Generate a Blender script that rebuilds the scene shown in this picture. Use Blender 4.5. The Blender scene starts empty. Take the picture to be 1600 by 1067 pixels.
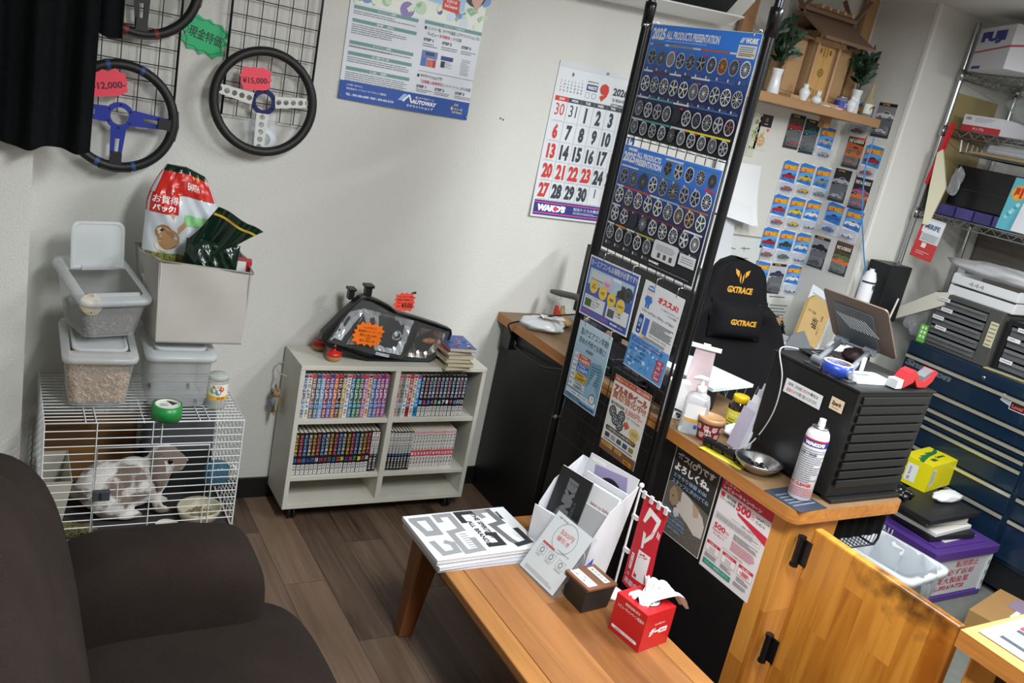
import bpy, math, random
from mathutils import Vector, Matrix, Euler
random.seed(7)
C = bpy.context.scene.collection
sc = bpy.context.scene
PI = math.pi
# ------------------------------------------------------------------ camera
FPX = 1365.97
YAW, PIT, ROL = 0.567211, 0.283230, -0.208182
CAM = Vector((0, 0, 1.78))
_f = Vector((math.sin(YAW)*math.cos(PIT), math.cos(YAW)*math.cos(PIT), -math.sin(PIT)))
_r = Vector((math.cos(YAW), -math.sin(YAW), 0)); _d = _f.cross(_r)
_R = math.cos(ROL)*_r + math.sin(ROL)*_d; _D = _f.cross(_R)
cd = bpy.data.cameras.new('camera'); cam = bpy.data.objects.new('camera', cd); C.objects.link(cam)
cd.sensor_width = 36; cd.lens = FPX*36/1600; cd.clip_start = .02
cam.matrix_world = Matrix(((_R.x, -_D.x, -_f.x, CAM.x), (_R.y, -_D.y, -_f.y, CAM.y), (_R.z, -_D.z, -_f.z, CAM.z), (0, 0, 0, 1)))
sc.camera = cam
sc.view_settings.view_transform = 'Standard'; sc.view_settings.look = 'None'
sc.view_settings.gamma = 1; sc.view_settings.use_curve_mapping = False
sc.view_settings.exposure = 0.48
sc.cycles.use_denoising = True
sc.cycles.max_bounces = 8; sc.cycles.transparent_max_bounces = 24
# world: faint pale blue ambient fill from every side, no source of its own
w = bpy.data.worlds.new('world'); sc.world = w; w.use_nodes = True
w.node_tree.nodes['Background'].inputs[0].default_value = (.8, .88, 1, 1)
w.node_tree.nodes['Background'].inputs[1].default_value = .4
D = 3.146      # back wall
ZC = 2.50      # ceiling
LAMPS = [((2.35, 1.25, ZC-.075), 1.2, 38), ((0.95, .5, ZC-.075), 1.2, 52), ((3.3, 0.3, ZC-.075), 1.2, 44)]
for (lx, ly, lz), ln, pw in LAMPS:
    ld = bpy.data.lights.new('fluorescent_lamp', 'AREA'); ld.shape = 'RECTANGLE'; ld.size = .28; ld.size_y = ln; ld.energy = pw
    ld.color = (.95, .98, 1.0)
    lo = bpy.data.objects.new('fluorescent_lamp', ld); lo.location = (lx, ly, lz); C.objects.link(lo)

# ------------------------------------------------------------------ measuring: where a line of sight meets a real plane
def ray(px, py):
    a, b = (px-800)/FPX, (py-533.5)/FPX
    return _R*a + _D*b + _f
def on(px, py, ax, v):
    d = ray(px, py); return CAM + d*((v-CAM[ax])/d[ax])
def oX(px, py, v): return on(px, py, 0, v)
def oY(px, py, v): return on(px, py, 1, v)
def oZ(px, py, v): return on(px, py, 2, v)

# ------------------------------------------------------------------ materials
def lin(c): return c/12.92 if c <= .04045 else ((c+.055)/1.055)**2.4
def rgb(h):
    h = h.lstrip('#')
    if len(h) == 3: h = ''.join(x*2 for x in h)
    return tuple(lin(int(h[i:i+2], 16)/255) for i in (0, 2, 4)) + (1,)
_mats = {}
def pm(h, rough=.55, metal=0, alpha=1, trans=0, vary=0, bump=0, bscale=60, coat=0, emit=0, sheen=0):
    key = (h, rough, metal, alpha, trans, vary, bump, bscale, coat, emit, sheen)
    if key in _mats: return _mats[key]
    m = bpy.data.materials.new('m_'+h.strip('#')); m.use_nodes = True
    nt = m.node_tree; b = nt.nodes['Principled BSDF']
    b.inputs['Base Color'].default_value = rgb(h); b.inputs['Roughness'].default_value = rough
    b.inputs['Metallic'].default_value = metal; b.inputs['Alpha'].default_value = alpha
    b.inputs['Transmission Weight'].default_value = trans; b.inputs['Coat Weight'].default_value = coat
    if sheen: b.inputs['Sheen Weight'].default_value = sheen
    if emit:
        b.inputs['Emission Color'].default_value = rgb(h); b.inputs['Emission Strength'].default_value = emit
    if vary or bump:
        tc = nt.nodes.new('ShaderNodeTexCoord'); n = nt.nodes.new('ShaderNodeTexNoise')
        n.inputs['Scale'].default_value = bscale; n.inputs['Detail'].default_value = 4
        nt.links.new(tc.outputs['Object'], n.inputs['Vector'])
        if vary:
            mx = nt.nodes.new('ShaderNodeMix'); mx.data_type = 'RGBA'
            c = rgb(h); mx.inputs[6].default_value = tuple(x*(1-vary) for x in c[:3])+(1,); mx.inputs[7].default_value = tuple(min(1, x*(1+vary)) for x in c[:3])+(1,)
            nt.links.new(n.outputs['Fac'], mx.inputs[0]); nt.links.new(mx.outputs[2], b.inputs['Base Color'])
        if bump:
            bp = nt.nodes.new('ShaderNodeBump'); bp.inputs['Strength'].default_value = bump; bp.inputs['Distance'].default_value = .002
            nt.links.new(n.outputs['Fac'], bp.inputs['Height']); nt.links.new(bp.outputs['Normal'], b.inputs['Normal'])
    _mats[key] = m; return m
def ink(h): return pm(h, .5)
def clear(h='#ffffff', op=.12, rough=.08, name=None):
    """thin clear or frosted plastic: part see-through, part glossy and milky surface"""
    key = ('clear', h, op, rough)
    if key in _mats: return _mats[key]
    m = bpy.data.materials.new('clear_'+h.strip('#')); m.use_nodes = True; nt = m.node_tree
    b = nt.nodes['Principled BSDF']; b.inputs['Base Color'].default_value = rgb(h); b.inputs['Roughness'].default_value = rough
    t = nt.nodes.new('ShaderNodeBsdfTransparent'); t.inputs[0].default_value = tuple(.5+.5*c for c in rgb(h)[:3])+(1,)
    lw = nt.nodes.new('ShaderNodeLayerWeight'); lw.inputs[0].default_value = .5
    fp = nt.nodes.new('ShaderNodeMath'); fp.operation = 'POWER'; fp.inputs[1].default_value = 4; nt.links.new(lw.outputs['Facing'], fp.inputs[0])
    fr = nt.nodes.new('ShaderNodeMath'); fr.operation = 'MULTIPLY'; fr.inputs[1].default_value = .45; nt.links.new(fp.outputs[0], fr.inputs[0])
    ad = nt.nodes.new('ShaderNodeMath'); ad.operation = 'ADD'; ad.inputs[1].default_value = op; ad.use_clamp = True
    mx = nt.nodes.new('ShaderNodeMixShader')
    nt.links.new(fr.outputs[0], ad.inputs[0]); nt.links.new(ad.outputs[0], mx.inputs[0])
    nt.links.new(t.outputs[0], mx.inputs[1]); nt.links.new(b.outputs[0], mx.inputs[2])
    nt.links.new(mx.outputs[0], nt.nodes['Material Output'].inputs[0])
    _mats[key] = m; return m
def wood(name, c1, c2, lng=1, acr=0, pw=.1, pl=.6, rough=.45, gs=26, gap=.02, contrast=1.0, stretch=1.6, dark=.45, bump=.15):
    """boards: pw wide across axis acr, pl long along axis lng, each with its own tone and grain"""
    m = bpy.data.materials.new(name); m.use_nodes = True; nt = m.node_tree; N = nt.nodes; L = nt.links
    b = N['Principled BSDF']; b.inputs['Roughness'].default_value = rough
    tc = N.new('ShaderNodeTexCoord'); sp = N.new('ShaderNodeSeparateXYZ'); L.new(tc.outputs['Object'], sp.inputs[0])
    def mth(op, a, bb=None, clamp=False):
        n = N.new('ShaderNodeMath'); n.operation = op; n.use_clamp = clamp
        for i, x in enumerate((a, bb)):
            if x is None: continue
            if isinstance(x, (int, float)): n.inputs[i].default_value = x
            else: L.new(x, n.inputs[i])
        return n.outputs[0]
    A = mth('DIVIDE', sp.outputs[acr], pw); fa = mth('FLOOR', A)
    Lg = mth('ADD', mth('DIVIDE', sp.outputs[lng], pl), mth('MULTIPLY', fa, .377)); fl = mth('FLOOR', Lg)
    cv = N.new('ShaderNodeCombineXYZ'); L.new(fa, cv.inputs[0]); L.new(fl, cv.inputs[1])
    wn = N.new('ShaderNodeTexWhiteNoise'); wn.noise_dimensions = '2D'; L.new(cv.outputs[0], wn.inputs['Vector'])
    mp = N.new('ShaderNodeMapping'); s = [gs]*3; s[lng] = stretch; mp.inputs['Scale'].default_value = s
    L.new(tc.outputs['Object'], mp.inputs[0])
    of = N.new('ShaderNodeVectorMath'); of.operation = 'MULTIPLY_ADD'; L.new(wn.outputs['Color'], of.inputs[0]); of.inputs[1].default_value = (7, 7, 7); L.new(mp.outputs[0], of.inputs[2])
    no = N.new('ShaderNodeTexNoise'); no.inputs['Scale'].default_value = 1; no.inputs['Detail'].default_value = 6; no.inputs['Distortion'].default_value = 1.2
    L.new(of.outputs[0], no.inputs['Vector'])
    v = mth('ADD', mth('MULTIPLY', mth('SUBTRACT', no.outputs['Fac'], .5), 1.7*contrast), mth('ADD', mth('MULTIPLY', mth('SUBTRACT', wn.outputs['Value'], .5), .7*contrast), .5), True)
    mx = N.new('ShaderNodeMix'); mx.data_type = 'RGBA'; mx.inputs[6].default_value = rgb(c1); mx.inputs[7].default_value = rgb(c2); L.new(v, mx.inputs[0])
    out = mx.outputs[2]
    if gap:
        ga = mth('GREATER_THAN', gap, mth('FRACT', A)); gl = mth('GREATER_THAN', gap*pw/pl, mth('FRACT', Lg))
        g = mth('MAXIMUM', ga, gl)
        m2 = N.new('ShaderNodeMix'); m2.data_type = 'RGBA'; L.new(mth('MULTIPLY', g, dark), m2.inputs[0]); L.new(out, m2.inputs[6]); m2.inputs[7].default_value = (.01, .006, .004, 1); out = m2.outputs[2]
    L.new(out, b.inputs['Base Color'])
    bp = N.new('ShaderNodeBump'); bp.inputs['Strength'].default_value = bump; bp.inputs['Distance'].default_value = .001
    L.new(no.outputs['Fac'], bp.inputs['Height']); L.new(bp.outputs[0], b.inputs['Normal'])
    return m
def fabric(name, c1, c2, scale=500, rough=.95, bump=.4):
    m = bpy.data.materials.new(name); m.use_nodes = True; nt = m.node_tree; N = nt.nodes; L = nt.links
    b = N['Principled BSDF']; b.inputs['Roughness'].default_value = rough; b.inputs['Specular IOR Level'].default_value = .15
    tc = N.new('ShaderNodeTexCoord')
    n1 = N.new('ShaderNodeTexNoise'); n1.inputs['Scale'].default_value = scale; n1.inputs['Detail'].default_value = 2
    n2 = N.new('ShaderNodeTexNoise'); n2.inputs['Scale'].default_value = 6; n2.inputs['Detail'].default_value = 3
    for n in (n1, n2): L.new(tc.outputs['Object'], n.inputs['Vector'])
    a = N.new('ShaderNodeMath'); a.operation = 'MULTIPLY_ADD'; L.new(n2.outputs['Fac'], a.inputs[0]); a.inputs[1].default_value = .6
    s = N.new('ShaderNodeMath'); s.operation = 'SUBTRACT'; L.new(n1.outputs['Fac'], s.inputs[0]); s.inputs[1].default_value = .3; L.new(s.outputs[0], a.inputs[2])
    mx = N.new('ShaderNodeMix'); mx.data_type = 'RGBA'; mx.inputs[6].default_value = rgb(c1); mx.inputs[7].default_value = rgb(c2)
    L.new(a.outputs[0], mx.inputs[0]); L.new(mx.outputs[2], b.inputs['Base Color'])
    bp = N.new('ShaderNodeBump'); bp.inputs['Strength'].default_value = bump; bp.inputs['Distance'].default_value = .0015
    L.new(n1.outputs['Fac'], bp.inputs['Height']); L.new(bp.outputs[0], b.inputs['Normal'])
    return m

# ------------------------------------------------------------------ mesh building
class G:
    def __init__(s): s.v = []; s.f = []; s.mi = []; s.sm = []; s.mats = []
    def mat(s, m):
        if m not in s.mats: s.mats.append(m)
        return s.mats.index(m)
    def add(s, vs, fs, m, smooth=False):
        o = len(s.v); s.v += [tuple(x) for x in vs]; i = s.mat(m)
        for f in fs: s.f.append(tuple(o+k for k in f)); s.mi.append(i); s.sm.append(smooth)
        return s
    def box(s, a, b, m, M=None):
        x0, y0, z0 = a; x1, y1, z1 = b
        vs = [(x0, y0, z0), (x1, y0, z0), (x1, y1, z0), (x0, y1, z0), (x0, y0, z1), (x1, y0, z1), (x1, y1, z1), (x0, y1, z1)]
        if M is not None: vs = [M @ Vector(v) for v in vs]
        return s.add(vs, [(3, 2, 1, 0), (4, 5, 6, 7), (0, 1, 5, 4), (1, 2, 6, 5), (2, 3, 7, 6), (3, 0, 4, 7)], m)
    def cbox(s, c, d, m, M=None):
        return s.box([c[i]-d[i]/2 for i in range(3)], [c[i]+d[i]/2 for i in range(3)], m, M)
    def hexa(s, bot, top, m):
        """box from four bottom and four top corners, both counter-clockwise from above"""
        return s.add(list(bot)+list(top), [(3, 2, 1, 0), (4, 5, 6, 7), (0, 1, 5, 4), (1, 2, 6, 5), (2, 3, 7, 6), (3, 0, 4, 7)], m)
    def tube(s, pts, r, m, n=8, closed=False, caps=True):
        pts = [Vector(p) for p in pts]; k = len(pts); rs = r if isinstance(r, (list, tuple)) else [r]*k
        vs = []; up = None
        for i, p in enumerate(pts):
            a = pts[i-1] if (i > 0 or closed) else p; b = pts[(i+1) % k] if (i < k-1 or closed) else p
            t = (b-a).normalized() if (b-a).length > 1e-9 else Vector((0, 0, 1))
            if up is None:
                up = Vector((0, 0, 1)) if abs(t.z) < .9 else Vector((1, 0, 0))
            u = (up - t*up.dot(t)).normalized(); w_ = t.cross(u); up = u
            for j in range(n):
                an = 2*PI*j/n; vs.append(p + (u*math.cos(an)+w_*math.sin(an))*rs[i])
        fs = []
        for i in range(k if closed else k-1):
            for j in range(n):
                a, b = i*n+j, i*n+(j+1) % n; c2 = ((i+1) % k)*n
                fs.append((a, b, c2+(j+1) % n, c2+j))
        s.add(vs, fs, m, True)
        if caps and not closed:
            s.add(vs[:n], [tuple(range(n-1, -1, -1))], m); s.add(vs[-n:], [tuple(range(n))], m)
        return s
    def lathe(s, prof, m, o=(0, 0, 0), n=24, M=None, smooth=True, sx=1, sy=1, a0=0, a1=2*PI):
        full = abs(a1-a0-2*PI) < 1e-6; k = n if full else n+1
        vs = []
        for (r, z) in prof:
            for j in range(k):
                an = a0+(a1-a0)*j/n; vs.append(Vector((o[0]+r*math.cos(an)*sx, o[1]+r*math.sin(an)*sy, o[2]+z)))
        if M is not None: vs = [M @ v for v in vs]
        fs = []
        for i in range(len(prof)-1):
            for j in range(n):
                j2 = (j+1) % k
                fs.append((i*k+j, i*k+j2, (i+1)*k+j2, (i+1)*k+j))
        return s.add(vs, fs, m, smooth)
    def prism(s, poly, z0, z1, m, M=None, side=None):
        n = len(poly); vs = [Vector((x, y, z0)) for x, y in poly]+[Vector((x, y, z1)) for x, y in poly]
        if M is not None: vs = [M @ v for v in vs]
        s.add(vs, [tuple(range(n-1, -1, -1)), tuple(range(n, 2*n))], m)
        return s.add(vs, [(i, (i+1) % n, n+(i+1) % n, n+i) for i in range(n)], side or m)
    def ball(s, c, r, m, n=16, k=10, M=None):
        rx, ry, rz = r if isinstance(r, (tuple, list)) else (r, r, r)
        vs = []
        for i in range(k+1):
            t = PI*i/k-PI/2
            for j in range(n):
                a = 2*PI*j/n; vs.append(Vector((c[0]+rx*math.cos(t)*math.cos(a), c[1]+ry*math.cos(t)*math.sin(a), c[2]+rz*math.sin(t))))
        if M is not None: vs = [M @ v for v in vs]
        return s.add(vs, [(i*n+j, i*n+(j+1) % n, (i+1)*n+(j+1) % n, (i+1)*n+j) for i in range(k) for j in range(n)], m, True)
    def sheet(s, fn, nu, nv, m, smooth=True, thick=0):
        """surface fn(u,v), u,v in 0..1; thick gives it real thickness along its normals"""
        P = [[Vector(fn(i/nu, j/nv)) for i in range(nu+1)] for j in range(nv+1)]
        fs = [(j*(nu+1)+i, j*(nu+1)+i+1, (j+1)*(nu+1)+i+1, (j+1)*(nu+1)+i) for j in range(nv) for i in range(nu)]
        flat = [p for row in P for p in row]
        if not thick: return s.add(flat, fs, m, smooth)
        nr = []
        for j in range(nv+1):
            for i in range(nu+1):
                a = P[j][min(i+1, nu)]-P[j][max(i-1, 0)]; b = P[min(j+1, nv)][i]-P[max(j-1, 0)][i]
                nn = a.cross(b); nr.append(nn.normalized() if nn.length > 1e-12 else Vector((0, 0, 1)))
        back = [p-q*thick for p, q in zip(flat, nr)]; o = len(flat)
        s.add(flat+back, fs+[tuple(o+k for k in reversed(f)) for f in fs], m, smooth)
        rim = [(i, 0) for i in range(nu)]+[(nu, j) for j in range(nv)]+[(i, nv) for i in range(nu, 0, -1)]+[(0, j) for j in range(nv, 0, -1)]
        ids = [j*(nu+1)+i for i, j in rim]; n = len(ids)
        return s.add(flat+back, [(ids[(k+1) % n], ids[k], o+ids[k], o+ids[(k+1) % n]) for k in range(n)], m, False)
    def build(s, name, parent=None, M=None, bevel=0, seg=2, sub=0, solid=0):
        me = bpy.data.meshes.new(name); me.from_pydata(s.v, [], s.f)
        for m in s.mats: me.materials.append(m)
        me.polygons.foreach_set('material_index', s.mi); me.polygons.foreach_set('use_smooth', s.sm); me.update()
        o = bpy.data.objects.new(name, me); C.objects.link(o)
        if parent is not None: o.parent = parent
        if M is not None: o.matrix_basis = M if isinstance(M, Matrix) else Matrix.Translation(M)
        if solid:
            q = o.modifiers.new('Solid', 'SOLIDIFY'); q.thickness = solid; q.offset = -1
        if bevel:
            q = o.modifiers.new('Bevel', 'BEVEL'); q.width = bevel; q.segments = seg; q.limit_method = 'ANGLE'; q.angle_limit = .6
        if sub:
            q = o.modifiers.new('Sub', 'SUBSURF'); q.levels = sub; q.render_levels = sub
        return o
def tag(o, label, cat, group=None):
    o['label'] = label; o['category'] = cat
    if group: o['group'] = group
    return o
def thing(name, label, cat, M=(0, 0, 0), group=None):
    o = bpy.data.objects.new(name, None); o.empty_display_size = .05; C.objects.link(o)
    o.matrix_basis = M if isinstance(M, Matrix) else Matrix.Translation(M)
    return tag(o, label, cat, group)
def struct(o): o['kind'] = 'structure'; return o
def T(x, y, z): return Matrix.Translation((x, y, z))
def RZ(deg): return Matrix.Rotation(math.radians(deg), 4, 'Z')
def RX(deg): return Matrix.Rotation(math.radians(deg), 4, 'X')
def RY(deg): return Matrix.Rotation(math.radians(deg), 4, 'Y')
def frame(o, xp, yp):
    """matrix with origin o, x towards xp, y towards yp, z out of the face"""
    o = Vector(o); x = (Vector(xp)-o).normalized(); y = Vector(yp)-o; y = (y-x*y.dot(x)).normalized(); z = x.cross(y)
    return Matrix(((x.x, y.x, z.x, o.x), (x.y, y.y, z.y, o.y), (x.z, y.z, z.z, o.z), (0, 0, 0, 1)))
def faceY(x, y, z): return T(x, y, z) @ RX(90)              # face looking towards -Y
def faceX(x, y, z): return T(x, y, z) @ RZ(-90) @ RX(90)    # face looking towards -X

# ------------------------------------------------------------------ printing on faces
_fc = bpy.data.curves.new('type', 'FONT'); _fo = bpy.data.objects.new('type', _fc); _fc.resolution_u = 2
_tx = {}
def glyphs(s_, bold=0, shear=0):
    k = (s_, bold, shear)
    if k not in _tx:
        _fc.body = s_; _fc.offset = bold; _fc.shear = shear
        me = bpy.data.meshes.new_from_object(_fo)
        vs = [(v.co.x, v.co.y) for v in me.vertices]; fs = [tuple(p.vertices) for p in me.polygons]
        bpy.data.meshes.remove(me)
        if vs:
            x0 = min(v[0] for v in vs); x1 = max(v[0] for v in vs); y0 = min(v[1] for v in vs); y1 = max(v[1] for v in vs)
            vs = [((x-x0)/max(x1-x0, 1e-6), (y-y0)/max(y1-y0, 1e-6)) for x, y in vs]; ar = (x1-x0)/max(y1-y0, 1e-6)
        else: ar = 1
        _tx[k] = (vs, fs, ar)
    return _tx[k]
STEP = .00022
class Pr:
    """prints on a w x h face; positions are fractions of the face, (0,0) top left, y down"""
    def __init__(s, g, w, h, M=None, fn=None, z0=0): s.g = g; s.w = w; s.h = h; s.M = M; s.fn = fn; s.z0 = z0; s.k = 0
    def put(s, pts, fs, col, l):
        s.k += 1; z = s.z0+l*STEP+s.k*3e-6; out = []
        for x, y in pts:
            p = (x*s.w, (1-y)*s.h, z)
            if s.fn: p = s.fn(*p)
            out.append(s.M @ Vector(p) if s.M is not None else Vector(p))
        s.g.add(out, fs, ink(col) if isinstance(col, str) else col); return s
    def sheet(s, col, t=.0006, n=1, back=None):
        m = ink(col) if isinstance(col, str) else col
        def q(x, y, z):
            p = s.fn(x, y, z) if s.fn else (x, y, z)
            return s.M @ Vector(p) if s.M is not None else Vector(p)
        s.g.sheet(lambda u, v: q(u*s.w, v*s.h, s.z0), max(n, 28) if s.fn else 1, max(n, 14) if s.fn else 1, m, bool(s.fn), t); return s
    def r(s, x0, y0, x1, y1, col, l=1):
        n = 28 if s.fn else 1; pts = []; fs = []
        for i in range(n+1):
            x = x0+(x1-x0)*i/n; pts += [(x, y1), (x, y0)]
        for i in range(n): fs.append((2*i, 2*i+2, 2*i+3, 2*i+1))
        return s.put(pts, fs, col, l)
    def t(s, txt, x0, y0, x1, y1=None, col='#111111', bold=0.0, l=4, shear=0, al='l', rot=0):
        """text stretched to its box; without y1 it keeps its own height; rot turns it by quarter turns clockwise"""
        dbl = 0
        if bold > .012 and any('\u4e00' <= ch <= '\u9fff' for ch in txt): dbl = (bold-.004)*.55/max(1, len(txt)); bold = 0   # dense characters thicken by a second, shifted strike
        vs, fs, ar = glyphs(txt, bold, shear)
        if not vs: return s
        if y1 is None: y1 = y0+(x1-x0)*s.w/ar/s.h
        if rot == 1: pts = [(x0+b*(x1-x0), y0+a*(y1-y0)) for a, b in vs]
        elif rot == 3: pts = [(x0+(1-b)*(x1-x0), y1-a*(y1-y0)) for a, b in vs]
        else: pts = [(x0+x*(x1-x0), y1-y*(y1-y0)) for x, y in vs]
        if dbl: s.put([(x-dbl*(x1-x0)*(rot == 0), y-dbl*(y1-y0)*(rot != 0)) for x, y in pts], fs, col, l)
        return s.put(pts, fs, col, l)
    def th(s, txt, x0, yb, h, col='#111111', bold=0, l=4, al='l', shear=0, k=1):
        """text of a given height (fraction of the face), base line top at yb; k squeezes its width"""
        vs, fs, ar = glyphs(txt, bold, shear)
        if not vs: return s
        wd = h*s.h*ar*k/s.w
        if al == 'c': x0 -= wd/2
        if al == 'r': x0 -= wd
        return s.t(txt, x0, yb, x0+wd, yb+h, col, bold, l, shear)
    def vt(s, txt, xc, y0, y1, wd, col, bold=0, l=4):
        n = len(txt); p = (y1-y0)/n
        for i, ch in enumerate(txt):
            if ch == 'ー': s.r(xc-wd*.1, y0+(i+.1)*p, xc+wd*.1, y0+(i+.9)*p, col, l)
            else: s.t(ch, xc-wd/2, y0+(i+.08)*p, xc+wd/2, y0+(i+.92)*p, col, bold, l)
        return s
    def poly(s, pts, col, l=2): return s.put(pts, [tuple(range(len(pts)-1, -1, -1))], col, l)
    def c(s, cx, cy, r, col, l=2, n=20, ry=None):
        """disc; r is a fraction of the width"""
        ry = (r*s.w/s.h) if ry is None else ry
        return s.put([(cx+r*math.cos(2*PI*i/n), cy-ry*math.sin(2*PI*i/n)) for i in range(n)], [tuple(range(n))], col, l)
    def ring(s, cx, cy, r, k, col, l=2, n=20, asp=1):
        """ring from k*r to r; asp squeezes it sideways"""
        a = s.w/s.h; pts = []
        for i in range(n):
            an = 2*PI*i/n
            for q in (r, r*k): pts.append((cx+q*asp*math.cos(an), cy-q*a*math.sin(an)))
        return s.put(pts, [(2*i, 2*((i+1) % n), 2*((i+1) % n)+1, 2*i+1) for i in range(n)], col, l)
    def ln(s, x0, y0, x1, y1, wd, col, l=2):
        ax, ay = x0*s.w, y0*s.h; bx, by = x1*s.w, y1*s.h; dx, dy = bx-ax, by-ay; q = math.hypot(dx, dy) or 1; nx, ny = -dy/q*wd*s.w/2, dx/q*wd*s.w/2
        P = [((ax+nx)/s.w, (ay+ny)/s.h), ((ax-nx)/s.w, (ay-ny)/s.h), ((bx-nx)/s.w, (by-ny)/s.h), ((bx+nx)/s.w, (by+ny)/s.h)]
        return s.put(P, [(0, 1, 2, 3)], col, l)
    def frame(s, x0, y0, x1, y1, t, col, l=2):
        ty = t*s.w/s.h
        s.r(x0, y0, x1, y0+ty, col, l); s.r(x0, y1-ty, x1, y1, col, l); s.r(x0, y0+ty, x0+t, y1-ty, col, l); return s.r(x1-t, y0+ty, x1, y1-ty, col, l)
    def lines(s, x0, y0, x1, y1, n, col='#777777', l=3, fill=.42):
        """rows of print too small to read: short broken dashes"""
        p = (y1-y0)/n
        for i in range(n):
            x = x0; end = x1-(x1-x0)*random.choice((0, 0, .05, .12, .35))
            while x < end-.002:
                q = min(end, x+(x1-x0)*random.uniform(.05, .16)); s.r(x, y0+p*(i+.5-fill/2), q-(x1-x0)*.01, y0+p*(i+.5+fill/2), col, l); x = q
        return s
    def wheel(s, cx, cy, r, style=0, rim='#c9ccd0', spoke='#b9bcc2', hub='#2a2c33', l=2, asp=.86):
        """a printed picture of a road wheel"""
        a = s.w/s.h; n = 18
        s.put([(cx+r*asp*.9*math.cos(2*PI*i/n), cy-r*.9*a*math.sin(2*PI*i/n)) for i in range(n)], [tuple(range(n))], hub, l)
        s.ring(cx, cy, r, .84, rim, l+1, n, asp)
        ns, wd = [(5, .2), (10, .09), (6, .18), (12, .07), (5, .3), (8, .12), (15, .06)][style % 7]
        for i in range(ns):
            an = 2*PI*(i+.25)/ns; ca, sa = math.cos(an), math.sin(an); w2 = wd*.5
            P = [(ca*.1-sa*w2*.6, sa*.1+ca*w2*.6), (ca*.1+sa*w2*.6, sa*.1-ca*w2*.6), (ca*.87+sa*w2, sa*.87-ca*w2), (ca*.87-sa*w2, sa*.87+ca*w2)]
            s.put([(cx+x*r*asp, cy-y*r*a) for x, y in P], [(0, 1, 2, 3)], spoke, l+2)
        s.put([(cx+r*.2*asp*math.cos(2*PI*i/10), cy-r*.2*a*math.sin(2*PI*i/10)) for i in range(10)], [tuple(range(10))], spoke, l+3)
        return s
def star(g, w, h, M, col, n=14, dep=.16, t=.0012, jit=.06, flatb=False):
    """burst-shaped price card, local face with the origin in its middle"""
    rnd = random.Random(int(w*1e4)+n); pts = []
    for i in range(2*n):
        an = 2*PI*i/(2*n); q = 1 if i % 2 == 0 else 1-dep
        q *= 1+rnd.uniform(-jit, jit)
        ca, sa = math.cos(an), math.sin(an); e = 4.0
        rr = 1/((abs(ca)**e+abs(sa)**e)**(1/e))
        x, y = w/2*rr*ca*q, h/2*rr*sa*q
        if flatb and y < -h*.42: y = -h*.42
        pts.append((x, y))
    g.prism(pts, 0, t, ink(col), M); return pts
def quad(fn, tl, tr, bl, lift=0):
    """frame and size of a sheet from three of its corners seen on a plane; origin at its lower left"""
    a, b, c = fn(*tl), fn(*tr), fn(*bl)
    w_, h_ = (b-a).length, (c-a).length
    M = frame(c, c+(b-a), a); M = M @ T(0, 0, lift)
    return M, w_, h_
ORD = 'first second third fourth fifth sixth seventh eighth ninth tenth eleventh twelfth thirteenth fourteenth fifteenth sixteenth seventeenth eighteenth nineteenth twentieth twenty-first twenty-second twenty-third twenty-fourth'.split()
WHITE = pm('#e9e9ea', .4); BLACK = pm('#0c0c0e', .5); BLACKM = pm('#101012', .35); STEEL = pm('#c8cacc', .25, 1); DSTEEL = pm('#6b6d70', .35, 1)
# ================================================================== THE SETTING
M_WALL = pm('#d5d5cf', .9, vary=.03, bump=.9, bscale=170)
M_CEIL = pm('#d6d5d2', .95)
M_WOOD = wood('m_amber_pine', '#b06a20', '#dc9a44', 2, 1, .085, .5, .38, 22, .012)
M_WOODY = wood('m_pine_edge', '#9a5a22', '#c98a45', 1, 2, .2, 5, .4, 30, 0)
M_TOPW = wood('m_worn_counter_top', '#6e563c', '#8a6e4e', 1, 0, .3, 5, .45, 14, 0, .6)
M_BLKP = pm('#0e0e10', .45, vary=.2, bscale=9)
floor_m = wood('m_dark_floor_boards', '#382b24', '#7e6855', 1, 0, .15, .92, .38, 26, .014, .75, 1.8, .8)
def wallbox(name, a, b, m): return struct(G().box(a, b, m).build(name))
wallbox('floor', (-1.4, -1.8, -.05), (2.44, D+.1, 0), floor_m)
wallbox('floor_work_area', (2.44, -1.8, -.05), (4.75, D+.1, -.001), pm('#5d5f5a', .7, vary=.25, bscale=25))
wallbox('wall_back', (-1.4, D, 0), (4.75, D+.1, ZC), M_WALL)
wallbox('wall_left', (-1.5, -1.8, 0), (-1.4, D+.1, ZC), M_WALL)
wallbox('wall_right', (4.62, -1.8, 0), (4.72, D+.1, ZC), M_WALL)
wallbox('wall_front', (-1.5, -1.9, 0), (4.75, -1.8, ZC), M_WALL)
wallbox('ceiling', (-1.5, -1.9, ZC), (4.75, D+.1, ZC+.08), M_CEIL)
PX, PY = 3.685, 2.815
wallbox('wall_right_column', (PX, PY, 0), (4.62, D, ZC), M_WALL)
wallbox('trim_1', (PX-.006, PY-.006, 0), (PX+.012, PY+.012, ZC), pm('#e4e2dc', .6))
xl = oY(53, 225, 2.96).x
wallbox('wall_left_column', (-1.4, 2.96, 0), (xl, D, ZC), M_WALL)
wallbox('baseboard_back', (xl, D-.012, 0), (1.97, D, .085), pm('#0d0d0e', .5))
wallbox('baseboard_left', (-1.4, 2.948, 0), (xl+.012, 2.96, .085), pm('#0d0d0e', .5))
# ceiling lamps: housing round each tube field
for (lx, ly, lz), ln, pw in LAMPS:
    t = thing('ceiling_light', 'white ceiling light on the ceiling above the %s' % {2.35: 'counter', 3.3: 'work area'}.get(lx, 'sofa'), 'ceiling light', (lx, ly, ZC))
    g = G(); g.box((-.17, -ln/2-.03, -.06), (.17, ln/2+.03, 0), WHITE); g.build('housing', t, bevel=.005)
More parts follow.
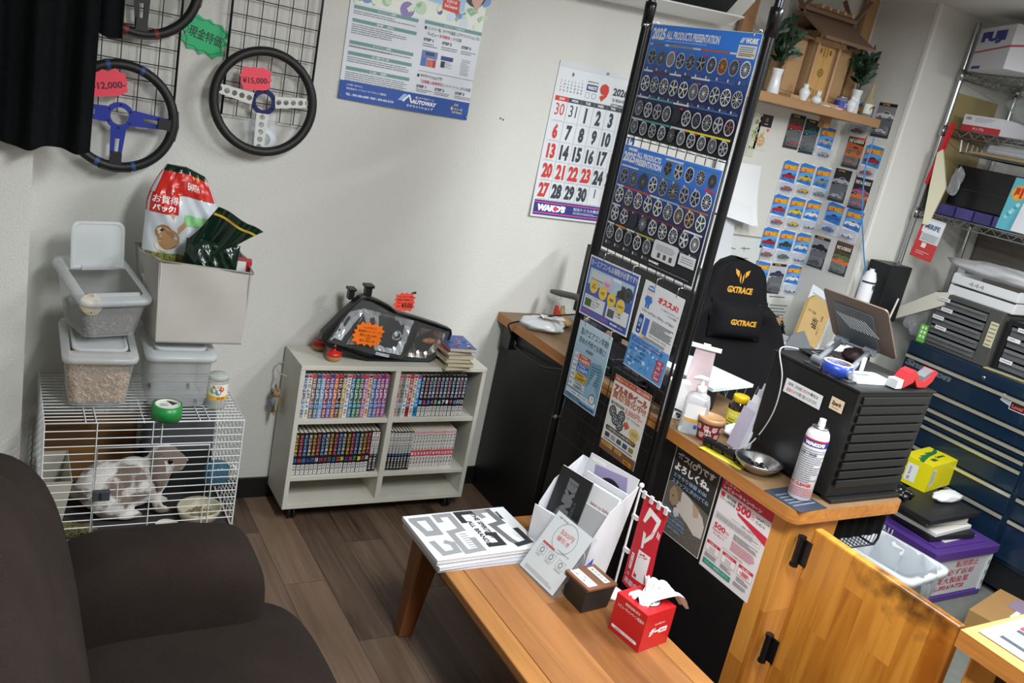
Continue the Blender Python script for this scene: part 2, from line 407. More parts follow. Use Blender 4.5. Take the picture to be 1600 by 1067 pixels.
# small dents in the plaster
g = G()
for px, py in ((782, 185), (786, 187)): 
    p = oY(px, py, D); g.ball((p.x, D-.001, p.z), (.004, .002, .004), pm('#6b675f', .9), 8, 6)
o = g.build('trim_2'); struct(o)

# ================================================================== SOFA
M_SOFA = fabric('m_brown_upholstery', '#120e0c', '#2e2622', 420, .95, .7)
sofa = thing('sofa', 'dark brown fabric sofa with a rolled armrest in front of the pet cage', 'sofa', (.2, 1.4, 0))
def loft(g, secs, m, n=28, cap=True):
    """skin over closed sections (each a list of n points)"""
    vs = [p for s in secs for p in s]; k = len(secs[0])
    fs = [(i*k+j, i*k+(j+1) % k, (i+1)*k+(j+1) % k, (i+1)*k+j) for i in range(len(secs)-1) for j in range(k)]
    g.add(vs, fs, m, True)
    if cap: g.add(secs[0], [tuple(range(k-1, -1, -1))], m, True); g.add(secs[-1], [tuple(range(k))], m, True)
def superell(cx, cy, rx, ry, e=3.0, n=28):
    out = []
    for i in range(n):
        a = 2*PI*i/n; c, s_ = math.cos(a), math.sin(a)
        out.append((cx+rx*math.copysign(abs(c)**(2/e), c), cy+ry*math.copysign(abs(s_)**(2/e), s_)))
    return out
def bolster(g, axis, a, b, sec, m, rise=None, endr=.05, steps=12):
    """padded block along an axis with rounded ends; sec = centre, half sizes, exponent"""
    (c1, c2), (r1, r2), e = sec; secs = []
    for i in range(steps+1):
        t = i/steps; L = b-a
        p = a+L*t; d = min(p-a, b-p)
        q = 1 if d >= endr else math.sqrt(max(0, 1-(1-d/endr)**2))
        q = .55+.45*q
        if i in (0, steps): q = .5
        dz = rise(t) if rise else 0
        pts = superell(c1, c2+dz, r1*q if r1 > endr*2 else r1*q, r2*(q if r2 < .2 else 1-(1-q)*.4), e)
        secs.append([(p, x, y) if axis == 0 else (x, p, y) for x, y in pts])
    loft(g, secs, m)
def pts_of(a, b, endr, n):
    return None
O = Vector((.2, 1.4, 0))
def loc(x, y, z): return (x-O.x, y-O.y, z)
def pad(name, x0, x1, y0, y1, z0, z1, r, puff=.02, sag=None):
    """upholstered block: rounded box with a puffed top and front"""
    g = G(); nx, ny = 16, 16
    cx, cy, cz = (x0+x1)/2, (y0+y1)/2, (z0+z1)/2
    def se(t, e=5.0):
        c = math.cos(t); return math.copysign(abs(c)**(2/e), c)
    vs = []; nu, nv = 48, 24
    for j in range(nv+1):
        th = PI*j/nv-PI/2
        for i in range(nu):
            ph = 2*PI*i/nu; e1, e2 = 2/5.5, 2/4.5
            f = lambda c, e: math.copysign(abs(c)**e, c)
            X = f(math.cos(th), e2)*f(math.cos(ph), e1); Y = f(math.cos(th), e2)*f(math.sin(ph), e1); Z = f(math.sin(th), e2)
            q = puff*(1-min(1, abs(X))**2)*(1-min(1, abs(Y))**2)
            p = Vector((cx+X*(x1-x0)/2, cy+Y*(y1-y0)/2, cz+Z*(z1-z0)/2+(q if Z > 0 else 0)))
            if sag: p = sag(p)
            vs.append(p-O)
    g.add(vs, [(j*nu+i, j*nu+(i+1) % nu, (j+1)*nu+(i+1) % nu, (j+1)*nu+i) for j in range(nv) for i in range(nu)], M_SOFA, True)
    return g.build(name, sofa)
def wrinkle(p):
    p = p.copy()
    p.z += .006*math.sin(p.x*38+p.y*9)*max(0, (p.z-.4)*3) - .03*max(0, (.34-p.x))*2
    return p
pad('armrest', .10, .612, 1.77, 2.025, .1, .60, .08, .012, wrinkle)
pad('seat_cushion', .12, .735, .75, 1.95, .17, .425, .06, .03)
pad('base', .0, .70, .6, 2.04, .05, .33, .05, 0)
def lean(p):
    p = p.copy(); p.x += -(p.z-.45)*.16 - .04*max(0, p.z-.8); return p
pad('backrest', -.30, .205, .62, 1.99, .12, .90, .1, .05, lean)
pad('back_cushion', -.20, .175, .70, 1.66, .40, 1.0, .1, .05, lean)

# ================================================================== COFFEE TABLE
M_TBL = wood('m_oak_table_boards', '#6e4424', '#a06d3e', 1, 0, .115, 3, .33, 20, .012, .8)
M_TBE = wood('m_oak_table_edge', '#80542a', '#aa763e', 1, 0, .5, 3, .35, 24, 0, .8)
M_TBD = wood('m_table_legs', '#5a3418', '#82502a', 2, 0, .5, 3, .4, 26, 0, .8)
TZ = .383; TX0, TX1, TY0, TY1 = 1.178, 1.688, 1.0, 2.215
tbl = thing('coffee_table', 'low brown wooden coffee table with splayed legs beside the sofa', 'coffee table', (TX0, TY0, 0))
W_, L_ = TX1-TX0, TY1-TY0
G().box((.062, .07, TZ-.026), (W_-.062, L_-.07, TZ), M_TBL).build('top_boards', tbl, bevel=.0015)
g = G(); g.box((0, 0, TZ-.028), (.061, L_, TZ+.0005), M_TBE); g.box((W_-.061, 0, TZ-.028), (W_, L_, TZ+.0005), M_TBE)
g.box((.061, L_-.069, TZ-.028), (W_-.061, L_, TZ+.0005), M_TBE); g.box((.061, 0, TZ-.028), (W_-.061, .069, TZ+.0005), M_TBE); g.build('top_frame', tbl, bevel=.004)
for a, b in (((.05, .06, TZ-.095), (.072, L_-.06, TZ-.0285)), ((W_-.072, .06, TZ-.095), (W_-.05, L_-.06, TZ-.0285)), ((.074, L_-.08, TZ-.095), (W_-.074, L_-.058, TZ-.0285)), ((.074, .058, TZ-.095), (W_-.074, .08, TZ-.0285))):
    G().box(a, b, M_TBD).build('apron', tbl, bevel=.002)
for sx in (0, 1):
    for sy in (0, 1):
        cx = .045 if sx == 0 else W_-.045; cy = .05 if sy == 0 else L_-.05
        ox = -.03 if sx == 0 else .03; oy = -.05 if sy == 0 else .05
        def q(c, d, h): return [(c[0]-h, c[1]-h, d), (c[0]+h, c[1]-h, d), (c[0]+h, c[1]+h, d), (c[0]-h, c[1]+h, d)]
        G().hexa(q((cx+ox*.6, cy+oy*.3), 0, .024), q((cx, cy-oy*.2), TZ-.029, .04), M_TBD).build('leg', tbl, bevel=.005)

# ================================================================== BOOKSHELF
M_SHELF = pm('#cdcbbf', .55, vary=.07, bscale=14)
SY0, SY1 = 2.915, 3.13; SX0, SX1 = .990, 1.767; SZ0, SZ1 = .062, .655; TH = .018
shf = thing('bookshelf', 'low off-white bookshelf on casters full of comic books against the back wall', 'bookshelf', (SX0, SY0, 0))
w_, d_ = SX1-SX0, SY1-SY0
dv = oY(606, 680, SY0).x-SX0
zA = oY(535, 656, SY0).z; zB = oY(520, 743, SY0).z
G().box((0, 0, SZ0), (TH, d_, SZ1-TH), M_SHELF).build('side_panel', shf, bevel=.001)
G().box((w_-TH, 0, SZ0), (w_, d_, SZ1-TH), M_SHELF).build('side_panel', shf, bevel=.001)
G().box((0, -.002, SZ1-TH), (w_, d_, SZ1), M_SHELF).build('top_panel', shf, bevel=.0015)
G().box((TH, 0, SZ0), (w_-TH, d_, SZ0+.02), M_SHELF).build('bottom_panel', shf, bevel=.001)
G().box((dv-.011, 0, SZ0+.02), (dv+.011, d_-.006, SZ1-TH), M_SHELF).build('divider', shf, bevel=.001)
for z in (zA, zB):
    for a, b in ((TH, dv-.011), (dv+.011, w_-TH)):
        G().box((a, .004, z-.018), (b, d_-.006, z), M_SHELF).build('shelf', shf, bevel=.001)
G().box((TH, d_-.006, SZ0+.02), (w_-TH, d_, SZ1-TH), pm('#bdbbb0', .7, vary=.1, bscale=20)).build('back_panel', shf)
for cx in (.05, w_-.05):
    for cy in (.04, d_-.04):
        g = G(); g.box((cx-.013, cy-.02, .048), (cx+.013, cy+.02, SZ0), BLACK); c = g.build('caster', shf)
        for sx in (-.009, .009):
            G().lathe([(.003, -.006), (.024, -.006), (.026, -.003), (.026, .003), (.024, .006), (.003, .006)], BLACKM, M=T(cx+sx, cy+.006, .026) @ RY(90)).build('wheel', c)
# books: spine towards the room
HB, DB = .176, .128
def book(x, y, z, wd, spine, title, tcol, band, num, numcol, author, style, label, group, tall=HB):
    g = G()
    g.box((0, .002, .0015), (wd, DB, tall), pm('#d9d2c0', .8))            # page block
    cov = ink(spine)
    g.box((0, 0, 0), (.0012, DB+.003, tall+.0015), cov); g.box((wd-.0012, 0, 0), (wd, DB+.003, tall+.0015), cov)
    g.box((.0012, 0, 0), (wd-.0012, .0018, tall+.0015), cov)
    p = Pr(g, wd, tall, RX(90))
    if style == 0:       # tall brush title, disc with the number, author on a pale block
        p.r(.05, .0, .95, .06, band, 1)
        p.vt(title, .5, .07, .66, .72, tcol, .03)
        p.c(.5, .72, .42, '#a9cfee', 2, 12); p.t(str(num), .25, .70, .75, .745, '#1a3e8a', .03)
        p.vt(author, .5, .79, .985, .62, numcol, .02)
    elif style == 1:     # black spine, coloured title strokes, big number, white author block
        p.vt('なにわ友あれ', .5, .03, .55, .7, tcol, .03, 3)
        p.t(str(num), .12, .60, .88, .70, band, .05)
        p.r(.08, .755, .92, .99, '#e8e6e2', 2); p.vt(author, .5, .765, .98, .66, '#15151a', .02)
    elif style == 2:     # black lower half
        p.r(.06, .02, .94, .56, '#e6e4e0', 1); p.vt(title, .5, .03, .55, .74, '#15151a', .03); p.c(.5, .60, .3, band, 2, 10)
        p.vt(author, .5, .65, .95, .6, '#e6e4e0', .01)
    else:                # white spine, red middle
        p.r(0, 0, 1, .07, '#d9a0a4', 1); p.vt(title, .5, .08, .5, .72, '#2a2a30', .03); p.r(.0, .5, 1, .66, '#cf4754', 1)
        p.t(str(num), .2, .55, .8, .62, '#f2f0ee', .04); p.vt(author, .5, .68, .97, .6, '#2a2a30', .02)
    o = g.build('manga_volume', None, T(x, y, z+.0008)); tag(o, label, 'book', group)
    return o
def px_x(px, py): return oY(px, py, SY0+.02).x
def row(n, xs, xe, z, fn, where, group, tall=HB):
    p = (xe-xs)/n
    for i in range(n):
        d = fn(i); k = '%s comic, %s from the left on the %s' % (d.pop('look'), ORD[i], where)
        book(xs+p*i, SY0+.018+random.uniform(0, .004), z, p*.955, label=k, group=group, tall=tall*random.uniform(.992, 1), **d)
colsA = 'b6bcc6 e5e2da 7d5a50 3f6f86 7b9ac6 8a2f38 4a5aa0 c0572c 1d1d20 b08a4a e8e8e6 2c6a92 2f6b4c 2d5d48 a5598e f0c9a2 3c6ca0 6d5a9a 93356b 8a4c88'.split()
def fA(i):
    h = colsA[i % len(colsA)]; light = h in ('e5e2da', 'e8e8e6', 'f0c9a2', 'b6bcc6')
    nm = 'silver white brown teal periwinkle crimson indigo rust black tan ivory blue green dark-green mauve peach azure violet magenta purple'.split()
    return dict(look=nm[i]+'-spined', spine='#'+h, title='ナニワトモアレ', tcol='#2a2a55' if light else '#f1eee8', band='#c8344a' if i % 3 else '#3d3d7a', num=i+2, numcol='#f1eee8' if not light else '#222', author='南勝久', style=0)
row(20, SX0+TH+.004, SX0+dv-.024, zA, fA, 'upper left shelf', 'comics on the upper left shelf')
colsB = [('pink', '#d9a0a0'), ('grey-green', '#8f9c8e'), ('white', '#e6e3dd'), ('red', '#a02c3a'), ('cream', '#e8dfc6'), ('blue', '#2f86c8')]
def fB(i):
    if i < 6: return dict(look=colsB[i][0]+'-spined', spine=colsB[i][1], title='ナニワトモアレ', tcol='#3a2a3a' if i in (0, 1, 2, 4) else '#f3f0ea', band='#b33a4a', num=22+i, numcol='#222', author='南勝久', style=0)
    c = ['#5ab4e8', '#e0457a', '#4a8ad0', '#c65f9a', '#8fbf6a', '#9ad0ee', '#d7d4ce', '#e8e6e2', '#e05a6a', '#5aa0e0', '#dcdad4', '#c8c6c0'][i-6]
    return dict(look='black-spined number %d' % (i-5), spine='#17171c', title='', tcol=['#cfe4f2', '#e8b0c0', '#c0d8f0'][i % 3], band=c, num=i-5, numcol='#fff', author='南勝久', style=1)
row(18, SX0+dv+.013, SX1-TH-.05, zA, fB, 'upper right shelf', 'comics on the upper right shelf')
def fC(i):
    if i < 18:
        c = ['#3d6fd0', '#d0404a', '#3a8ac0', '#3a4fb0', '#4a6ab0', '#b9bcc8', '#b04048', '#7a4a4a', '#6a6a70', '#3a6a9a', '#c04a40', '#e0d048', '#3a4a9a', '#d03a5a', '#3aa04a', '#e8e04a', '#b83a40', '#c8c8c4'][i]
        return dict(look='black-spined number %d' % (i+13), spine='#16161b', title='', tcol=['#e0b048', '#e06a7a', '#7ab0e0', '#d8d0c8'][i % 4], band=c, num=13+i, numcol='#fff', author='南勝久', style=1)
    return dict(look='black and white spined', spine='#17171b', title='つよぽんの四四', tcol='#fff', band=['#d0404a', '#3aa0c8'][i % 2], num=i-17, numcol='#fff', author='南勝久作品', style=2)
row(20, SX0+TH+.004, SX0+dv-.022, zB, fC, 'middle left shelf', 'comics on the middle left shelf')
def fD(i):
    if i < 8: return dict(look='black and white spined', spine='#17171b', title='つよぽんの四四', tcol='#fff', band='#3a8ac8', num=i+3, numcol='#fff', author='南勝久作品', style=2)
    return dict(look='white-spined red-banded', spine='#e2dfda', title='ザファブル', tcol='#222', band='#cf4754', num=i-7, numcol='#fff', author='南勝久', style=3)
row(22, SX0+dv+.013, SX1-TH-.055, zB, fD, 'middle right shelf', 'comics on the middle right shelf', .170)
# ================================================================== STEERING WHEELS ON THE WALL GRIDS
WIRE = pm('#141416', .45)
YG = D-.03
def wire_panel(label, x0, x1, z0, z1, nx, pz):
    t = thing('wire_grid_panel', label, 'wire grid panel', (x0, YG, z0), 'wire grid panels behind the steering wheels')
    w_, h_ = x1-x0, z1-z0
    G().tube([(0, 0, 0), (w_, 0, 0), (w_, 0, h_), (0, 0, h_)], .0045, WIRE, 8, True).build('frame', t)
    g = G()
    for i in range(1, nx): g.tube([(w_*i/nx, 0, 0), (w_*i/nx, 0, h_)], .0018, WIRE, 5)
    k = int(h_/pz)
    for i in range(1, k+1):
        if i*pz < h_-.01: g.tube([(0, .003, i*pz), (w_, .003, i*pz)], .0018, WIRE, 5)
    g.build('mesh_wires', t)
    for x in (.02, w_-.02):
        G().tube([(x, 0, h_-.02), (x, .027, h_-.02)], .003, STEEL, 6).build('wall_hook', t)
ga = oY(286, 0, YG); gb = oY(364, 0, YG); gc = oY(505, 0, YG); zb1 = oY(205, 178, YG).z; zb2 = oY(357, 177, YG).z-.005
wire_panel('black wire grid panel partly covered by the black curtain', .06, ga.x, zb1, 2.35, 8, .0545)
wire_panel('black wire grid panel behind the chrome-spoked steering wheel', gb.x, gc.x, zb2, 2.35, 6, .0545)
M_LEATH = pm('#141416', .5, bump=.12, bscale=260)
def steering(label, cx, cz, R, spoke_m, spokes, roll=0, slot=None, accent=None, hub_m=None, y=D-.075, pads=False, tilt=0):
    t = thing('steering_wheel', label, 'steering wheel', T(cx, y, cz) @ RX(90) @ RX(tilt) @ RZ(roll), 'steering wheels for sale on the wall')
    r = .0155
    G().tube([((R-r)*math.cos(2*PI*i/64), (R-r)*math.sin(2*PI*i/64), 0) for i in range(64)], r, M_LEATH, 14, True).build('rim', t)
    hub_m = hub_m or spoke_m
    g = G()
    def rg(ro, ri, z0, z1, m, n=36):
        pts = []
        for i in range(n):
            a = 2*PI*i/n
            for q, z in ((ro, z0), (ri, z0), (ri, z1), (ro, z1)): pts.append((q*math.cos(a), q*math.sin(a), z))
        fs = []
        for i in range(n):
            a, b = 4*i, 4*((i+1) % n)
            for k in range(4): fs.append((a+k, a+(k+1) % 4, b+(k+1) % 4, b+k))
        g.add(pts, fs, m)
    rg(.043, .027, -.012, -.006, hub_m)
    g.build('hub_plate', t)
    for i in range(6):
        a = 2*PI*i/6+PI/2
        G().lathe([(0, .002), (.003, .002), (.003, 0)], BLACKM, (.036*math.cos(a), .036*math.sin(a), -.006), 8).build('bolt', t)
    for ang, wi, wo in spokes:
        g = G(); M = RZ(ang)
        r0, r1 = .038, R-r*1.2; z0, z1 = -.0125, -.007
        if slot == 'holes':
            n = 5; edge = lambda x: wi+(wo-wi)*(x-r0)/(r1-r0)
            xs = [r0+(r1-r0)*(i)/n for i in range(n+1)]
            for i in range(n):
                xa, xb = xs[i], xs[i+1]; cx_ = (xa+xb)/2; hr = min((xb-xa)*.36, edge(cx_)*.30); k = 16
                pts = []; 
                for j in range(k):
                    a = 2*PI*j/k+PI/4; ca, sa = math.cos(a), math.sin(a); q = 1/max(abs(ca), abs(sa))
                    ox = cx_+(xb-xa)/2*ca*q; oy = edge(ox)/2*sa*q
                    pts += [(ox, oy, z1+.002), (cx_+hr*ca, hr*sa, z1+.002), (cx_+hr*ca, hr*sa, z0), (ox, oy, z0)]
                fs = []
                for j in range(k):
                    a, b = 4*j, 4*((j+1) % k)
                    for q in range(4): fs.append((a+q, b+q, b+(q+1) % 4, a+(q+1) % 4))
                g.add([M @ Vector(p) for p in pts], fs, spoke_m)
        else:
            m1, m2 = r0+(r1-r0)*.28, r0+(r1-r0)*.66
            def wd(x): return wi+(wo-wi)*(x-r0)/(r1-r0)
            def seg(a, b, lo, hi):
                P = [(a, lo*wd(a)/2), (b, lo*wd(b)/2), (b, hi*wd(b)/2), (a, hi*wd(a)/2)]
                g.prism(P, z0, z1, spoke_m, M)
            seg(r0, m1, -1, 1); seg(m1, m2, -1, -.32); seg(m1, m2, .32, 1); seg(m2, r1, -1, 1)
        sp = g.build('spoke', t)
        if pads:
            g = G(); x0, x1 = R-.062, R-.006
            g.prism([(x0, -.016), (R-.03, -.017), (R-.018, -.034), (x1, -.05), (R+.001, -.0), (x1, .05), (R-.018, .034), (R-.03, .017), (x0, .016)], -.016, .012, M_LEATH, M)
            g.build('spoke_boot', sp, bevel=.004)
    if accent:
        for a in accent[1]:
            g = G(); pts = [((R-r)*math.cos(math.radians(a+d)), (R-r)*math.sin(math.radians(a+d)), 0) for d in (-2.2, 0, 2.2)]
            g.tube(pts, r*1.05, accent[0], 14); g.build('accent_band', t)
    return t
M_BLUE = pm('#2b3a9c', .35, .35); M_BAND = pm('#2c4577', .5); M_REDB = pm('#7a2228', .5)
CHROME = pm('#dfe1e4', .12, 1)
wb = oY(188, 176, D-.075)
steering('black leather steering wheel with blue spokes, half behind the curtain', wb.x, wb.z-.012, .175, M_BLUE, [(0, .05, .034), (180, .05, .034), (270, .046, .03)], -2, None, (M_BAND, (72, 108, 250, 290)), pads=True)
wc = oY(413, 160, D-.075)
steering('black steering wheel with three drilled chrome spokes and a blue hub', wc.x, wc.z, .181, CHROME, [(8, .04, .03), (172, .04, .03), (270, .042, .034)], 0, 'holes', None, pm('#20275c', .3, .4))
wt = oY(225, 62, D-.075)
steering('black steering wheel with red bands, cut off above the blue-spoked one', wt.x-.015, wt.z+.177, .177, pm('#17181b', .4, .3), [(0, .05, .034), (180, .05, .034), (272, .05, .034)], 0, None, (M_REDB, (256, 288)), pads=True)
# horn parts in a clear bag behind the chrome spoke
p = oY(408, 212, D-.05)
t = thing('horn_kit', 'clear bag of white horn parts behind the chrome steering wheel spoke', 'bag of parts', T(p.x, D-.05, p.z) @ RX(90))
rnd = random.Random(3)
G().sheet(lambda u, v: ((u-.5)*.105, (v-.5)*.12, .008*math.sin(u*PI)*math.sin(v*PI)+.003*math.sin(u*31+v*17)), 14, 14, clear('#e8ecf2', .22, .12)).build('bag', t, RZ(14))
g = G(); g.lathe([(.022, -.006), (.041, -.006), (.041, .0), (.022, .0)], pm('#eef2f4', .4), n=28); g.build('ring', t, T(.012, -.012, -.004))
def price(name, label, p, w, h, rot, col, texts, cat='price card', n=12, dep=.14, group=None, M=None, y=None):
    M = M if M is not None else T(p.x, p.y, p.z) @ RX(90)
    M = M @ RZ(rot)
    g = G(); star(g, w, h, None, col, n, dep)
    pr = Pr(g, w, h, T(-w/2, -h/2, .0013))
    for a in texts:
        if a[0] == 'box': pr.put([a[1][i] for i in range(len(a[1]))], [(i, (i+1) % len(a[1]), len(a[1])) for i in range(0)], '#000', 1)
        else: pr.t(*a)
    return tag(g.build(name, None, M), label, cat, group)
def zig(pr, w, h, col, n=11):
    """zig-zag pen outline inside a price card"""
    pts = []
    for i in range(2*n):
        an = 2*PI*i/(2*n); q = .86 if i % 2 == 0 else .74; ca, sa = math.cos(an), math.sin(an); rr = 1/((abs(ca)**4+abs(sa)**4)**.25)
        pts.append((.5+.5*rr*ca*q, .5-.5*rr*sa*q))
    for i in range(2*n): pr.ln(*pts[i], *pts[(i+1) % (2*n)], .012, col, 2)
pg = oY(321, 57, D-.006); gM = T(pg.x, D-.006, pg.z) @ RX(90) @ RZ(-12)
g = G(); star(g, .148, .118, None, '#1fb873', 12, .14); pr = Pr(g, .148, .118, T(-.074, -.059, .0013)); zig(pr, .148, .118, '#1b3f33')
pr.t('現金特価', .14, .34, .86, .64, '#10201c', .02, 6)
tag(g.build('price_card', None, gM), 'green burst-shaped card reading cash special price on the wall between the grids', 'price card', 'price cards at the steering wheels')
def redcard(px, py, y, label, txt, rot, w=.105, h=.083):
    p = oY(px, py, y); M = T(p.x, y, p.z) @ RX(90) @ RZ(rot)
    g = G(); star(g, w, h, None, '#f0465a', 11, .12, flatb=True); Pr(g, w, h, T(-w/2, -h/2, .0013)).t(txt, .08, .42, .92, .70, '#1a1014', .012)
    tag(g.build('price_card', None, M), label, 'price card', 'price cards at the steering wheels')
redcard(400, 124, D-.085, 'red price card on the chrome-spoked wheel reading 15,000 yen', '¥15,000-', 7)
redcard(168, 131, D-.085, 'red price card above the blue hub reading 12,000 yen', '¥12,000-', 12, .12, .088)

# ================================================================== BLACK CURTAIN
M_CUR = fabric('m_black_velvet', '#050607', '#15181a', 90, 1, .2)
cu = thing('curtain', 'black pleated cloth curtain hanging over the corner of the wall', 'curtain', (-.3, 2.86, 1.3))
HZ0, HZ1 = oY(0, 227, 2.86).z, oY(132, 237, 2.86).z
def hemz(x):
    return HZ0+(HZ1-HZ0)*(x+.05)/.3+.007*math.sin(x*48+1)
def cur(u, v):
    x = -.45+u*(.737-.03*v*0); z = hemz(x)*(1-v)+2.46*v
    x = x+.02*v*u
    return (x+.3, .022*math.sin(x*48)+.012*math.sin(x*113+1)-.0*v, z-1.3)
cxr = oY(147, 120, 2.86).x
def cur2(u, v):
    x = -.45+u*(cxr+.45); z = hemz(x)*(1-v)+2.46*v
    return (x+.012*v+.3, (.024*math.sin(x*46)+.012*math.sin(x*107+1))*(1-.3*v), z-1.3)
G().sheet(cur2, 160, 24, M_CUR, True, .003).build('drape', cu)
q0, q1, q2 = oY(150, 0, 2.93), oY(190, 60, 2.93), oY(178, 68, 2.93)
def tail(u, v):
    x = (cxr-.02)+(q1.x-cxr+.02)*u; zb = q1.z+.03*(1-u)-.018*math.sin(u*PI); z = zb*(1-v)+2.46*v
    return (x+.3, .07+.01*math.sin(u*9), z-1.3)
G().sheet(tail, 16, 8, M_CUR, True, .003).build('inner_fold', cu)
G().tube([(-.15, .0, 1.165), (.55, .0, 1.165)], .008, BLACK, 8).build('curtain_rod', cu)

# ================================================================== PET CAGE AND RABBIT
CX0, CX1, CY0, CY1, CZ1 = .158, .748, 2.70, 3.12, .54
CFL = .132
cage = thing('pet_cage', 'white wire pet cage with a front door behind the sofa armrest', 'cage', (CX0, CY0, 0))
WW = pm('#d9dcdd', .35)
cw, cd_ = CX1-CX0, CY1-CY0
Ztop = CZ1
zr = [CZ1-.026*(i+1)*1.0 for i in range(14)]
def wires(name, segs, r=.0019): 
    g = G()
    for a, b in segs: g.tube([a, b], r, WW, 5)
    g.build(name, cage)
g = G(); R3 = .0028
for z in (CZ1, CFL):
    g.tube([(0, 0, z), (cw, 0, z), (cw, cd_, z), (0, cd_, z)], R3, WW, 6, True)
for x, y in ((0, 0), (cw, 0), (cw, cd_), (0, cd_)): g.tube([(x, y, CFL), (x, y, CZ1)], R3, WW, 6)
g.build('frame', cage)
wires('roof_wires', [((0, cd_*i/17, CZ1), (cw, cd_*i/17, CZ1)) for i in range(1, 17)]+[((x, 0, CZ1-.003), (x, cd_, CZ1-.003)) for x in (cw*.475,)]+[((x, 0, CZ1+.003), (x, .11, CZ1+.003)) for x in (cw*.19, cw*.24, cw*.76, cw*.81)])
wires('front_wires', [((0, 0, z), (cw, 0, z)) for z in zr]+[((x, -.003, CFL), (x, -.003, CZ1)) for x in (cw*.245, cw*.855)]+[((x, -.003, CZ1-.075), (x, -.003, CZ1)) for x in (cw*.52, cw*.565)])
wires('side_wires', [((0, 0, z), (0, cd_, z)) for z in zr]+[((0, cd_*i/9, CFL), (0, cd_*i/9, CZ1)) for i in range(1, 9)])
wires('side_wires', [((cw, 0, z), (cw, cd_, z)) for z in zr]+[((cw, cd_*i/9, CFL), (cw, cd_*i/9, CZ1)) for i in range(1, 9)])
wires('rear_wires', [((0, cd_, z), (cw, cd_, z)) for z in zr]+[((cw*i/8, cd_, CFL), (cw*i/8, cd_, CZ1)) for i in range(1, 8)])
g = G(); dx0, dx1, dz1 = cw*.252, cw*.822, CZ1-.082
g.tube([(dx0, -.007, CFL+.005), (dx1, -.007, CFL+.005), (dx1, -.007, dz1), (dx0, -.007, dz1)], .003, WW, 6, True)
g.tube([(cw*.53, -.007, CFL+.005), (cw*.53, -.007, dz1)], .0018, WW, 5); g.tube([(cw*.365, -.007, .26), (cw*.365, -.007, .325)], .0018, WW, 5)
d = g.build('cage_door', cage)
g = G(); g.cbox((dx0+.02, -.013, .295), (.05, .014, .036), pm('#3f4448', .4)); g.cbox((dx0+.02, -.022, .295), (.008, .008, .03), pm('#33373a', .4)); g.build('latch', d, bevel=.003)
g = G(); g.box((-.012, -.012, .035), (cw+.012, cd_+.012, .05), pm('#4a4c4c', .6))
for a, b in (((-.012, -.012, .05), (cw+.012, -.004, .122)), ((-.012, cd_+.004, .05), (cw+.012, cd_+.012, .122)), ((-.012, -.004, .05), (-.004, cd_+.004, .122)), ((cw+.004, -.004, .05), (cw+.012, cd_+.004, .122))): g.box(a, b, pm('#8f928e', .6))
g.build('tray', cage, bevel=.003)
for sx in (.03, cw-.03):
    for sy in (.03, cd_-.03): G().lathe([(.018, 0), (.018, .034)], BLACK, (sx, sy, 0), 12).build('foot', cage)
G().box((.0, .0, .1225), (cw, cd_, .129), pm('#383431', .8)).build('floor_grid', cage)
c0 = (CX0, CY0)
def inc(x, y, z): return (CX0+x, CY0+y, z)
o = G().box((0, 0, 0), (.30, .012, .26), wood('m_cage_board', '#5b3c22', '#8a6136', 0, 2, .07, 2, .6, 20, .03)).build('wooden_board', None, inc(.02, .395, .131)); tag(o, 'brown wooden board standing inside the cage against its back', 'board')
t = thing('litter_tray', 'beige plastic litter tray in the corner of the cage behind the sofa', 'litter tray', inc(.012, .1, .135))
M_TRAY = pm('#b9b5a6', .6)
g = G(); w1, w2, hh = .058, .082, .16
for P in ([(0, 0, 0), (w1, 0, 0), (w1, .2, 0), (0, .2, 0)],): g.add(P, [(0, 1, 2, 3)], M_TRAY)
B_ = [(0, 0), (w1, 0), (w1, .2), (0, .2)]; T_ = [(-.002, -.012), (w2, -.012), (w2, .215), (-.002, .215)]
for i in range(4):
    a, b = B_[i], B_[(i+1) % 4]; c_, d2 = T_[(i+1) % 4], T_[i]; g.add([(*a, 0), (*b, 0), (*c_, hh), (*d2, hh)], [(0, 1, 2, 3)], M_TRAY)
g.build('tub', t, solid=.003)
o = G()
rnd = random.Random(11)
for i in range(260):
    x, y = rnd.uniform(.02, .12), rnd.uniform(.005, .045); a = rnd.uniform(0, PI); L = rnd.uniform(.015, .03); z = rnd.uniform(0, .045)*(1-x/.2)
    o.tube([(x-L*math.cos(a), y-L*math.sin(a)*.5, z+.001), (x, y, z+rnd.uniform(0, .012)), (x+L*math.cos(a), y+L*math.sin(a)*.5, z+.001)], .0009, pm('#8f8a58' if i % 2 else '#6f6d44', .9), 3, caps=False)
o = o.build('hay', None, inc(.03, .012, .131)); tag(o, 'loose dry hay on the cage floor', 'hay'); o['kind'] = 'stuff'
# dark frosted hideaway box
t = thing('hideaway_box', 'grey translucent hideaway box at the back of the cage', 'box', inc(.33, .265, .131))
g = G(); g.box((0, 0, .16), (.235, .125, .33), clear('#6d7075', .5, .3)); g.build('hood', t, bevel=.02, seg=3)
G().box((.002, .01, 0), (.233, .12, .1595), pm('#17181a', .8)).build('dark_base', t)
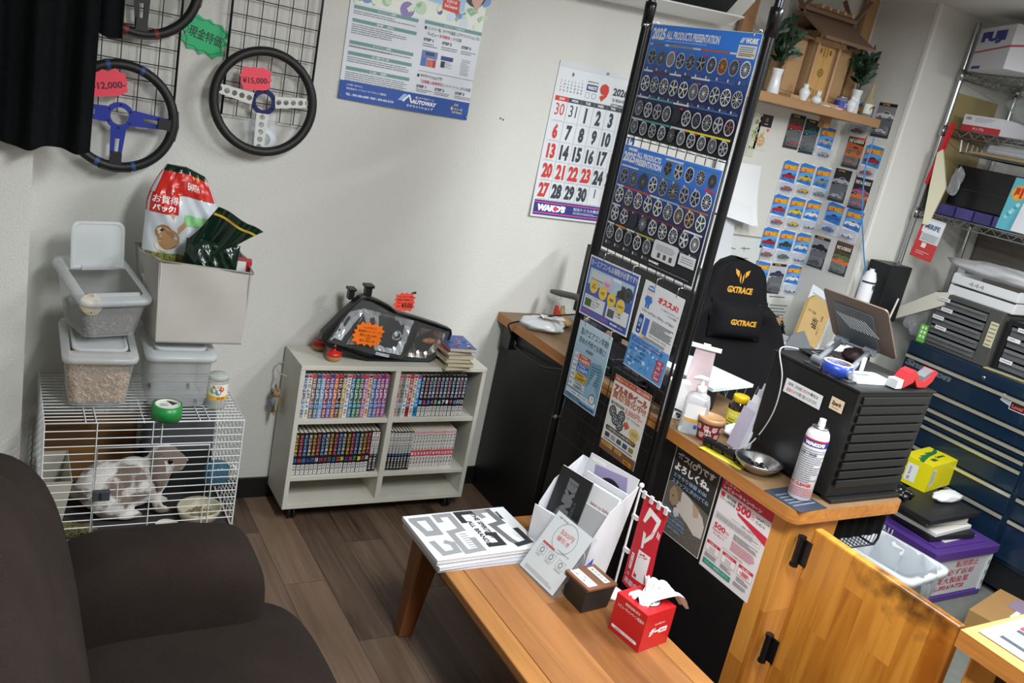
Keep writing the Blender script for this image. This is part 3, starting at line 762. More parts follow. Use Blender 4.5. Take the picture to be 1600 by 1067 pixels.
# water bottle at the right side
t = thing('water_bottle', 'blue plastic water bottle clipped inside the right end of the cage', 'water bottle', inc(cw-.052, .08, .27))
G().lathe([(0, 0), (.03, 0), (.036, .012), (.036, .06), (.03, .072), (0, .072)], clear('#3f7590', .55, .2), n=20, sx=1.15).build('bottle', t)
G().tube([(.0425, 0, .055), (.065, 0, .055)], .0085, pm('#dfe2de', .5), 12).build('cap', t)
t = thing('food_bowl', 'beige ceramic food bowl in front of the rabbit', 'bowl', inc(.495, .082, .131))
G().lathe([(0, .004), (.05, .004), (.066, .04), (.07, .048), (.074, .048), (.07, .03), (.058, 0), (0, 0)], pm('#b9b296', .45), n=28).build('bowl', t)
g = G()
for i in range(60):
    a = rnd.uniform(0, 2*PI); r = .05*math.sqrt(rnd.random()); g.ball((r*math.cos(a), r*math.sin(a), .012+rnd.uniform(0, .008)), (.006, .003, .003), pm('#8a7a55', .9), 6, 4, )
o = g.build('food_pellets', t); o['kind'] = 'stuff'
o = G().lathe([(0, .003), (.032, .003), (.036, .009), (.038, .009), (.033, 0), (0, 0)], pm('#cfccc2', .5), n=20).build('saucer', None, inc(.385, .042, .131)); tag(o, 'small pale dish beside the food bowl in the cage', 'dish')
# rabbit: one continuous skin
def rabbit():
    t = thing('rabbit', 'white and grey-brown lop-eared rabbit sitting in the cage facing the bowl', 'rabbit', T(CX0+.285, CY0+.165, .137) @ RZ(-4) @ Matrix.Scale(1.06, 4))
    m = bpy.data.materials.new('m_rabbit_fur'); m.use_nodes = True; nt = m.node_tree; L = nt.links; b = nt.nodes['Principled BSDF']; b.inputs['Roughness'].default_value = .95; b.inputs['Sheen Weight'].default_value = .3
    tc = nt.nodes.new('ShaderNodeTexCoord')
    def noise(sc_, loc_):
        mp = nt.nodes.new('ShaderNodeMapping'); mp.inputs['Location'].default_value = loc_; n = nt.nodes.new('ShaderNodeTexNoise'); n.inputs['Scale'].default_value = sc_; n.inputs['Detail'].default_value = 3
        L.new(tc.outputs['Object'], mp.inputs[0]); L.new(mp.outputs[0], n.inputs['Vector']); return n
    n = noise(13, (.23, .6, .1)); r = nt.nodes.new('ShaderNodeValToRGB'); r.color_ramp.elements[0].position = .47; r.color_ramp.elements[1].position = .55
    r.color_ramp.elements[0].color = rgb('#7c6c60'); r.color_ramp.elements[1].color = rgb('#e3dfd9'); L.new(n.outputs['Fac'], r.inputs[0]); L.new(r.outputs[0], b.inputs['Base Color'])
    n2 = noise(240, (0, 0, 0)); bp = nt.nodes.new('ShaderNodeBump'); bp.inputs['Strength'].default_value = .6; bp.inputs['Distance'].default_value = .004; L.new(n2.outputs['Fac'], bp.inputs['Height']); L.new(bp.outputs[0], b.inputs['Normal'])
    g = G(); B = lambda c, r, M=None: g.ball(c, r, m, 20, 12, M)
    B((-.07, .0, .085), (.095, .075, .085)); B((.0, .0, .10), (.085, .066, .085)); B((.055, 0, .12), (.055, .055, .07))     # haunch, back, chest
    B((-.06, -.05, .05), (.06, .035, .055)); B((-.06, .05, .05), (.06, .035, .055))                                         # thighs
    B((-.02, -.058, .014), (.055, .02, .016)); B((-.02, .058, .014), (.055, .02, .016))                                     # hind feet
    for s_ in (-1, 1):
        g.tube([(.06, s_*.03, .10), (.072, s_*.032, .055), (.078, s_*.032, .02)], [.026, .018, .015], m, 10); B((.092, s_*.032, .014), (.026, .015, .013))
    B((.07, 0, .15), (.048, .045, .05)); B((.088, 0, .186), (.05, .043, .044)); B((.122, 0, .170), (.037, .034, .034)); B((.11, -.016, .164), (.028, .023, .026)); B((.11, .016, .164), (.028, .023, .026))
    B((-.165, 0, .07), (.024, .022, .024))
    o = g.build('body', t); q = o.modifiers.new('Remesh', 'REMESH'); q.mode = 'VOXEL'; q.voxel_size = .006; q.use_smooth_shade = True
    q = o.modifiers.new('Smooth', 'SMOOTH'); q.iterations = 6; q.factor = .6
    dk = pm('#75665b', .95, vary=.15, bscale=90)
    for s_ in (-1, 1):
        e = G(); e.sheet(lambda u, v: (.064+.012*v+(u-.5)*.04*math.sin(min(1, v*1.15)*PI*.86+.35), s_*(.036+.022*math.sin(v*PI*.7)+.004*math.cos((u-.5)*4)), .211-.115*v), 10, 14, dk, True, .006); e.build('ear', t)
        G().ball((.103, s_*.0395, .189), (.0085, .005, .0085), pm('#0b0806', .08), 12, 8).build('eye', t)
    G().ball((.158, 0, .176), (.005, .007, .004), pm('#b58f86', .6), 10, 6).build('nose', t)
rabbit()
# ================================================================== CONTAINERS ON THE CAGE
M_FROST = clear('#dde0e0', .24, .4); M_LID = clear('#e6eaec', .45, .25)
def stocker(label, M, wb, wt, db, dt, hf, hb, openlid=False, casters=True):
    """slant-topped clear food bin: narrow at its foot, rim, lid with a flap"""
    t = thing('storage_container', label, 'storage container', M)
    h0 = .012
    bot = [(-wb/2, 0), (wb/2, 0), (wb/2, db), (-wb/2, db)]; e = (dt-db)/2
    top = [(-wt/2, -e, hf), (wt/2, -e, hf), (wt/2, db+e, hb), (-wt/2, db+e, hb)]
    def ringat(k, inset=0):
        """rounded outline between the foot and the rim"""
        pts = []
        for (bx, by), (tx, ty, tz) in zip(bot, top):
            pts.append(Vector((bx+(tx-bx)*k, by+(ty-by)*k, h0+(tz-h0)*k)))
        c = sum(pts, Vector())/4; out = []
        for i in range(4):
            p, a, b = pts[i], pts[i-1], pts[(i+1) % 4]; r = .03
            pa = p+(a-p).normalized()*r; pb = p+(b-p).normalized()*r
            for j in range(5):
                s_ = j/4; out.append((pa*(1-s_)**2+p*2*s_*(1-s_)+pb*s_*s_))
        if inset: out = [q+(c-q).normalized()*inset for q in out]
        return out
    g = G(); secs = [ringat(k) for k in (0, .04, .5, 1)]
    n = 20; vs = [p for s_ in secs for p in s_]
    g.add(vs, [(i*n+j, i*n+(j+1) % n, (i+1)*n+(j+1) % n, (i+1)*n+j) for i in range(3) for j in range(n)], M_FROST, True); g.add(secs[0], [tuple(range(n))], M_FROST)
    body = g.build('body', t)
    # rim and lid follow the slanted mouth
    R0 = ringat(1); c = sum(R0, Vector())/n
    nrm = (R0[5]-R0[0]).cross(R0[10]-R0[5]).normalized()
    if nrm.z < 0: nrm = -nrm
    def off(k, z): return [q+(q-c).normalized()*k+nrm*z for q in R0]
    g = G(); prof = [off(.001, -.012), off(.012, -.012), off(.014, .0), off(.010, .008), off(-.02, .010)]
    vs = [p for s_ in prof for p in s_]
    g.add(vs, [(i*n+j, i*n+(j+1) % n, (i+1)*n+(j+1) % n, (i+1)*n+j) for i in range(4) for j in range(n)], M_LID, True)
    X = (top[1][0]-.020); fv = Vector(top[3])-Vector(top[0]); fv2 = fv.normalized(); 
    def sp(x, k, z=.010): q = Vector((x, top[0][1], top[0][2]))+fv*k+nrm*z; return q
    rim = g.build('lid_rim', t)
    def flap(name, M_=None, k0=.12, k1=.70):
        a, b = sp(-X, k0, .011), sp(X, k1, .011)
        L_ = (sp(0, k1)-sp(0, k0)).length
        g = G(); pts = []
        for cx_, cy_ in ((X-.025, L_-.025), (-X+.025, L_-.025), (-X+.004, .004), (X-.004, .004)):
            r = .025 if cy_ > .01 else .004; a0 = {(1, 1): 0, (0, 1): 90, (0, 0): 180, (1, 0): 270}[(int(cx_ > 0), int(cy_ > .01))]
            for j in range(5):
                an = math.radians(a0+90*j/4); pts.append((cx_+r*math.cos(an), cy_+r*math.sin(an)))
        g.prism(pts, 0, .0035, M_LID)
        k = len(pts); inner = [(x*.86, L_/2+(y-L_/2)*.86) for x, y in pts]
        g.add([(x, y, .0035) for x, y in pts]+[(x*.93, L_/2+(y-L_/2)*.93, .009) for x, y in pts]+[(x, y, .0036) for x, y in inner], [(i, (i+1) % k, k+(i+1) % k, k+i) for i in range(k)]+[(k+i, k+(i+1) % k, 2*k+(i+1) % k, 2*k+i) for i in range(k)], M_LID, True)
        hinge = sp(0, k1, .012)
        return g, L_, hinge
    g, L_, hinge = flap('x')
    ang = math.degrees(math.atan2(fv2.z, fv2.y))
    if openlid:
        g.build('lid', t, T(*hinge) @ RX(84) @ RZ(0))
    else:
        g.build('lid', t, T(*hinge) @ RX(ang) @ RZ(180) @ Matrix.Scale(1, 4))
    # rear part of the top, fixed; front lip
    g = G()
    for k0, k1 in ((.69, .96),) if openlid else ((.69, .96), (.03, .15)):
        g.add([sp(-X-.01, k0), sp(X+.01, k0), sp(X+.01, k1), sp(-X-.01, k1)], [(0, 1, 2, 3)], M_LID)
    g.box((-.05, 0, 0), (.05, .012, .012), M_LID, T(*sp(0, .665, .012)) @ RX(ang))
    g.build('top_plate', t)
    if openlid: G().box((-.07, 0, 0), (.07, .01, .008), M_LID, T(*sp(0, .05, .011)) @ RX(ang)).build('front_lip', t)
    for sx in (-wb*.36, wb*.36):
        for sy in (.03, db-.03):
            G().lathe([(.002, -.004), (.011, -.004), (.011, .004), (.002, .004)], BLACK, M=T(sx, sy, .011) @ RY(90), n=14).build('caster', t)
    return t, ringat, h0
def pellets(label, cat, M, ringat, k0, zfun, mat, n, size, name, h0):
    """loose pellets: the heap's skin plus single pellets against the walls"""
    g = G(); rnd = random.Random(5)
    secs = [ringat(k, .014) for k in (.05, k0)]
    m = len(secs[0]); g.add([p for s_ in secs for p in s_], [(j, (j+1) % m, m+(j+1) % m, m+j) for j in range(m)], mat[0]); g.add(secs[1], [tuple(range(m))], mat[0])
    for i in range(n):
        k = rnd.uniform(.05, k0)
        S = ringat(k, .0135)
        if rnd.random() < .30:
            S = ringat(k0, rnd.uniform(.02, .07)); 
        j = rnd.randrange(m); s_ = rnd.random(); p = S[j]*(1-s_)+S[(j+1) % m]*s_
        if p.y > .1 and rnd.random() < .6: continue
        a = Vector((rnd.uniform(-1, 1), rnd.uniform(-.3, .3), rnd.uniform(-.8, .8))).normalized()*size*rnd.uniform(.6, 1.2)
        g.tube([p-a, p+a], size*.42, mat[1+i % (len(mat)-1)], 6)
    o = g.build(name, None, M); tag(o, label, cat); o['kind'] = 'stuff'; return o
ZB = CZ1+.0035
ML = T(.310, 2.80, ZB)
t, ra, h0 = stocker('frosted bin of tan wood pellets on the cage, under the bin with the raised lid', ML, .165, .20, .20, .25, .175, .215)
pellets('tan wood pellets inside the lower bin on the cage', 'pellets', ML, ra, .60, None, [pm('#b3946c', .9), pm('#c8a987', .85), pm('#b8956f', .85), pm('#d6bb9a', .85)], 1500, .0085, 'wood_pellets', h0)
MR = T(.547, 2.79, ZB)
stocker('empty frosted bin on the cage under the grey fabric box', MR, .175, .20, .20, .25, .19, .205)
MU = T(.338, 2.825, ZB+.224) @ RZ(16)
t, ra2, h2 = stocker('frosted bin with its lid raised on top of the pellet bin', MU, .16, .205, .19, .25, .135, .20, True)
pellets('grey feed pellets inside the bin with the raised lid', 'pellets', MU, ra2, .42, None, [pm('#6e6a66', .9), pm('#8e8a86', .85), pm('#77736f', .85)], 700, .006, 'feed_pellets', h2)
t = thing('feed_scoop', 'cream and blue scoop lying inside the bin with the raised lid', 'scoop', MU @ T(-.05, .07, .095))
G().lathe([(0, 0), (.028, 0), (.034, .03), (.032, .03), (.026, .003), (0, .003)], pm('#d8c4a0', .6), n=18, M=RX(70) @ RZ(0)).build('cup', t)
G().box((.02, -.012, -.004), (.10, -.002, .016), pm('#5c6c94', .5)).build('handle', t, bevel=.002)
# grey fabric box, soft sides
ZL = ZB+.232
M_FELT = pm('#b4b1aa', .8, vary=.12, bscale=9, bump=.2)
p0, p1 = oZ(243, 535, ZL), oZ(377, 540, ZL)
bx = thing('fabric_box', 'worn grey fabric box full of feed bags on the right bin', 'fabric box', (p0.x, p0.y, ZL))
bw = p1.x-p0.x; bd = .235
yF = p0.y
tl, tr, tb = oY(262, 408, yF), oY(397, 428, yF-.015), oY(211, 380, yF+bd)
hL, hR = tl.z-ZL, tr.z-ZL
g = G()
def wall(P0, P1, Q0, Q1, bow, m=M_FELT, n=10, nv=8, wav=.006):
    P0, P1, Q0, Q1 = map(Vector, (P0, P1, Q0, Q1))
    def f(u, v):
        a = P0.lerp(P1, u); b = Q0.lerp(Q1, u); q = a.lerp(b, v); nn = (P1-P0).cross(Q0-P0).normalized()
        return q+nn*(bow*math.sin(u*PI)*v+wav*math.sin(u*7+v*5)*v)
    g.sheet(f, n, nv, m, True, .004)
FL, FR, BR, BL = (0, 0, 0), (bw, .0, 0), (bw-.01, bd, 0), (tb.x-p0.x+.035, bd, 0)
TFL, TFR, TBR, TBL = (-.01, 0, hL), (tr.x-p0.x, -.01, hR), (bw+.005, bd, hR+.03), (tb.x-p0.x, bd, tb.z-ZL)
wall(FL, FR, TFL, TFR, .004); wall(FR, BR, TFR, TBR, .01); wall(BR, BL, TBR, TBL, 0); wall(BL, FL, TBL, TFL, .006)
g.add([FL, FR, BR, BL], [(0, 1, 2, 3)], M_FELT)
g.build('body', bx)
g = G(); e = pm('#8f8d88', .8)
g.tube([Vector(TFL)+Vector((0, -.002, 0)), Vector(TFR)+Vector((0, -.002, 0)), TBR, TBL], .003, e, 6, True); g.build('piping', bx); g = G(); g.tube([Vector(FL)+Vector((0, -.002, .004)), Vector(FR)+Vector((0, -.002, .004))], .0028, e, 6); g.build('piping', bx)
# feed bags: pillow bags with printed fronts
def pillow(name, label, M, w_, h_, d_, mats, prints, bend=0, seed=1, narrow=0):
    t = thing(name, label, 'feed bag', M)
    rnd = random.Random(seed); ph = [rnd.uniform(0, 6) for _ in range(8)]
    def surf(x, y, z, s_=1):
        u, v = x/w_, y/h_
        b = (max(0, 4*u*(1-u))**.5)*(max(0, 4*v*(1-v))**.42)
        wr = .012*math.sin(u*9+v*5+ph[0])*math.sin(v*8+ph[1])*b+.005*math.sin(u*23+ph[2]+v*9)*math.sin(v*19-u*7+ph[3])*b+.004*math.sin((u+v)*31+ph[4])*b
        sh = bend*v*v; kk = 1-narrow*max(0, (v-.72)/.28)**1.5-.4*narrow*max(0, 1-v/.35)
        return ((u-.5)*w_*kk+sh, v*h_-narrow*.22*h_*max(0, u-.5)*v*v, s_*(d_/2*b+wr*(1 if s_ > 0 else .6)+z))
    g = G(); N = 40
    def face(s_): g.sheet(lambda u, v: surf(u*w_, v*h_, 0, s_), N, N, mats, True)
    face(1); face(-1)
    body = g.build('bag_skin', t)
    return t, body, surf
def bagprint(t, body, surf, w_, h_, fn):
    g = G(); pr = Pr(g, w_, h_, fn=lambda x, y, z: surf(x, y, z+.0012)); fn(pr); g.build('print', t)
def dense(pr, x0, y0, x1, y1, col, l, n=14):
    """patch cut small enough to follow the folds"""
    pts = [(x0+(x1-x0)*i/n, y0+(y1-y0)*j/n) for j in range(n+1) for i in range(n+1)]
    pr.put(pts, [((j+1)*(n+1)+i, (j+1)*(n+1)+i+1, j*(n+1)+i+1, j*(n+1)+i) for j in range(n) for i in range(n)], col, l)
GLOSS = pm('#cfd6dc', .22); GREENB = pm('#10261c', .18); REDB = pm('#c8281f', .25)
pc = oY(275, 345, yF+.10)
Mb = T(pc.x+.018, yF+.15, ZL+.09) @ RZ(4) @ RX(90) @ RX(-3) @ RZ(-3)
t, body, sf = pillow('feed_bag', 'tall white and red rabbit feed bag standing in the grey fabric box', Mb, .225, .45, .10, GLOSS, None, -.01, 2, .45)
def pf(pr):
    dense(pr, .02, .0, .98, .045, GREENB, 2, 10); dense(pr, .0, .045, 1.0, .20, REDB, 2, 16)
    dense(pr, .0, .20, .40, .34, REDB, 2, 10)
    pr.c(.60, .125, .13, '#a81d18', 5, 20, .05); pr.t('EARTH', .50, .10, .70, .15, '#f0e6d8', .03, 8)
    for cx_ in (.63, .72): pr.c(cx_, .055, .03, '#e0b060', 6, 10)
    pr.t('お買得', .05, .215, .38, .27, '#fff', .05, 8); pr.t('パック!', .06, .28, .36, .325, '#fff', .05, 8)
    dense(pr, .50, .33, .92, .405, '#8fcf8a', 4, 10)
    pr.c(.74, .53, .15, '#2f5a44', 5, 24, .055); pr.lines(.64, .51, .84, .55, 2, '#d8e8dc', 8)
    # rabbit picture
    pr.c(.30, .52, .14, '#b48a5c', 5, 20, .075); pr.c(.22, .47, .10, '#a87c50', 6, 16, .055)
    pr.poly([(.22, .44), (.30, .33), (.36, .34), (.32, .46)], '#c49a70', 7); pr.poly([(.34, .46), (.50, .38), (.54, .41), (.38, .49)], '#b88e66', 7)
    pr.c(.20, .455, .022, '#1a120c', 9, 10); pr.c(.24, .57, .11, '#e4d8c6', 7, 16, .04)
    dense(pr, .0, .62, .62, .80, '#7d9a4e', 4, 12); pr.t('うたい込む', .04, .62, .60, .69, '#b0342a', .06, 9); pr.t('バニーグレード', .10, .70, .62, .75, '#f0ece0', .05, 9)
    dense(pr, .0, .82, 1, .99, '#7c8a4c', 3, 12)
bagprint(t, body, sf, .225, .45, pf)
pg2 = oY(320, 420, yF+.02)
Mg = T(pg2.x+.01, yF+.042, ZL+.085) @ RZ(-6) @ RX(90) @ RX(2) @ RZ(-3)
t, body, sf = pillow('feed_bag', 'dark green folded feed bag in the grey fabric box leaning on the white bag', Mg, .165, .25, .055, GREENB, None, 0, 6)
def pf2(pr):
    dense(pr, .62, .40, .90, 1, '#c9d4dc', 2, 10); dense(pr, .36, .36, .66, .64, REDB, 4, 8)
    pr.t('お買得', .40, .41, .62, .48, '#fff', .05, 8); pr.t('パック', .41, .50, .61, .56, '#fff', .05, 8)
    rnd = random.Random(8)
    for i in range(40):
        x, y = rnd.uniform(.06, .5), rnd.uniform(.5, .92); pr.ln(x, y, x+rnd.uniform(-.1, .12), y-rnd.uniform(.06, .16), .012, rnd.choice(['#7fae5a', '#c8d8b4', '#9ac06c', '#e6ecd8']), 5)
    pr.poly([(.66, .92), (.74, .84), (.78, .88), (.86, .82), (.84, .96)], '#a88660', 6)
bagprint(t, body, sf, .165, .25, pf2)
a = oY(352, 385, yF+.03); b = oY(368, 322, yF+.03)
def neck(u, v):
    p = Vector((-.05+.03*v, .19+.11*v, .02)).lerp(Vector((.075+.02*v, .215+.085*v, .02)), u) if False else None
    w0 = .075+.035*v; cx_ = -.03+.10*v; cy_ = .225+.115*v
    dx_ = Vector((.83, -.55)); q = (u-.5)*w0*1.6
    return (cx_+dx_.x*q, cy_+dx_.y*q*.35+dx_.y*q*.25, .016*math.sin(u*9+v*3)+.02*v)
g = G(); g.sheet(neck, 24, 16, GREENB, True, .004); n_ = g.build('folded_neck', t)
g = G(); g.sheet(lambda u, v: tuple(Vector(neck(u, .80+.05*v))+Vector((0, 0, .0016))), 24, 2, pm('#c8a63c', .35), True, .0008); g.build('gold_stripe', t)
g = G(); g.box((0, 0, 0), (.075, .05, .11), pm('#b3202a', .5)); pr = Pr(g, .075, .11, faceY(0, -.0002, 0)); pr.r(.35, .0, .75, .35, '#e2e2de', 1)
tag(g.build('treat_box', None, T(p0.x+bw*.80, yF+.07, ZL+.16) @ RZ(-12)), 'small red and white carton behind the green bag in the fabric box', 'carton')
# tape roll and jar on the cage
def ringprof(ro, ri, h): return [(ri, 0), (ro, 0), (ro, h), (ri, h), (ri, 0)]
pt = oZ(260, 652, ZB+.001)
t = thing('tape_roll', 'roll of green packing tape lying on the cage', 'tape', (pt.x, pt.y, ZB))
G().lathe(ringprof(.046, .0385, .048), pm('#1f8a3f', .35), n=40).build('tape', t); g = G(); g.lathe(ringprof(.0384, .0355, .049), pm('#d8d2c4', .7), n=40); g.build('core', t)
g = G(); pr = Pr(g, .074, .074, T(-.037, -.037, .0445)); pr.c(.5, .5, .48, '#e8e8e6', 0, 32); pr.poly([(.5, .03), (.7, .08), (.95, .35), (.7, .55)], '#2b2b2d', 1); pr.lines(.2, .35, .55, .62, 4, '#444', 1); g.build('label', t)
pj = oZ(333, 638, ZB+.001)
t = thing('treat_jar', 'clear plastic jar with a colourful label beside the green tape', 'jar', (pj.x+.012, pj.y+.02, ZB))
G().lathe([(0, .001), (.031, .001), (.034, .006), (.034, .092), (.03, .1), (.03, .104)], clear('#dfe0da', .3, .2), n=26).build('body', t)
G().lathe([(.0, .118), (.031, .118), (.033, .114), (.033, .1035), (.031, .1035)], clear('#d9dcda', .45, .3), n=26).build('lid', t)
g = G(); pr = Pr(g, .085, .055, fn=lambda x, y, z: ((.0345+z)*math.cos(-PI*.93+x/.0345), (.0345+z)*math.sin(-PI*.93+x/.0345), .036+y))
pr.sheet('#e9e6dc', .0002, 10); pr.r(0, .75, 1, 1, '#e0b23c', 1); pr.c(.3, .4, .13, '#8fae4a', 2); pr.c(.5, .5, .12, '#5a8ab0', 2); pr.c(.62, .3, .1, '#d0502e', 2); pr.t('トゲ', .28, .06, .62, .28, '#b03a2e', .05, 4); pr.t('ALIN', .45, .80, .75, .95, '#c03020', .03, 4); g.build('label', t)

# ================================================================== ON THE BOOKSHELF
ST = SZ1+.0008
YH = 2.985
def hp(x, y): return (490+x/5.926, 430+y/5.926)
Mh = T(*oY(*hp(60, 840), YH)) @ RX(90)
Mh[2][3] = ST
Mi = Mh.inverted()
def hl(x, y):
    q = Mi @ oY(*hp(x, y), YH); return (q.x, max(q.y, .0))
t = thing('headlight', 'used black and clear car headlight with price cards on top of the bookshelf', 'headlight', Mh, None)
out = [hl(*q) for q in ((62, 590), (75, 525), (250, 350), (425, 195), (470, 180), (600, 225), (700, 275), (760, 330), (960, 385), (1150, 445), (1262, 490), (1268, 530), (1235, 620), (1180, 710), (1060, 800), (900, 835), (660, 832), (480, 790), (300, 715), (120, 650))]
BLK = pm('#121314', .35); CLR = clear('#eef2f4', .07, .04)
def scal(P, k, c=None):
    c = c or (sum(p[0] for p in P)/len(P), sum(p[1] for p in P)/len(P)); return [(c[0]+(x-c[0])*k, c[1]+(y-c[1])*k) for x, y in P]
g = G(); n = len(out)
o1 = [(x, y, -.09) for x, y in scal(out, .8)]; o1 = [(x, max(y, .012), z) for x, y, z in o1]; o2 = [(x, y, -.02) for x, y in out]; o3 = [(x, y, .016) for x, y in out]; o4 = [(x, y, .018) for x, y in scal(out, .93)]; o5 = [(x, y, -.012) for x, y in scal(out, .90)]
S = [o1, o2, o3, o4, o5]
g.add([p for s_ in S for p in s_], [(i*n+j, i*n+(j+1) % n, (i+1)*n+(j+1) % n, (i+1)*n+j) for i in range(4) for j in range(n)], BLK); g.add(o1, [tuple(range(n))], BLK); g.add(o5, [tuple(range(n))], pm('#1a1b1d', .5))
g.build('housing', t, bevel=.002)
# reflectors
def facet(name, pts, m, nx, ny, dep, z0):
    """faceted bowl over a four-cornered patch"""
    P = [Vector((*hl(*q), 0)) for q in pts]; g = G()
    rnd = random.Random(nx)
    vs = []
    for j in range(ny+1):
        for i in range(nx+1):
            u, v = i/nx, j/ny; q = P[0].lerp(P[1], u).lerp(P[3].lerp(P[2], u), v); b = 16*u*(1-u)*v*(1-v)
            vs.append((q.x, q.y, z0-dep*b+rnd.uniform(-.005, .005)))
    g.add(vs, [(j*(nx+1)+i, (j+1)*(nx+1)+i, (j+1)*(nx+1)+i+1, j*(nx+1)+i+1) for j in range(ny) for i in range(nx)], m); return g.build(name, t)
REF = pm('#e4e7ea', .28, .6)
facet('main_reflector', [(440, 300), (930, 420), (800, 735), (560, 690)], REF, 15, 10, .045, .004)
facet('side_reflector', [(330, 330), (480, 310), (250, 600), (170, 570)], REF, 6, 8, .02, .004)
facet('inner_reflector', [(480, 310), (600, 340), (610, 640), (300, 640)], REF, 8, 7, .035, .003)
facet('turn_reflector', [(965, 475), (1235, 535), (1080, 770), (850, 750)], pm('#c9c4bd', .2, 1), 10, 8, .03, .004)
bx_, by_ = hl(770, 560); G().lathe([(.0, .0), (.018, .0), (.02, .004), (.02, .01), (.012, .014), (0, .016)], CHROME, (bx_, by_, -.01), 18).build('bulb_shield', t)
bx_, by_ = hl(1070, 610); G().ball((bx_, by_, -.004), (.03, .012, .012), pm('#d98a4a', .15, trans=.4), 14, 10).build('amber_bulb', t)
def strip(name, pts, wd, m, z):
    g = G(); g.tube([(*hl(*q), z) for q in pts], wd, m, 6); return g.build(name, t)
strip('divider_rib', [(950, 420), (945, 520), (920, 610), (870, 690), (790, 770)], .004, BLK, .008)
strip('chrome_edge', [(430, 330), (330, 440), (150, 590)], .0035, REF, .008)
# clear front lens with a shallow dome
lens = [hl(*q) for q in ((110, 600), (240, 400), (430, 215), (520, 230), (700, 330), (940, 410), (1240, 510), (1190, 680), (1060, 780), (860, 775), (600, 735), (330, 660))]
g = G(); n = len(lens); c_ = (sum(p[0] for p in lens)/n, sum(p[1] for p in lens)/n)
vs = []
for k, z in ((1, .018), (.85, .026), (.6, .032), (.3, .034)): vs += [(x, y, z) for x, y in scal(lens, k, c_)]
vs.append((*c_, .035))
g.add(vs, [(i*n+j, i*n+(j+1) % n, (i+1)*n+(j+1) % n, (i+1)*n+j) for i in range(3) for j in range(n)]+[(3*n+j, 3*n+(j+1) % n, 4*n) for j in range(n)], CLR, True); g.build('lens', t)
# mounting tabs
for q, ww, hh_ in (((535, 150), .026, .03), ((375, 175), .022, .026)):
    x, y = hl(*q); g = G(); g.box((x-ww/2, y-.03, -.05), (x+ww/2, y+hh_*.6, -.02), BLK); g.box((x-ww*.72, y+hh_*.2, -.055), (x+ww*.72, y+hh_*.62, -.015), BLK); g.build('mounting_tab', t, bevel=.003)
x, y = hl(910, 195); g = G(); g.tube([(x-.012, y-.05, -.02), (x-.004, y-.01, -.02), (x+.01, y+.006, -.02), (x+.024, y+.01, -.02)], .005, BLK, 8); g.build('bracket', t)
g = G(); x, y = hl(560, 690); pr = Pr(g, .058, .011, T(x, y-.012, .019) @ RZ(-12)); pr.sheet('#dfe8ee', .0004); pr.t('施工済サンプル見本品', .06, .25, .94, .75, '#2a3a55', .02); g.build('sticker', t)
def cardM(px, py, y, rot): 
    p = oY(px, py, y); return T(p.x, y, p.z) @ RX(90) @ RZ(rot)
g = G(); star(g, .125, .095, None, '#ff7a12', 15, .2); pr = Pr(g, .125, .095, T(-.0625, -.0475, .0014))
pr.t('ヘッドライト', .28, .18, .72, .28, '#3a1c0a', .015); pr.t('唇気磨き+コーティング', .16, .32, .88, .43, '#3a1c0a', .015); pr.t('税込 ¥3,300-', .22, .48, .80, .60, '#3a1c0a', .015); pr.t('お試し', .45, .62, .62, .69, '#3a1c0a', .01); pr.t('耐久 約3ヶ月', .26, .72, .74, .82, '#3a1c0a', .015)
tag(g.build('price_card', None, cardM(575.5, 522.5, YH-.042, -6)), 'orange burst price card on the headlight lens reading 3,300 yen', 'price card', 'price cards on the headlight')
g = G(); star(g, .088, .076, None, '#ff5a44', 13, .16); pr = Pr(g, .088, .076, T(-.044, -.038, .0014))
pr.t('バルブきれい交換', .16, .16, .86, .27, '#46120c', .015); pr.t('車検と同時施工で', .16, .32, .88, .43, '#46120c', .015); pr.t('なる', .16, .48, .30, .58, '#46120c', .015); pr.t('¥500', .36, .52, .88, .80, '#46120c', .02); pr.t('税込', .16, .66, .30, .76, '#46120c', .015)
tag(g.build('price_card', None, cardM(632, 472, YH-.02, 2)), 'red-orange burst price card above the headlight reading 500 yen', 'price card', 'price cards on the headlight')
# spinning tops
def top_toy(px, py, label, sc_=1):
    p = oZ(px, py, ST); t = thing('spinning_top', label, 'spinning top', T(p.x, p.y+.02, ST) @ Matrix.Scale(sc_, 4), 'red spinning tops on the bookshelf')
    G().lathe([(0, 0), (.018, 0), (.026, .008), (.029, .018), (.028, .021)], pm('#b08a55', .45, vary=.15, bscale=40), n=28).build('wooden_base', t)
    G().lathe([(.029, .021), (.03, .026), (.027, .034), (.018, .039), (.006, .041), (.0045, .05), (.0035, .062), (0, .064)], pm('#c62a22', .3), n=28).build('red_cap', t)
top_toy(523, 566, 'red spinning top standing at the front of the bookshelf under the headlight')
top_toy(500, 549, 'red spinning top half hidden behind the headlight tip', .95)
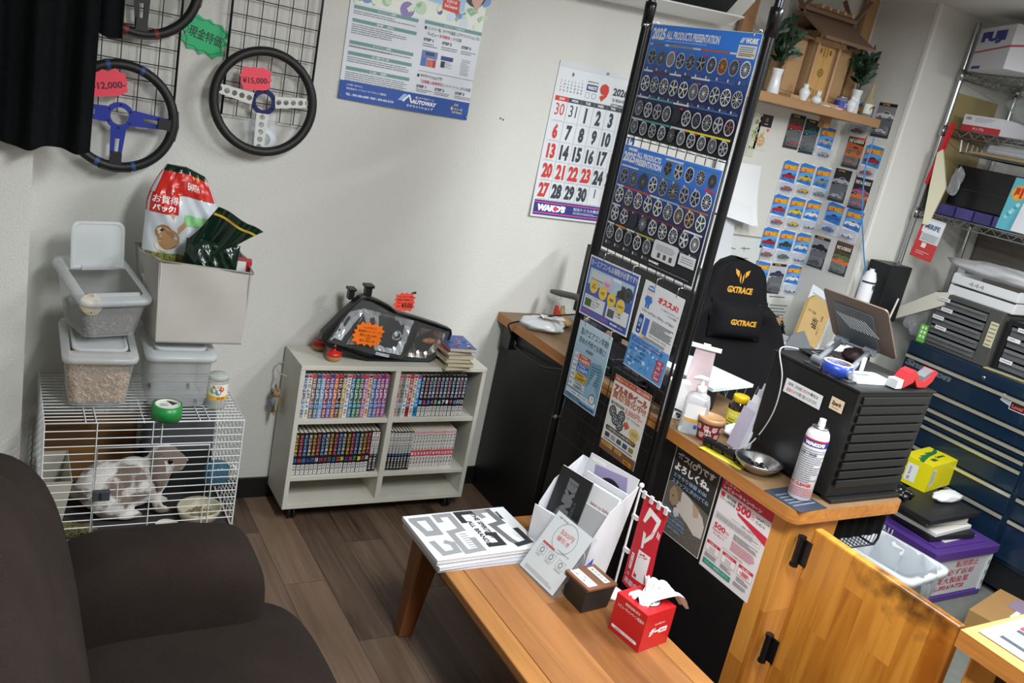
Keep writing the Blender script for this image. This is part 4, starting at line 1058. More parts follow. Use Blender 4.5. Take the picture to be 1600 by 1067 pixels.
# pile of books with their page edges to the room
pb = oZ(712, 581, ST)
pcols = ['#b8b0a0', '#8f8a80', '#a39a88', '#c0b8a6', '#9a3a3a', '#3f5fa8']
zz = ST
for i in range(6):
    hgt = .0155; a = [3, -4, 2, -2, 4, -6][i]; ox = [0, .006, -.004, .004, -.003, .004][i]
    t = thing('comic_book', ['comic at the bottom of the pile beside the headlight', 'second comic from the bottom of the pile beside the headlight', 'third comic from the bottom of the pile beside the headlight', 'fourth comic from the bottom of the pile beside the headlight', 'red-covered comic just below the top of the pile beside the headlight', 'comic with a blue and white cover on top of the pile beside the headlight'][i], 'book', T(pb.x-.04+ox, pb.y+.012, zz) @ RZ(a), 'pile of comics on the bookshelf')
    g = G(); cv = pm(pcols[i], .45); g.box((0, 0, 0), (.112, .165, .0012), cv); g.box((0, 0, hgt-.0014), (.112, .165, hgt-.0002), cv); g.box((0, .1635, .0012), (.112, .165, hgt-.0014), cv)
    if i == 5:
        pr = Pr(g, .112, .165, T(0, 0, hgt)); rnd = random.Random(4)
        for k in range(26): pr.poly([(rnd.uniform(0, .9), rnd.uniform(0, .9)) for _ in range(1)]*1+[(0, 0)]*0, '#fff') if False else pr.c(rnd.uniform(.1, .9), rnd.uniform(.1, .9), rnd.uniform(.03, .09), rnd.choice(['#dfe6ee', '#8fa8d0', '#c0404a', '#e8e0d0', '#2f3f78']), 1+k % 5, 7)
    g.build('cover', t)
    G().box((.002, .0015, .0014), (.11, .1632, hgt-.0016), pm('#cbbfa2', .9, vary=.12, bscale=160)).build('page_block', t)
    zz += hgt+.0006
# hook and plush strap on the side of the bookshelf
ph = oX(447, 582, SX0)
t = thing('wire_hook', 'bent wire hook on the left side of the bookshelf', 'hook', (SX0, ph.y, ph.z))
G().tube([(-.001, .035, .028), (-.012, .04, .03), (-.03, .03, .02), (-.033, .01, .008), (-.022, -.012, -.002), (-.002, -.03, -.004)], .0022, pm('#bdb7a8', .4), 8).build('wire', t)
t = thing('plush_strap', 'small tan plush animal strap with a blue bib hanging from the hook on the bookshelf', 'plush strap', (SX0-.028, ph.y-.005, ph.z-.135))
TAN = fabric('m_tan_felt', '#8f7c62', '#b7a384', 300)
G().tube([(0, 0, .142), (-.004, 0, .10), (.002, -.004, .065)], .0025, pm('#c9c3b4', .8), 6).build('cord', t)
g = G(); g.ball((0, 0, .055), (.017, .02, .019), TAN); g.ball((0, 0, .02), (.015, .018, .026), TAN)
for s_ in (-1, 1): g.ball((0, s_*.015, .074), (.006, .008, .009), TAN, 10, 8); g.tube([(0, s_*.014, .03), (-.004, s_*.026, .008), (-.004, s_*.028, -.006)], [.006, .0055, .005], TAN, 8); g.tube([(0, s_*.009, .004), (-.002, s_*.013, -.02), (-.004, s_*.016, -.034)], [.007, .006, .0055], TAN, 8)
g.build('body', t)
g = G(); g.ball((-.008, 0, .016), (.012, .015, .02), pm('#6f8aa6', .9), 14, 10); g.build('bib', t)
for s_ in (-1, 1): G().ball((-.016, s_*.007, .058), .0025, BLACKM, 8, 6).build('eye', t)
G().ball((-.017, 0, .05), (.004, .006, .004), pm('#4a3526', .7), 10, 6).build('nose', t)

# ================================================================== POSTER, CALENDAR AND AIR CONDITIONER
def poster(name, label, cat, tl, tr, bl, fn, plane, lift=.002, t=.0005, base='#e8e9ec', curl=None, group=None, hfix=None, n=16):
    M, w_, h_ = quad(plane, tl, tr, bl, 0)
    if hfix: h_ = hfix
    M = M @ T(0, 0, lift)
    g = G(); cf = curl(w_, h_) if curl else None
    pr = Pr(g, w_, h_, fn=cf); pr.sheet(base, t, n); fn(pr, w_, h_)
    o = g.build(name, None, M); return tag(o, label, cat, group)
pw_ = lambda x, y: oY(x, y, D)
bl, br = pw_(526.8, 152.8), pw_(727.8, 187.5); H1 = .745
# the poster hangs slightly crooked; its top edge is above the picture
Mp = frame(bl, br, bl+Vector((0.004, 0, 1))) @ T(0, 0, .004)
g = G(); W1 = (br-bl).length
cv = lambda x, y, z: (x, y, z+.012*max(0, 1-y/.12)**2*math.sin(x/W1*PI)*.8)
pr = Pr(g, W1, H1, fn=cv); pr.sheet('#dfe3ea', .0005, 20)
fy = lambda k: 1-k     # k: height above the lower edge as a fraction
rnd = random.Random(21)
# photo-like upper part
pr.r(0, 0, 1, .555, '#e9efe6', 1)
for i in range(150):
    x = rnd.random(); y = rnd.uniform(.02, .54)
    if .26 < x < .78 and y < .50: continue
    pr.c(x, y, rnd.uniform(.02, .055), rnd.choice(['#8f7fb8', '#6f5fa0', '#b9c4e6', '#7a9ad0', '#c9a9d8', '#54407e', '#a9cdb0', '#c4dcc0', '#d8e4f2']) , 2+i % 4, 14)
for i in range(120):
    x = rnd.random(); y = rnd.uniform(.02, .55); pr.poly([(x, y), (x+rnd.uniform(.01, .04), y-rnd.uniform(.01, .03)), (x+rnd.uniform(.03, .06), y+rnd.uniform(-.01, .01)), (x+.02, y+.015)], rnd.choice(['#a8cfa4', '#cfe4c6', '#8fbf96', '#e4efdc']), 6)
pr.put([(.33, .22), (.83, .24), (.83, .485), (.33, .455)], [(0, 3, 2, 1)], '#a9cdf0', 7)
pr.put([(.36, .23), (.80, .245), (.80, .40), (.36, .385)], [(0, 3, 2, 1)], '#d8dfe8', 8)
pr.t('ガソリンギフト券', .37, .42, .60, .46, '#27406e', .03, 10)
pr.put([(.66, .43), (.79, .438), (.79, .50), (.66, .492)], [(0, 3, 2, 1)], '#d8402f', 9); pr.t('DeCoupon', .675, .465, .775, .485, '#fff', .02, 11); pr.t('全国共通', .685, .443, .765, .459, '#fff', .02, 11)
pr.c(.55, .33, .05, '#3a4a86', 10); pr.c(.66, .34, .05, '#34407a', 10); pr.r(.46, .33, .74, .365, '#45539a', 9); pr.c(.45, .34, .03, '#b8405a', 10); pr.c(.90, .39, .085, '#3a3440', 8); pr.poly([(.86, .36), (.93, .30), (.97, .40), (.93, .47), (.88, .43)], '#d9a9a0', 9)
# left column
for y, n_ in ((.565, 2), (.625, 5), (.725, 1), (.775, 3), (.845, 6)):
    pr.r(.03, y, .50, y+.016, '#6f9a96', 2); pr.t({.565: 'キャンペーン概要', .625: '賞 品', .725: 'キャンペーン期間', .775: '応募方法', .845: '注 意'}[y], .2, y+.003, .33, y+.013, '#fff', .02, 4)
    pr.lines(.03, y+.022, .49, y+.022+n_*.0095, n_, '#8a8f98', 3)
pr.t('2026年6月1日(月)~2026年9月30日(水)まで', .03, .747, .34, .757, '#4a5058', 0, 4)
# right column
pr.r(.55, .56, 1.0, .576, '#6f9a96', 2); pr.t('キャンペーン応募方法', .70, .563, .86, .573, '#fff', .02, 4)
pr.r(.555, .588, .57, .602, '#222', 3); pr.t('エントリー後、タイヤを直送したサテライトショップの', .58, .585, .99, .603, '#2a2a30', .02)
pr.t('「レビュー', .585, .612, .67, .628, '#2a2a30', .02); pr.t('各項最新', .675, .612, .76, .628, '#c8324a', .03); pr.t('」から応募', .765, .612, .85, .628, '#2a2a30', .02)
for i, x in enumerate((.56, .705, .86)):
    pr.t('STEP %d' % (i+1), x, .642, x+.075, .656, '#34343c', .03); pr.lines(x, .664, x+.13, .684, 2, '#8a8f98')
pr.r(.565, .70, .685, .735, '#6c7fae', 3); pr.r(.59, .706, .66, .722, '#343f7a', 4); pr.r(.565, .735, .605, .775, '#4c74b8', 3); pr.r(.61, .74, .65, .775, '#cf6a5a', 3); pr.r(.655, .738, .68, .775, '#b43a3a', 3)
pr.r(.715, .71, .81, .73, '#34408a', 3); pr.r(.72, .735, .75, .765, '#2a2c40', 3); pr.lines(.755, .735, .81, .765, 4, '#9aa', 3); pr.lines(.88, .705, .95, .785, 9, '#a8adb6', 3)
pr.ln(.555, .80, 1, .80, .002, '#555', 3)
pr.r(.555, .816, .57, .830, '#222', 3); pr.t('サテライトショップで', .58, .813, .75, .831, '#2a2a30', .02)
pr.t('「店頭購入者様専用', .585, .84, .755, .857, '#c8324a', .03); pr.t('エントリーシート」からの応募', .76, .84, .99, .857, '#2a2a30', .02)
for i, x in enumerate((.56, .705, .87)):
    pr.t('STEP %d' % (i+1), x, .868, x+.075, .882, '#34343c', .03); pr.lines(x, .886, x+.13, .903, 2, '#8a8f98')
# blue foot
[pr.r(0, .912+.011*i, 1, .923+.011*i, '#1f4fa6', 5) for i in range(8)]
pr.t('[ お問い合わせ ]', .05, .924, .16, .934, '#fff', .02, 7); pr.t('株式会社オートウェイ タイヤピット通販部', .05, .941, .34, .951, '#fff', .02, 7); pr.t('TEL : 093-436-6500  FAX : 093-436-2130', .05, .968, .40, .979, '#fff', .02, 7)
pr.poly([(.43, .958), (.47, .925), (.50, .925), (.47, .958)], '#9fc0ea', 7); pr.ln(.47, .96, .515, .925, .012, '#fff', 8); pr.ln(.515, .925, .535, .96, .012, '#fff', 8)
pr.t('AUTOWAY', .535, .943, .735, .964, '#fff', .05, 7, .2); pr.t('輸入タイヤ&ホイール', .565, .926, .71, .938, '#fff', .02, 7); pr.t('サテライトショップ', .50, .97, .71, .984, '#fff', .02, 7)
pr.t('店頭', .875, .927, .91, .94, '#f0e070', .03, 7); pr.t('レビューは', .87, .947, .95, .959, '#f0e070', .03, 7); pr.t('コチラから!', .865, .965, .95, .977, '#f0e070', .03, 7); pr.poly([(.85, .953), (.865, .94), (.865, .966)], '#f0e070', 7)
tag(g.build('poster', None, Mp), 'white and blue tyre shop campaign poster on the wall beside the steering wheels', 'poster', 'posters on the wall')
for f in (.01, .985):
    q = Mp @ Vector((W1*f, .012, .006)); tag(G().lathe([(0, .004), (.004, .003), (.004, 0)], STEEL, M=T(*q) @ RX(90), n=10).build('push_pin'), 'pin in the poster foot, %s corner' % ('lower left' if f < .5 else 'lower right'), 'pin', 'pins in the campaign poster')
# calendar
ctl, cbl = pw_(873.7, 92.7), pw_(825.6, 335.7); cw_ = .478; chh = (ctl-cbl).length
xd = (pw_(965.6, 164.8)-pw_(868.1, 144.6)).normalized()
Mc = frame(cbl, cbl+xd, cbl+xd.cross(Vector((0, 1, 0)))*-1 if False else ctl) @ T(0, 0, .004)
g = G(); pr = Pr(g, cw_, chh, fn=lambda x, y, z: (x, y, z+.02*max(0, 1-y/.3)**2*.5)); pr.sheet('#d9dde2', .002, 12)
pr.r(0, 0, 1, .032, '#cfd3d8', 1); pr.ln(0, .034, 1, .034, .002, '#b0b4ba', 2)
pr.t('8', .14, .06, .165, .083, '#333', .02)
for r_ in range(5):
    for c_ in range(7):
        d_ = r_*7+c_-5
        if 1 <= d_ <= 31 or (r_ == 0 and c_ == 6): pr.th(str(max(1, d_)), .045+c_*.036, .092+r_*.020, .011, '#b33a3a' if c_ == 0 else '#444', .02, k=.8)
pr.r(.315, .108, .43, .148, '#2c3470', 2); pr.t('WAKO\'S', .325, .116, .42, .140, '#e8eaf0', .04); pr.frame(.315, .16, .36, .195, .003, '#888'); pr.ring(.405, .177, .025, .8, '#888'); pr.t('MORE BETTER', .32, .087, .43, .097, '#555', .01)
pr.t('9', .455, .085, .555, .20, '#c9332b', .09); pr.t('2026', .60, .095, .76, .147, '#3a3f48', .04); pr.t('令和8年', .60, .162, .75, .187, '#3a3f48', .03); pr.t('SEPTEMBER', .60, .197, .76, .213, '#3a3f48', .01, 4, .2)
DAYS = 'SUN MON TUE WED THU FRI SAT'.split(); X0, X1c, Y0, Y1c = .02, .985, .213, .885
cwf = (X1c-X0)/7
for c_ in range(7):
    pr.r(X0+c_*cwf+.001, .215, X0+(c_+1)*cwf-.001, .245, '#c9332b' if c_ == 0 else ('#3a5a9a' if c_ == 6 else '#3b4048'), 2); pr.th(DAYS[c_], X0+(c_+.5)*cwf, .222, .016, '#eee', .03, al='c')
rh = (Y1c-.245)/5
for r_ in range(5):
    pr.ln(X0, .245+(r_+1)*rh, X1c, .245+(r_+1)*rh, .0022, '#9aa0a8', 2)
    for c_ in range(7):
        d_ = r_*7+c_-1; o_ = 0
        txt = {-1: '30', 0: '31', 31: '1', 32: '2', 33: '3'}.get(d_, str(d_)); small = d_ in (-1, 0, 31, 32, 33)
        red = c_ == 0 or d_ in (21, 22, 23); h_ = .075 if small else .098
        if d_ in (31, 32, 33): h_ = .06
        vs, fs, ar = glyphs(txt, .0 if small else .05); wd = .052 if len(txt) == 1 else .115
        if small: wd *= .8
        xc = X0+(c_+.5)*cwf
        wd = h_*chh*ar*(.62 if not small else .72)/cw_
        pr.t(txt, xc-wd/2, .245+r_*rh+.014, xc+wd/2, .245+r_*rh+.014+h_, '#c9332b' if red else ('#2f4f8a' if c_ == 6 else '#33383f'), .0 if small else .05)
        pr.lines(xc-.045, .245+r_*rh+.118, xc+.05, .245+r_*rh+.126, 1, '#b0a0a0' if red else '#c0c4ca', 3, .25)
for c_ in range(1, 7): pr.ln(X0+c_*cwf, .245, X0+c_*cwf, Y1c, .0022, '#9aa0a8', 2)
pr.r(.02, .888, .985, .985, '#25317e', 2); pr.r(.02, .897, .985, .904, '#d8488a', 3); pr.r(.02, .967, .985, .975, '#d8488a', 3)
pr.t('WAKO\'S', .055, .912, .355, .958, '#f2f2f6', .09, 5, .12); pr.c(.246, .936, .022, '#d8376a', 6); pr.t('和光ケミカル株式会社', .44, .912, .80, .935, '#e8eaf4', .03, 5); pr.lines(.44, .941, .80, .958, 2, '#c8cce0', 5)
tag(g.build('calendar', None, Mc), 'large white wall calendar showing September 2026 beside the wire display stand', 'calendar')
q = Mc @ Vector((cw_*.50, chh-.012, .004)); tag(G().lathe([(0, .005), (.005, .004), (.005, 0)], STEEL, M=T(*q) @ RX(90), n=10).build('push_pin'), 'pin at the top edge of the wall calendar', 'pin')
# air conditioner
ac = thing('air_conditioner', 'white wall air conditioner with its louvre half raised near the ceiling', 'air conditioner', T(2.70, D-.002, 2.20) @ RY(-3.2))
ACW = pm('#dfe0df', .4)
g = G(); prof = [(0, .0), (-.05, -.012), (-.10, -.012), (-.135, .02), (-.205, .09), (-.225, .16), (-.225, .27), (0, .28)]
g.prism([(y, z) for y, z in prof], -.80, 0, ACW, Matrix(((0, 0, 1, 0), (1, 0, 0, 0), (0, 1, 0, 0), (0, 0, 0, 1)))); g.build('casing', ac, bevel=.004)
g = G()
for z0, z1, y0, y1 in ((.115, .165, -.2175, -.2265), (.172, .262, -.2275, -.2275)):
    g.add([(-.795, y0-.003, z0), (-.004, y0-.003, z0), (-.004, y1-.003, z1), (-.795, y1-.003, z1)], [(0, 1, 2, 3)], ACW)
g.build('front_panel', ac, solid=.003)
g = G(); g.add([(-.76, -.137, .018), (-.09, -.137, .018), (-.09, -.204, .084), (-.76, -.204, .084)], [(0, 1, 2, 3)], pm('#2a2c2e', .6)); g.build('vent', ac)
for i in range(9):
    g = G(); g.box((-.0015, -.05, 0), (.0015, .0, .012), pm('#3a3d40', .5), T(-.72+i*.075, -.148, .03) @ RX(-45)); g.build('vane', ac)
g = G(); g.add([(-.78, -.125, -.012), (-.06, -.125, -.012), (-.06, -.232, .018), (-.78, -.232, .018)], [(0, 1, 2, 3)], ACW); g.build('louvre', ac, solid=.006)
g = G(); pr = Pr(g, .085, .06, T(-.097, -.1385, .016) @ RX(45) @ RX(0)); pr.sheet('#d2d4d4', .002); pr.t('Aフロー', .12, .2, .5, .4, '#555', .01); pr.t('Eco', .16, .55, .36, .72, '#3a6a9a', .02); pr.r(.6, .2, .9, .8, '#a8abad', 1); g.build('label', ac)
# ================================================================== COUNTER, GATE, SECOND COUNTER
KX, KY0, KZ = 1.905, 1.40, .83
def roundrect(x0, y0, x1, y1, r, n=6, rs=None):
    rs = rs or (r, r, r, r); pts = []
    for (cx, cy, a), r in zip(((x1, y1, 0), (x0, y1, 90), (x0, y0, 180), (x1, y0, 270)), rs):
        sx = -1 if cx == x1 else 1; sy = -1 if cy == y1 else 1
        for i in range(n+1):
            an = math.radians(a+90*i/n); pts.append((cx+sx*r+r*math.cos(an), cy+sy*r+r*math.sin(an)))
    return pts
ct = thing('counter', 'long shop counter with a worn wooden top, black front and pine end', 'counter', (0, 0, 0))
g = G(); P_ = roundrect(KX, KY0, 2.375, D-.003, .03, 6, (.002, .002, .035, .02))
g.prism(P_, KZ-.04, KZ, M_TOPW, None, M_WOODY); g.build('worktop', ct, bevel=.004)
g = G(); g.box((1.944, 1.509, .0), (1.962, 2.30, KZ-.041), M_BLKP); g.build('front_panel', ct)
g = G(); g.box((1.940, 2.302, .0), (1.962, D-.014, KZ-.041), M_BLKP); g.build('front_panel', ct)
g = G(); g.box((1.944, 1.428, 0), (2.14, 1.507, KZ-.041), M_WOOD); g.build('end_panel', ct, bevel=.003)
g = G(); g.box((1.963, 1.63, KZ-.09), (2.33, D-.02, KZ-.041), M_BLKP); g.build('rail', ct)
g = G(); g.box((2.34, 1.63, .0), (2.36, D-.02, KZ-.042), M_BLKP); g.build('rear_panel', ct)
p = oX(795, 512, 1.94)
g = G(); g.box((1.912, 3.02, .70), (1.938, 3.09, KZ-.041), BLACKM); g.build('bracket', ct, bevel=.002)
p = oX(803, 536, 1.94); g = G(); g.lathe([(.012, .0), (.018, .0), (.019, .003), (.012, .003)], pm('#a08468', .7), M=T(1.9395, p.y, p.z) @ RY(-90), n=20); g.lathe([(0, .0005), (.012, .0005)], BLACK, M=T(1.9395, p.y, p.z) @ RY(-90), n=16); g.build('cable_hole', ct)
# gate
gt = thing('gate', 'low amber pine swing gate beside the end of the counter', 'gate', (1.985, .935, 0))
Mg_ = wood('m_amber_gate', '#a05a14', '#d8943a', 2, 1, .062, .46, .34, 18, .006, 1.25)
def worn(m):
    """dark rubbed patch on the gate's upper corner, its outline broken by noise"""
    nt = m.node_tree; N = nt.nodes; L = nt.links; b = N['Principled BSDF']; src = b.inputs['Base Color'].links[0].from_socket
    tc = N.new('ShaderNodeTexCoord'); vm = N.new('ShaderNodeVectorMath'); vm.operation = 'SUBTRACT'; vm.inputs[1].default_value = (0, .12, .80); L.new(tc.outputs['Object'], vm.inputs[0])
    v2 = N.new('ShaderNodeVectorMath'); v2.operation = 'MULTIPLY'; v2.inputs[1].default_value = (0, 4.5, 9); L.new(vm.outputs[0], v2.inputs[0]); ln = N.new('ShaderNodeVectorMath'); ln.operation = 'LENGTH'; L.new(v2.outputs[0], ln.inputs[0])
    no = N.new('ShaderNodeTexNoise'); no.inputs['Scale'].default_value = 28; no.inputs['Detail'].default_value = 6; L.new(tc.outputs['Object'], no.inputs['Vector'])
    a = N.new('ShaderNodeMath'); a.operation = 'MULTIPLY_ADD'; a.inputs[1].default_value = 1.6; L.new(no.outputs['Fac'], a.inputs[0]); L.new(ln.outputs['Value'], a.inputs[2])
    mr = N.new('ShaderNodeMapRange'); mr.inputs[1].default_value = 1.0; mr.inputs[2].default_value = 1.75; mr.inputs[3].default_value = .82; mr.inputs[4].default_value = 0; L.new(a.outputs[0], mr.inputs[0])
    mx = N.new('ShaderNodeMix'); mx.data_type = 'RGBA'; L.new(mr.outputs[0], mx.inputs[0]); L.new(src, mx.inputs[6]); mx.inputs[7].default_value = rgb('#2a1a10'); L.new(mx.outputs[2], b.inputs['Base Color'])
worn(Mg_)
G().box((0, 0, .10), (.03, .452, .782), Mg_).build('panel', gt, bevel=.006)
for z in (oY(1250, 862, 1.40).z, oY(1206, 1012, 1.40).z):
    g = G(); g.tube([(-.014, .470, z-.043), (-.014, .470, z+.043)], .0095, BLACKM, 14)
    for q in (-.043, .043): g.tube([(-.014, .470, z+q-.004), (-.014, .470, z+q+.004)], .0125, BLACKM, 14)
    g.box((-.006, .44, z-.038), (-.001, .488, z+.038), BLACKM); g.build('hinge', gt)
# second counter
c2 = thing('counter', 'second wooden counter with a price sheet on it beyond the swing gate', 'counter', (0, 0, 0))
g = G(); P_ = roundrect(1.885, -.5, 2.62, .885, .05, 8, (.05, .0, .0, .055)); g.prism(P_, KZ-.045, KZ-.002, wood('m_light_counter_top', '#b58750', '#cda468', 1, 0, .2, 5, .4, 16, 0, .6), None, M_WOODY); g.build('worktop', c2, bevel=.005)
g = G(); g.box((1.93, .80, 0), (2.58, .86, KZ-.046), M_WOOD); g.box((1.93, -.5, 0), (1.96, .80, KZ-.046), pm('#141112', .5)); g.build('base', c2)
g = G(); g.box((1.955, .862, 0), (1.962, .875, KZ-.046), STEEL); g.build('edge_trim', c2)
a, b, c_ = oZ(1528, 986, KZ), oZ(1600, 958, KZ), oZ(1600, 1041, KZ)
Md = frame(a+Vector((0, 0, .001)), a+Vector((0, 0, .001))+(b-a), a-(c_-a)*-1+Vector((0, 0, .001))) if False else T(a.x, a.y, KZ+.0004) @ RZ(2)
g = G(); pr = Pr(g, .42, .30, T(0, -.30, .0004)); pr.sheet('#dfe6ee', .0004)
for i in range(5): pr.r(.08+i*.17, .10, .12+i*.17, .9, '#3b4450', 1); pr.lines(.14+i*.17, .10, .24+i*.17, .9, 16, '#8a94a0', 2)
pr.r(.30, .09, .36, .15, '#c04048', 2); pr.r(.36, .09, .40, .15, '#3f8a5a', 2)
tag(g.build('price_sheet', None, Md), 'white printed price sheet under plastic on the second counter', 'paper')
# basket under the counter
t = thing('wire_basket', 'black wire basket with a black cloth hung under the near end of the counter', 'basket', (0, 0, 0))
g = G(); bx0, bx1, by0, by1, bz0, bz1 = 2.15, 2.37, 1.44, 1.60, .655, .785
for i in range(13):
    x = bx0+(bx1-bx0)*i/12; g.tube([(x, by0+.004, .72), (x-.01, by0+.004, bz0), (x, by1, bz0)], .0016, BLACK, 5)
g.tube([(bx0, by0+.004, bz0), (bx1, by0+.004, bz0), (bx1, by1, bz0), (bx0, by1, bz0)], .0025, BLACK, 6, True)
g.tube([(bx1, by0+.004, bz0), (bx1+.012, by0+.004, bz0+.02), (bx1+.012, by0+.004, bz1)], .004, BLACK, 6); g.build('wires', t)
G().sheet(lambda u, v: (bx0-.002+(bx1-bx0+.004)*u, by0-.002+.003*math.sin(u*30), .697+.088*v), 30, 3, M_CUR, True, .003).build('cloth', t)

# ================================================================== WIRE DISPLAY STAND
SXg = 1.868
yl, yr = 2.520, 1.940
stn = thing('display_stand', 'tall black pole stand with a wire grid in front of the counter', 'display stand', (SXg, 2.23, 0))
POLE = pm('#121214', .28, .3)
for y in (yl, yr):
    dy = y-2.23
    G().tube([(0, dy, .02), (0, dy, 2.10)], .0155, POLE, 16).build('pole', stn)
    G().tube([(0, dy, 2.10), (0, dy, ZC-.02)], .0125, pm('#3c3e44', .2, .8), 16).build('upper_pole', stn)
    G().lathe([(.0, .02), (.019, .02), (.0195, .005), (.0175, -.06), (.0, -.06)], POLE, (0, dy, 2.10), 18).build('collar', stn)
    G().lathe([(.0, 0), (.03, 0), (.03, .006), (.012, .02), (.0, .02)], BLACK, (0, dy, 0), 18).build('foot', stn)
    G().lathe([(.0, 0), (.03, 0), (.03, -.008), (.014, -.02), (.0, -.02)], BLACK, (0, dy, ZC), 18).build('ceiling_pad', stn)
gz1 = oX(1010, 38, SXg).z; gz0 = oX(857, 663, SXg).z; gy0, gy1 = yr+.035-2.23, yl-.03-2.23
G().tube([(0, gy0, gz0), (0, gy1, gz0), (0, gy1, gz1), (0, gy0, gz1)], .0042, WIRE, 8, True).build('grid_frame', stn)
g = G(); n = 11
for i in range(1, n): y = gy0+(gy1-gy0)*i/n; g.tube([(0, y, gz0), (0, y, gz1)], .0017, WIRE, 5)
k = 28
for i in range(1, k): z = gz0+(gz1-gz0)*i/k; g.tube([(.003, gy0, z), (.003, gy1, z)], .0017, WIRE, 5)
g.build('grid_wires', stn)
for y in (gy0-.02, gy1+.016):
    for z in (gz1-.004, gz0+.055):
        g = G(); g.tube([(-.012, y, z), (.012, y, z)], .008, STEEL, 10); g.tube([(-.02, y, z), (-.012, y, z)], .004, STEEL, 8); g.tube([(0, y-.022, z), (0, y+.02, z)], .004, BLACK, 6); g.build('clamp', stn)
XP = SXg-.0225
pX = lambda x, y: oX(x, y, XP)
def hooks(pts, label):
    """S-hooks that hold a sheet on the grid"""
    for i, q in enumerate(pts):
        p = pX(*q); t = G().tube([(0.024, 0, .012), (.022, 0, .018), (-.001, 0, .016), (-.002, 0, 0), (-.003, 0, -.01), (.001, 0, -.014), (.003, 0, -.01)], .0012, STEEL, 6).build('hook', None, T(p.x-.001, p.y, p.z))
        tag(t, '%s, %s' % (label, ['left one', 'right one', 'middle one'][i]), 'hook', 'hooks for the sheets on the wire grid')
NAVY, BL1 = '#1c2350', '#2c6fd6'
def wrow(pr, y, n0, x0, x1, r, pal, st0, special={}):
    n = n0; r *= 1.1
    for i in range(n):
        x = x0+(x1-x0)*(i+.5)/n; sp_ = special.get(i, {})
        pr.wheel(x, y, r, sp_.get('style', (st0+i*3) % 7), sp_.get('rim', pal[(i+st0) % len(pal)]), sp_.get('spoke', pal[(i*2+st0) % len(pal)]), sp_.get('hub', '#23262e'), 4)
        pr.r(x-r*.55, y+r*1.35*pr.w/pr.h, x-r*.3, y+r*1.75*pr.w/pr.h, '#d8dae0', 3); pr.lines(x-r*.2, y+r*1.35*pr.w/pr.h, x+r*.8, y+r*1.75*pr.w/pr.h, 3, '#6f7688', 3)
        if sp_.get('tag'): pr.r(x+r*.5, y-r*1.1*pr.w/pr.h, x+r*1.0, y-r*.85*pr.w/pr.h, '#d83a4a', 9)
def strip_(pr, x0, x1, y, segs):
    for a, b, col in segs: pr.r(x0+(x1-x0)*a, y, x0+(x1-x0)*b, y+.016, col, 3)
SIL = ['#cfd2d6', '#b4b8be', '#dfe1e4', '#a9adb4']; DKW = ['#8f949e', '#6f7480', '#a5aab2', '#c2c5ca']
def w1(pr, w_, h_):
    for i in range(40):
        y0 = i/40; k = min(1, max(0, (y0-.12)/.45)); c = [int(a+(b-a)*k) for a, b in zip((0x3a, 0x86, 0xf2), (0x26, 0x2c, 0x58))]
        if y0 > .60: k2 = min(1, (y0-.6)/.25); c = [int(a+(b-a)*k2) for a, b in zip((0x26, 0x2c, 0x58), (0x18, 0x18, 0x1e))]
        pr.r(.004, max(.005, y0), .996, y0+1/40, '#%02x%02x%02x' % tuple(c), 1)
    pr.t('2025', .02, .03, .155, .135, '#f2f4f8', .05, 4); pr.t('ALL PRODUCTS PRESENTATION', .165, .05, .665, .12, '#f2f4f8', .04, 4); pr.lines(.165, .127, .62, .142, 1, '#c8d6f0', 4)
    pr.poly([(.835, .085), (.852, .045), (.862, .045), (.845, .085)], '#fff', 4); pr.poly([(.85, .085), (.867, .045), (.877, .045), (.86, .085)], '#fff', 4); pr.t('WORK', .88, .042, .985, .088, '#fff', .07, 4, .15); pr.r(.835, .10, .985, .20, '#e4e6ea', 3); pr.lines(.85, .11, .97, .19, 5, '#7a7f8a', 4)
    strip_(pr, .02, .98, .165, [(0, .03, '#c8ccd4'), (.03, .14, '#8a6a4a'), (.16, .2, '#d8dce4'), (.2, .45, '#a89878'), (.45, .52, '#d8dce4'), (.52, .78, '#c0684a'), (.79, .87, '#d8dce4'), (.87, 1, '#e0c060')])
    wrow(pr, .285, 10, .02, .99, .044, DKW, 0, {2: dict(tag=1, rim='#dfe1e4', hub='#8a8474'), 5: dict(tag=1, style=0), 6: dict(rim='#d8dae0', style=6), 7: dict(rim='#c9a184', spoke='#d08a40', style=1, hub='#54402c'), 8: dict(tag=1, style=6, rim='#9aa0aa'), 9: dict(rim='#e8eaee', spoke='#e8eaee', style=6)})
    strip_(pr, .02, .98, .40, [(0, .1, '#d8dce4'), (.1, .27, '#6f2f40'), (.28, .4, '#d8dce4'), (.41, .5, '#34343c'), (.5, .68, '#d8dce4'), (.68, .9, '#4c60b0')])
    wrow(pr, .52, 10, .02, .99, .046, SIL, 2, {5: dict(tag=1, style=6)})
    strip_(pr, .02, .98, .635, [(0, .12, '#c8ccd4'), (.12, .38, '#4f9aa8'), (.39, .55, '#d8dce4'), (.55, 1, '#3a6ab0')])
    wrow(pr, .745, 10, .02, .99, .044, SIL, 1, {0: dict(rim='#8f949e'), 4: dict(rim='#2a2c34', spoke='#3a3d46', tag=1), 6: dict(rim='#d0d3d8', spoke='#5a606a', style=1), 9: dict(rim='#d8dade', spoke='#8a5a5a', style=0)})
    strip_(pr, .02, .98, .835, [(0, .12, '#c8ccd4'), (.12, .42, '#4f9a98'), (.43, .58, '#d8dce4'), (.58, 1, '#e8d83c')])
    wrow(pr, .915, 10, .02, .99, .040, SIL, 3, {4: dict(rim='#33363e', spoke='#8a8f98'), 5: dict(tag=1, style=6), 6: dict(tag=1, rim='#e8eaee')})
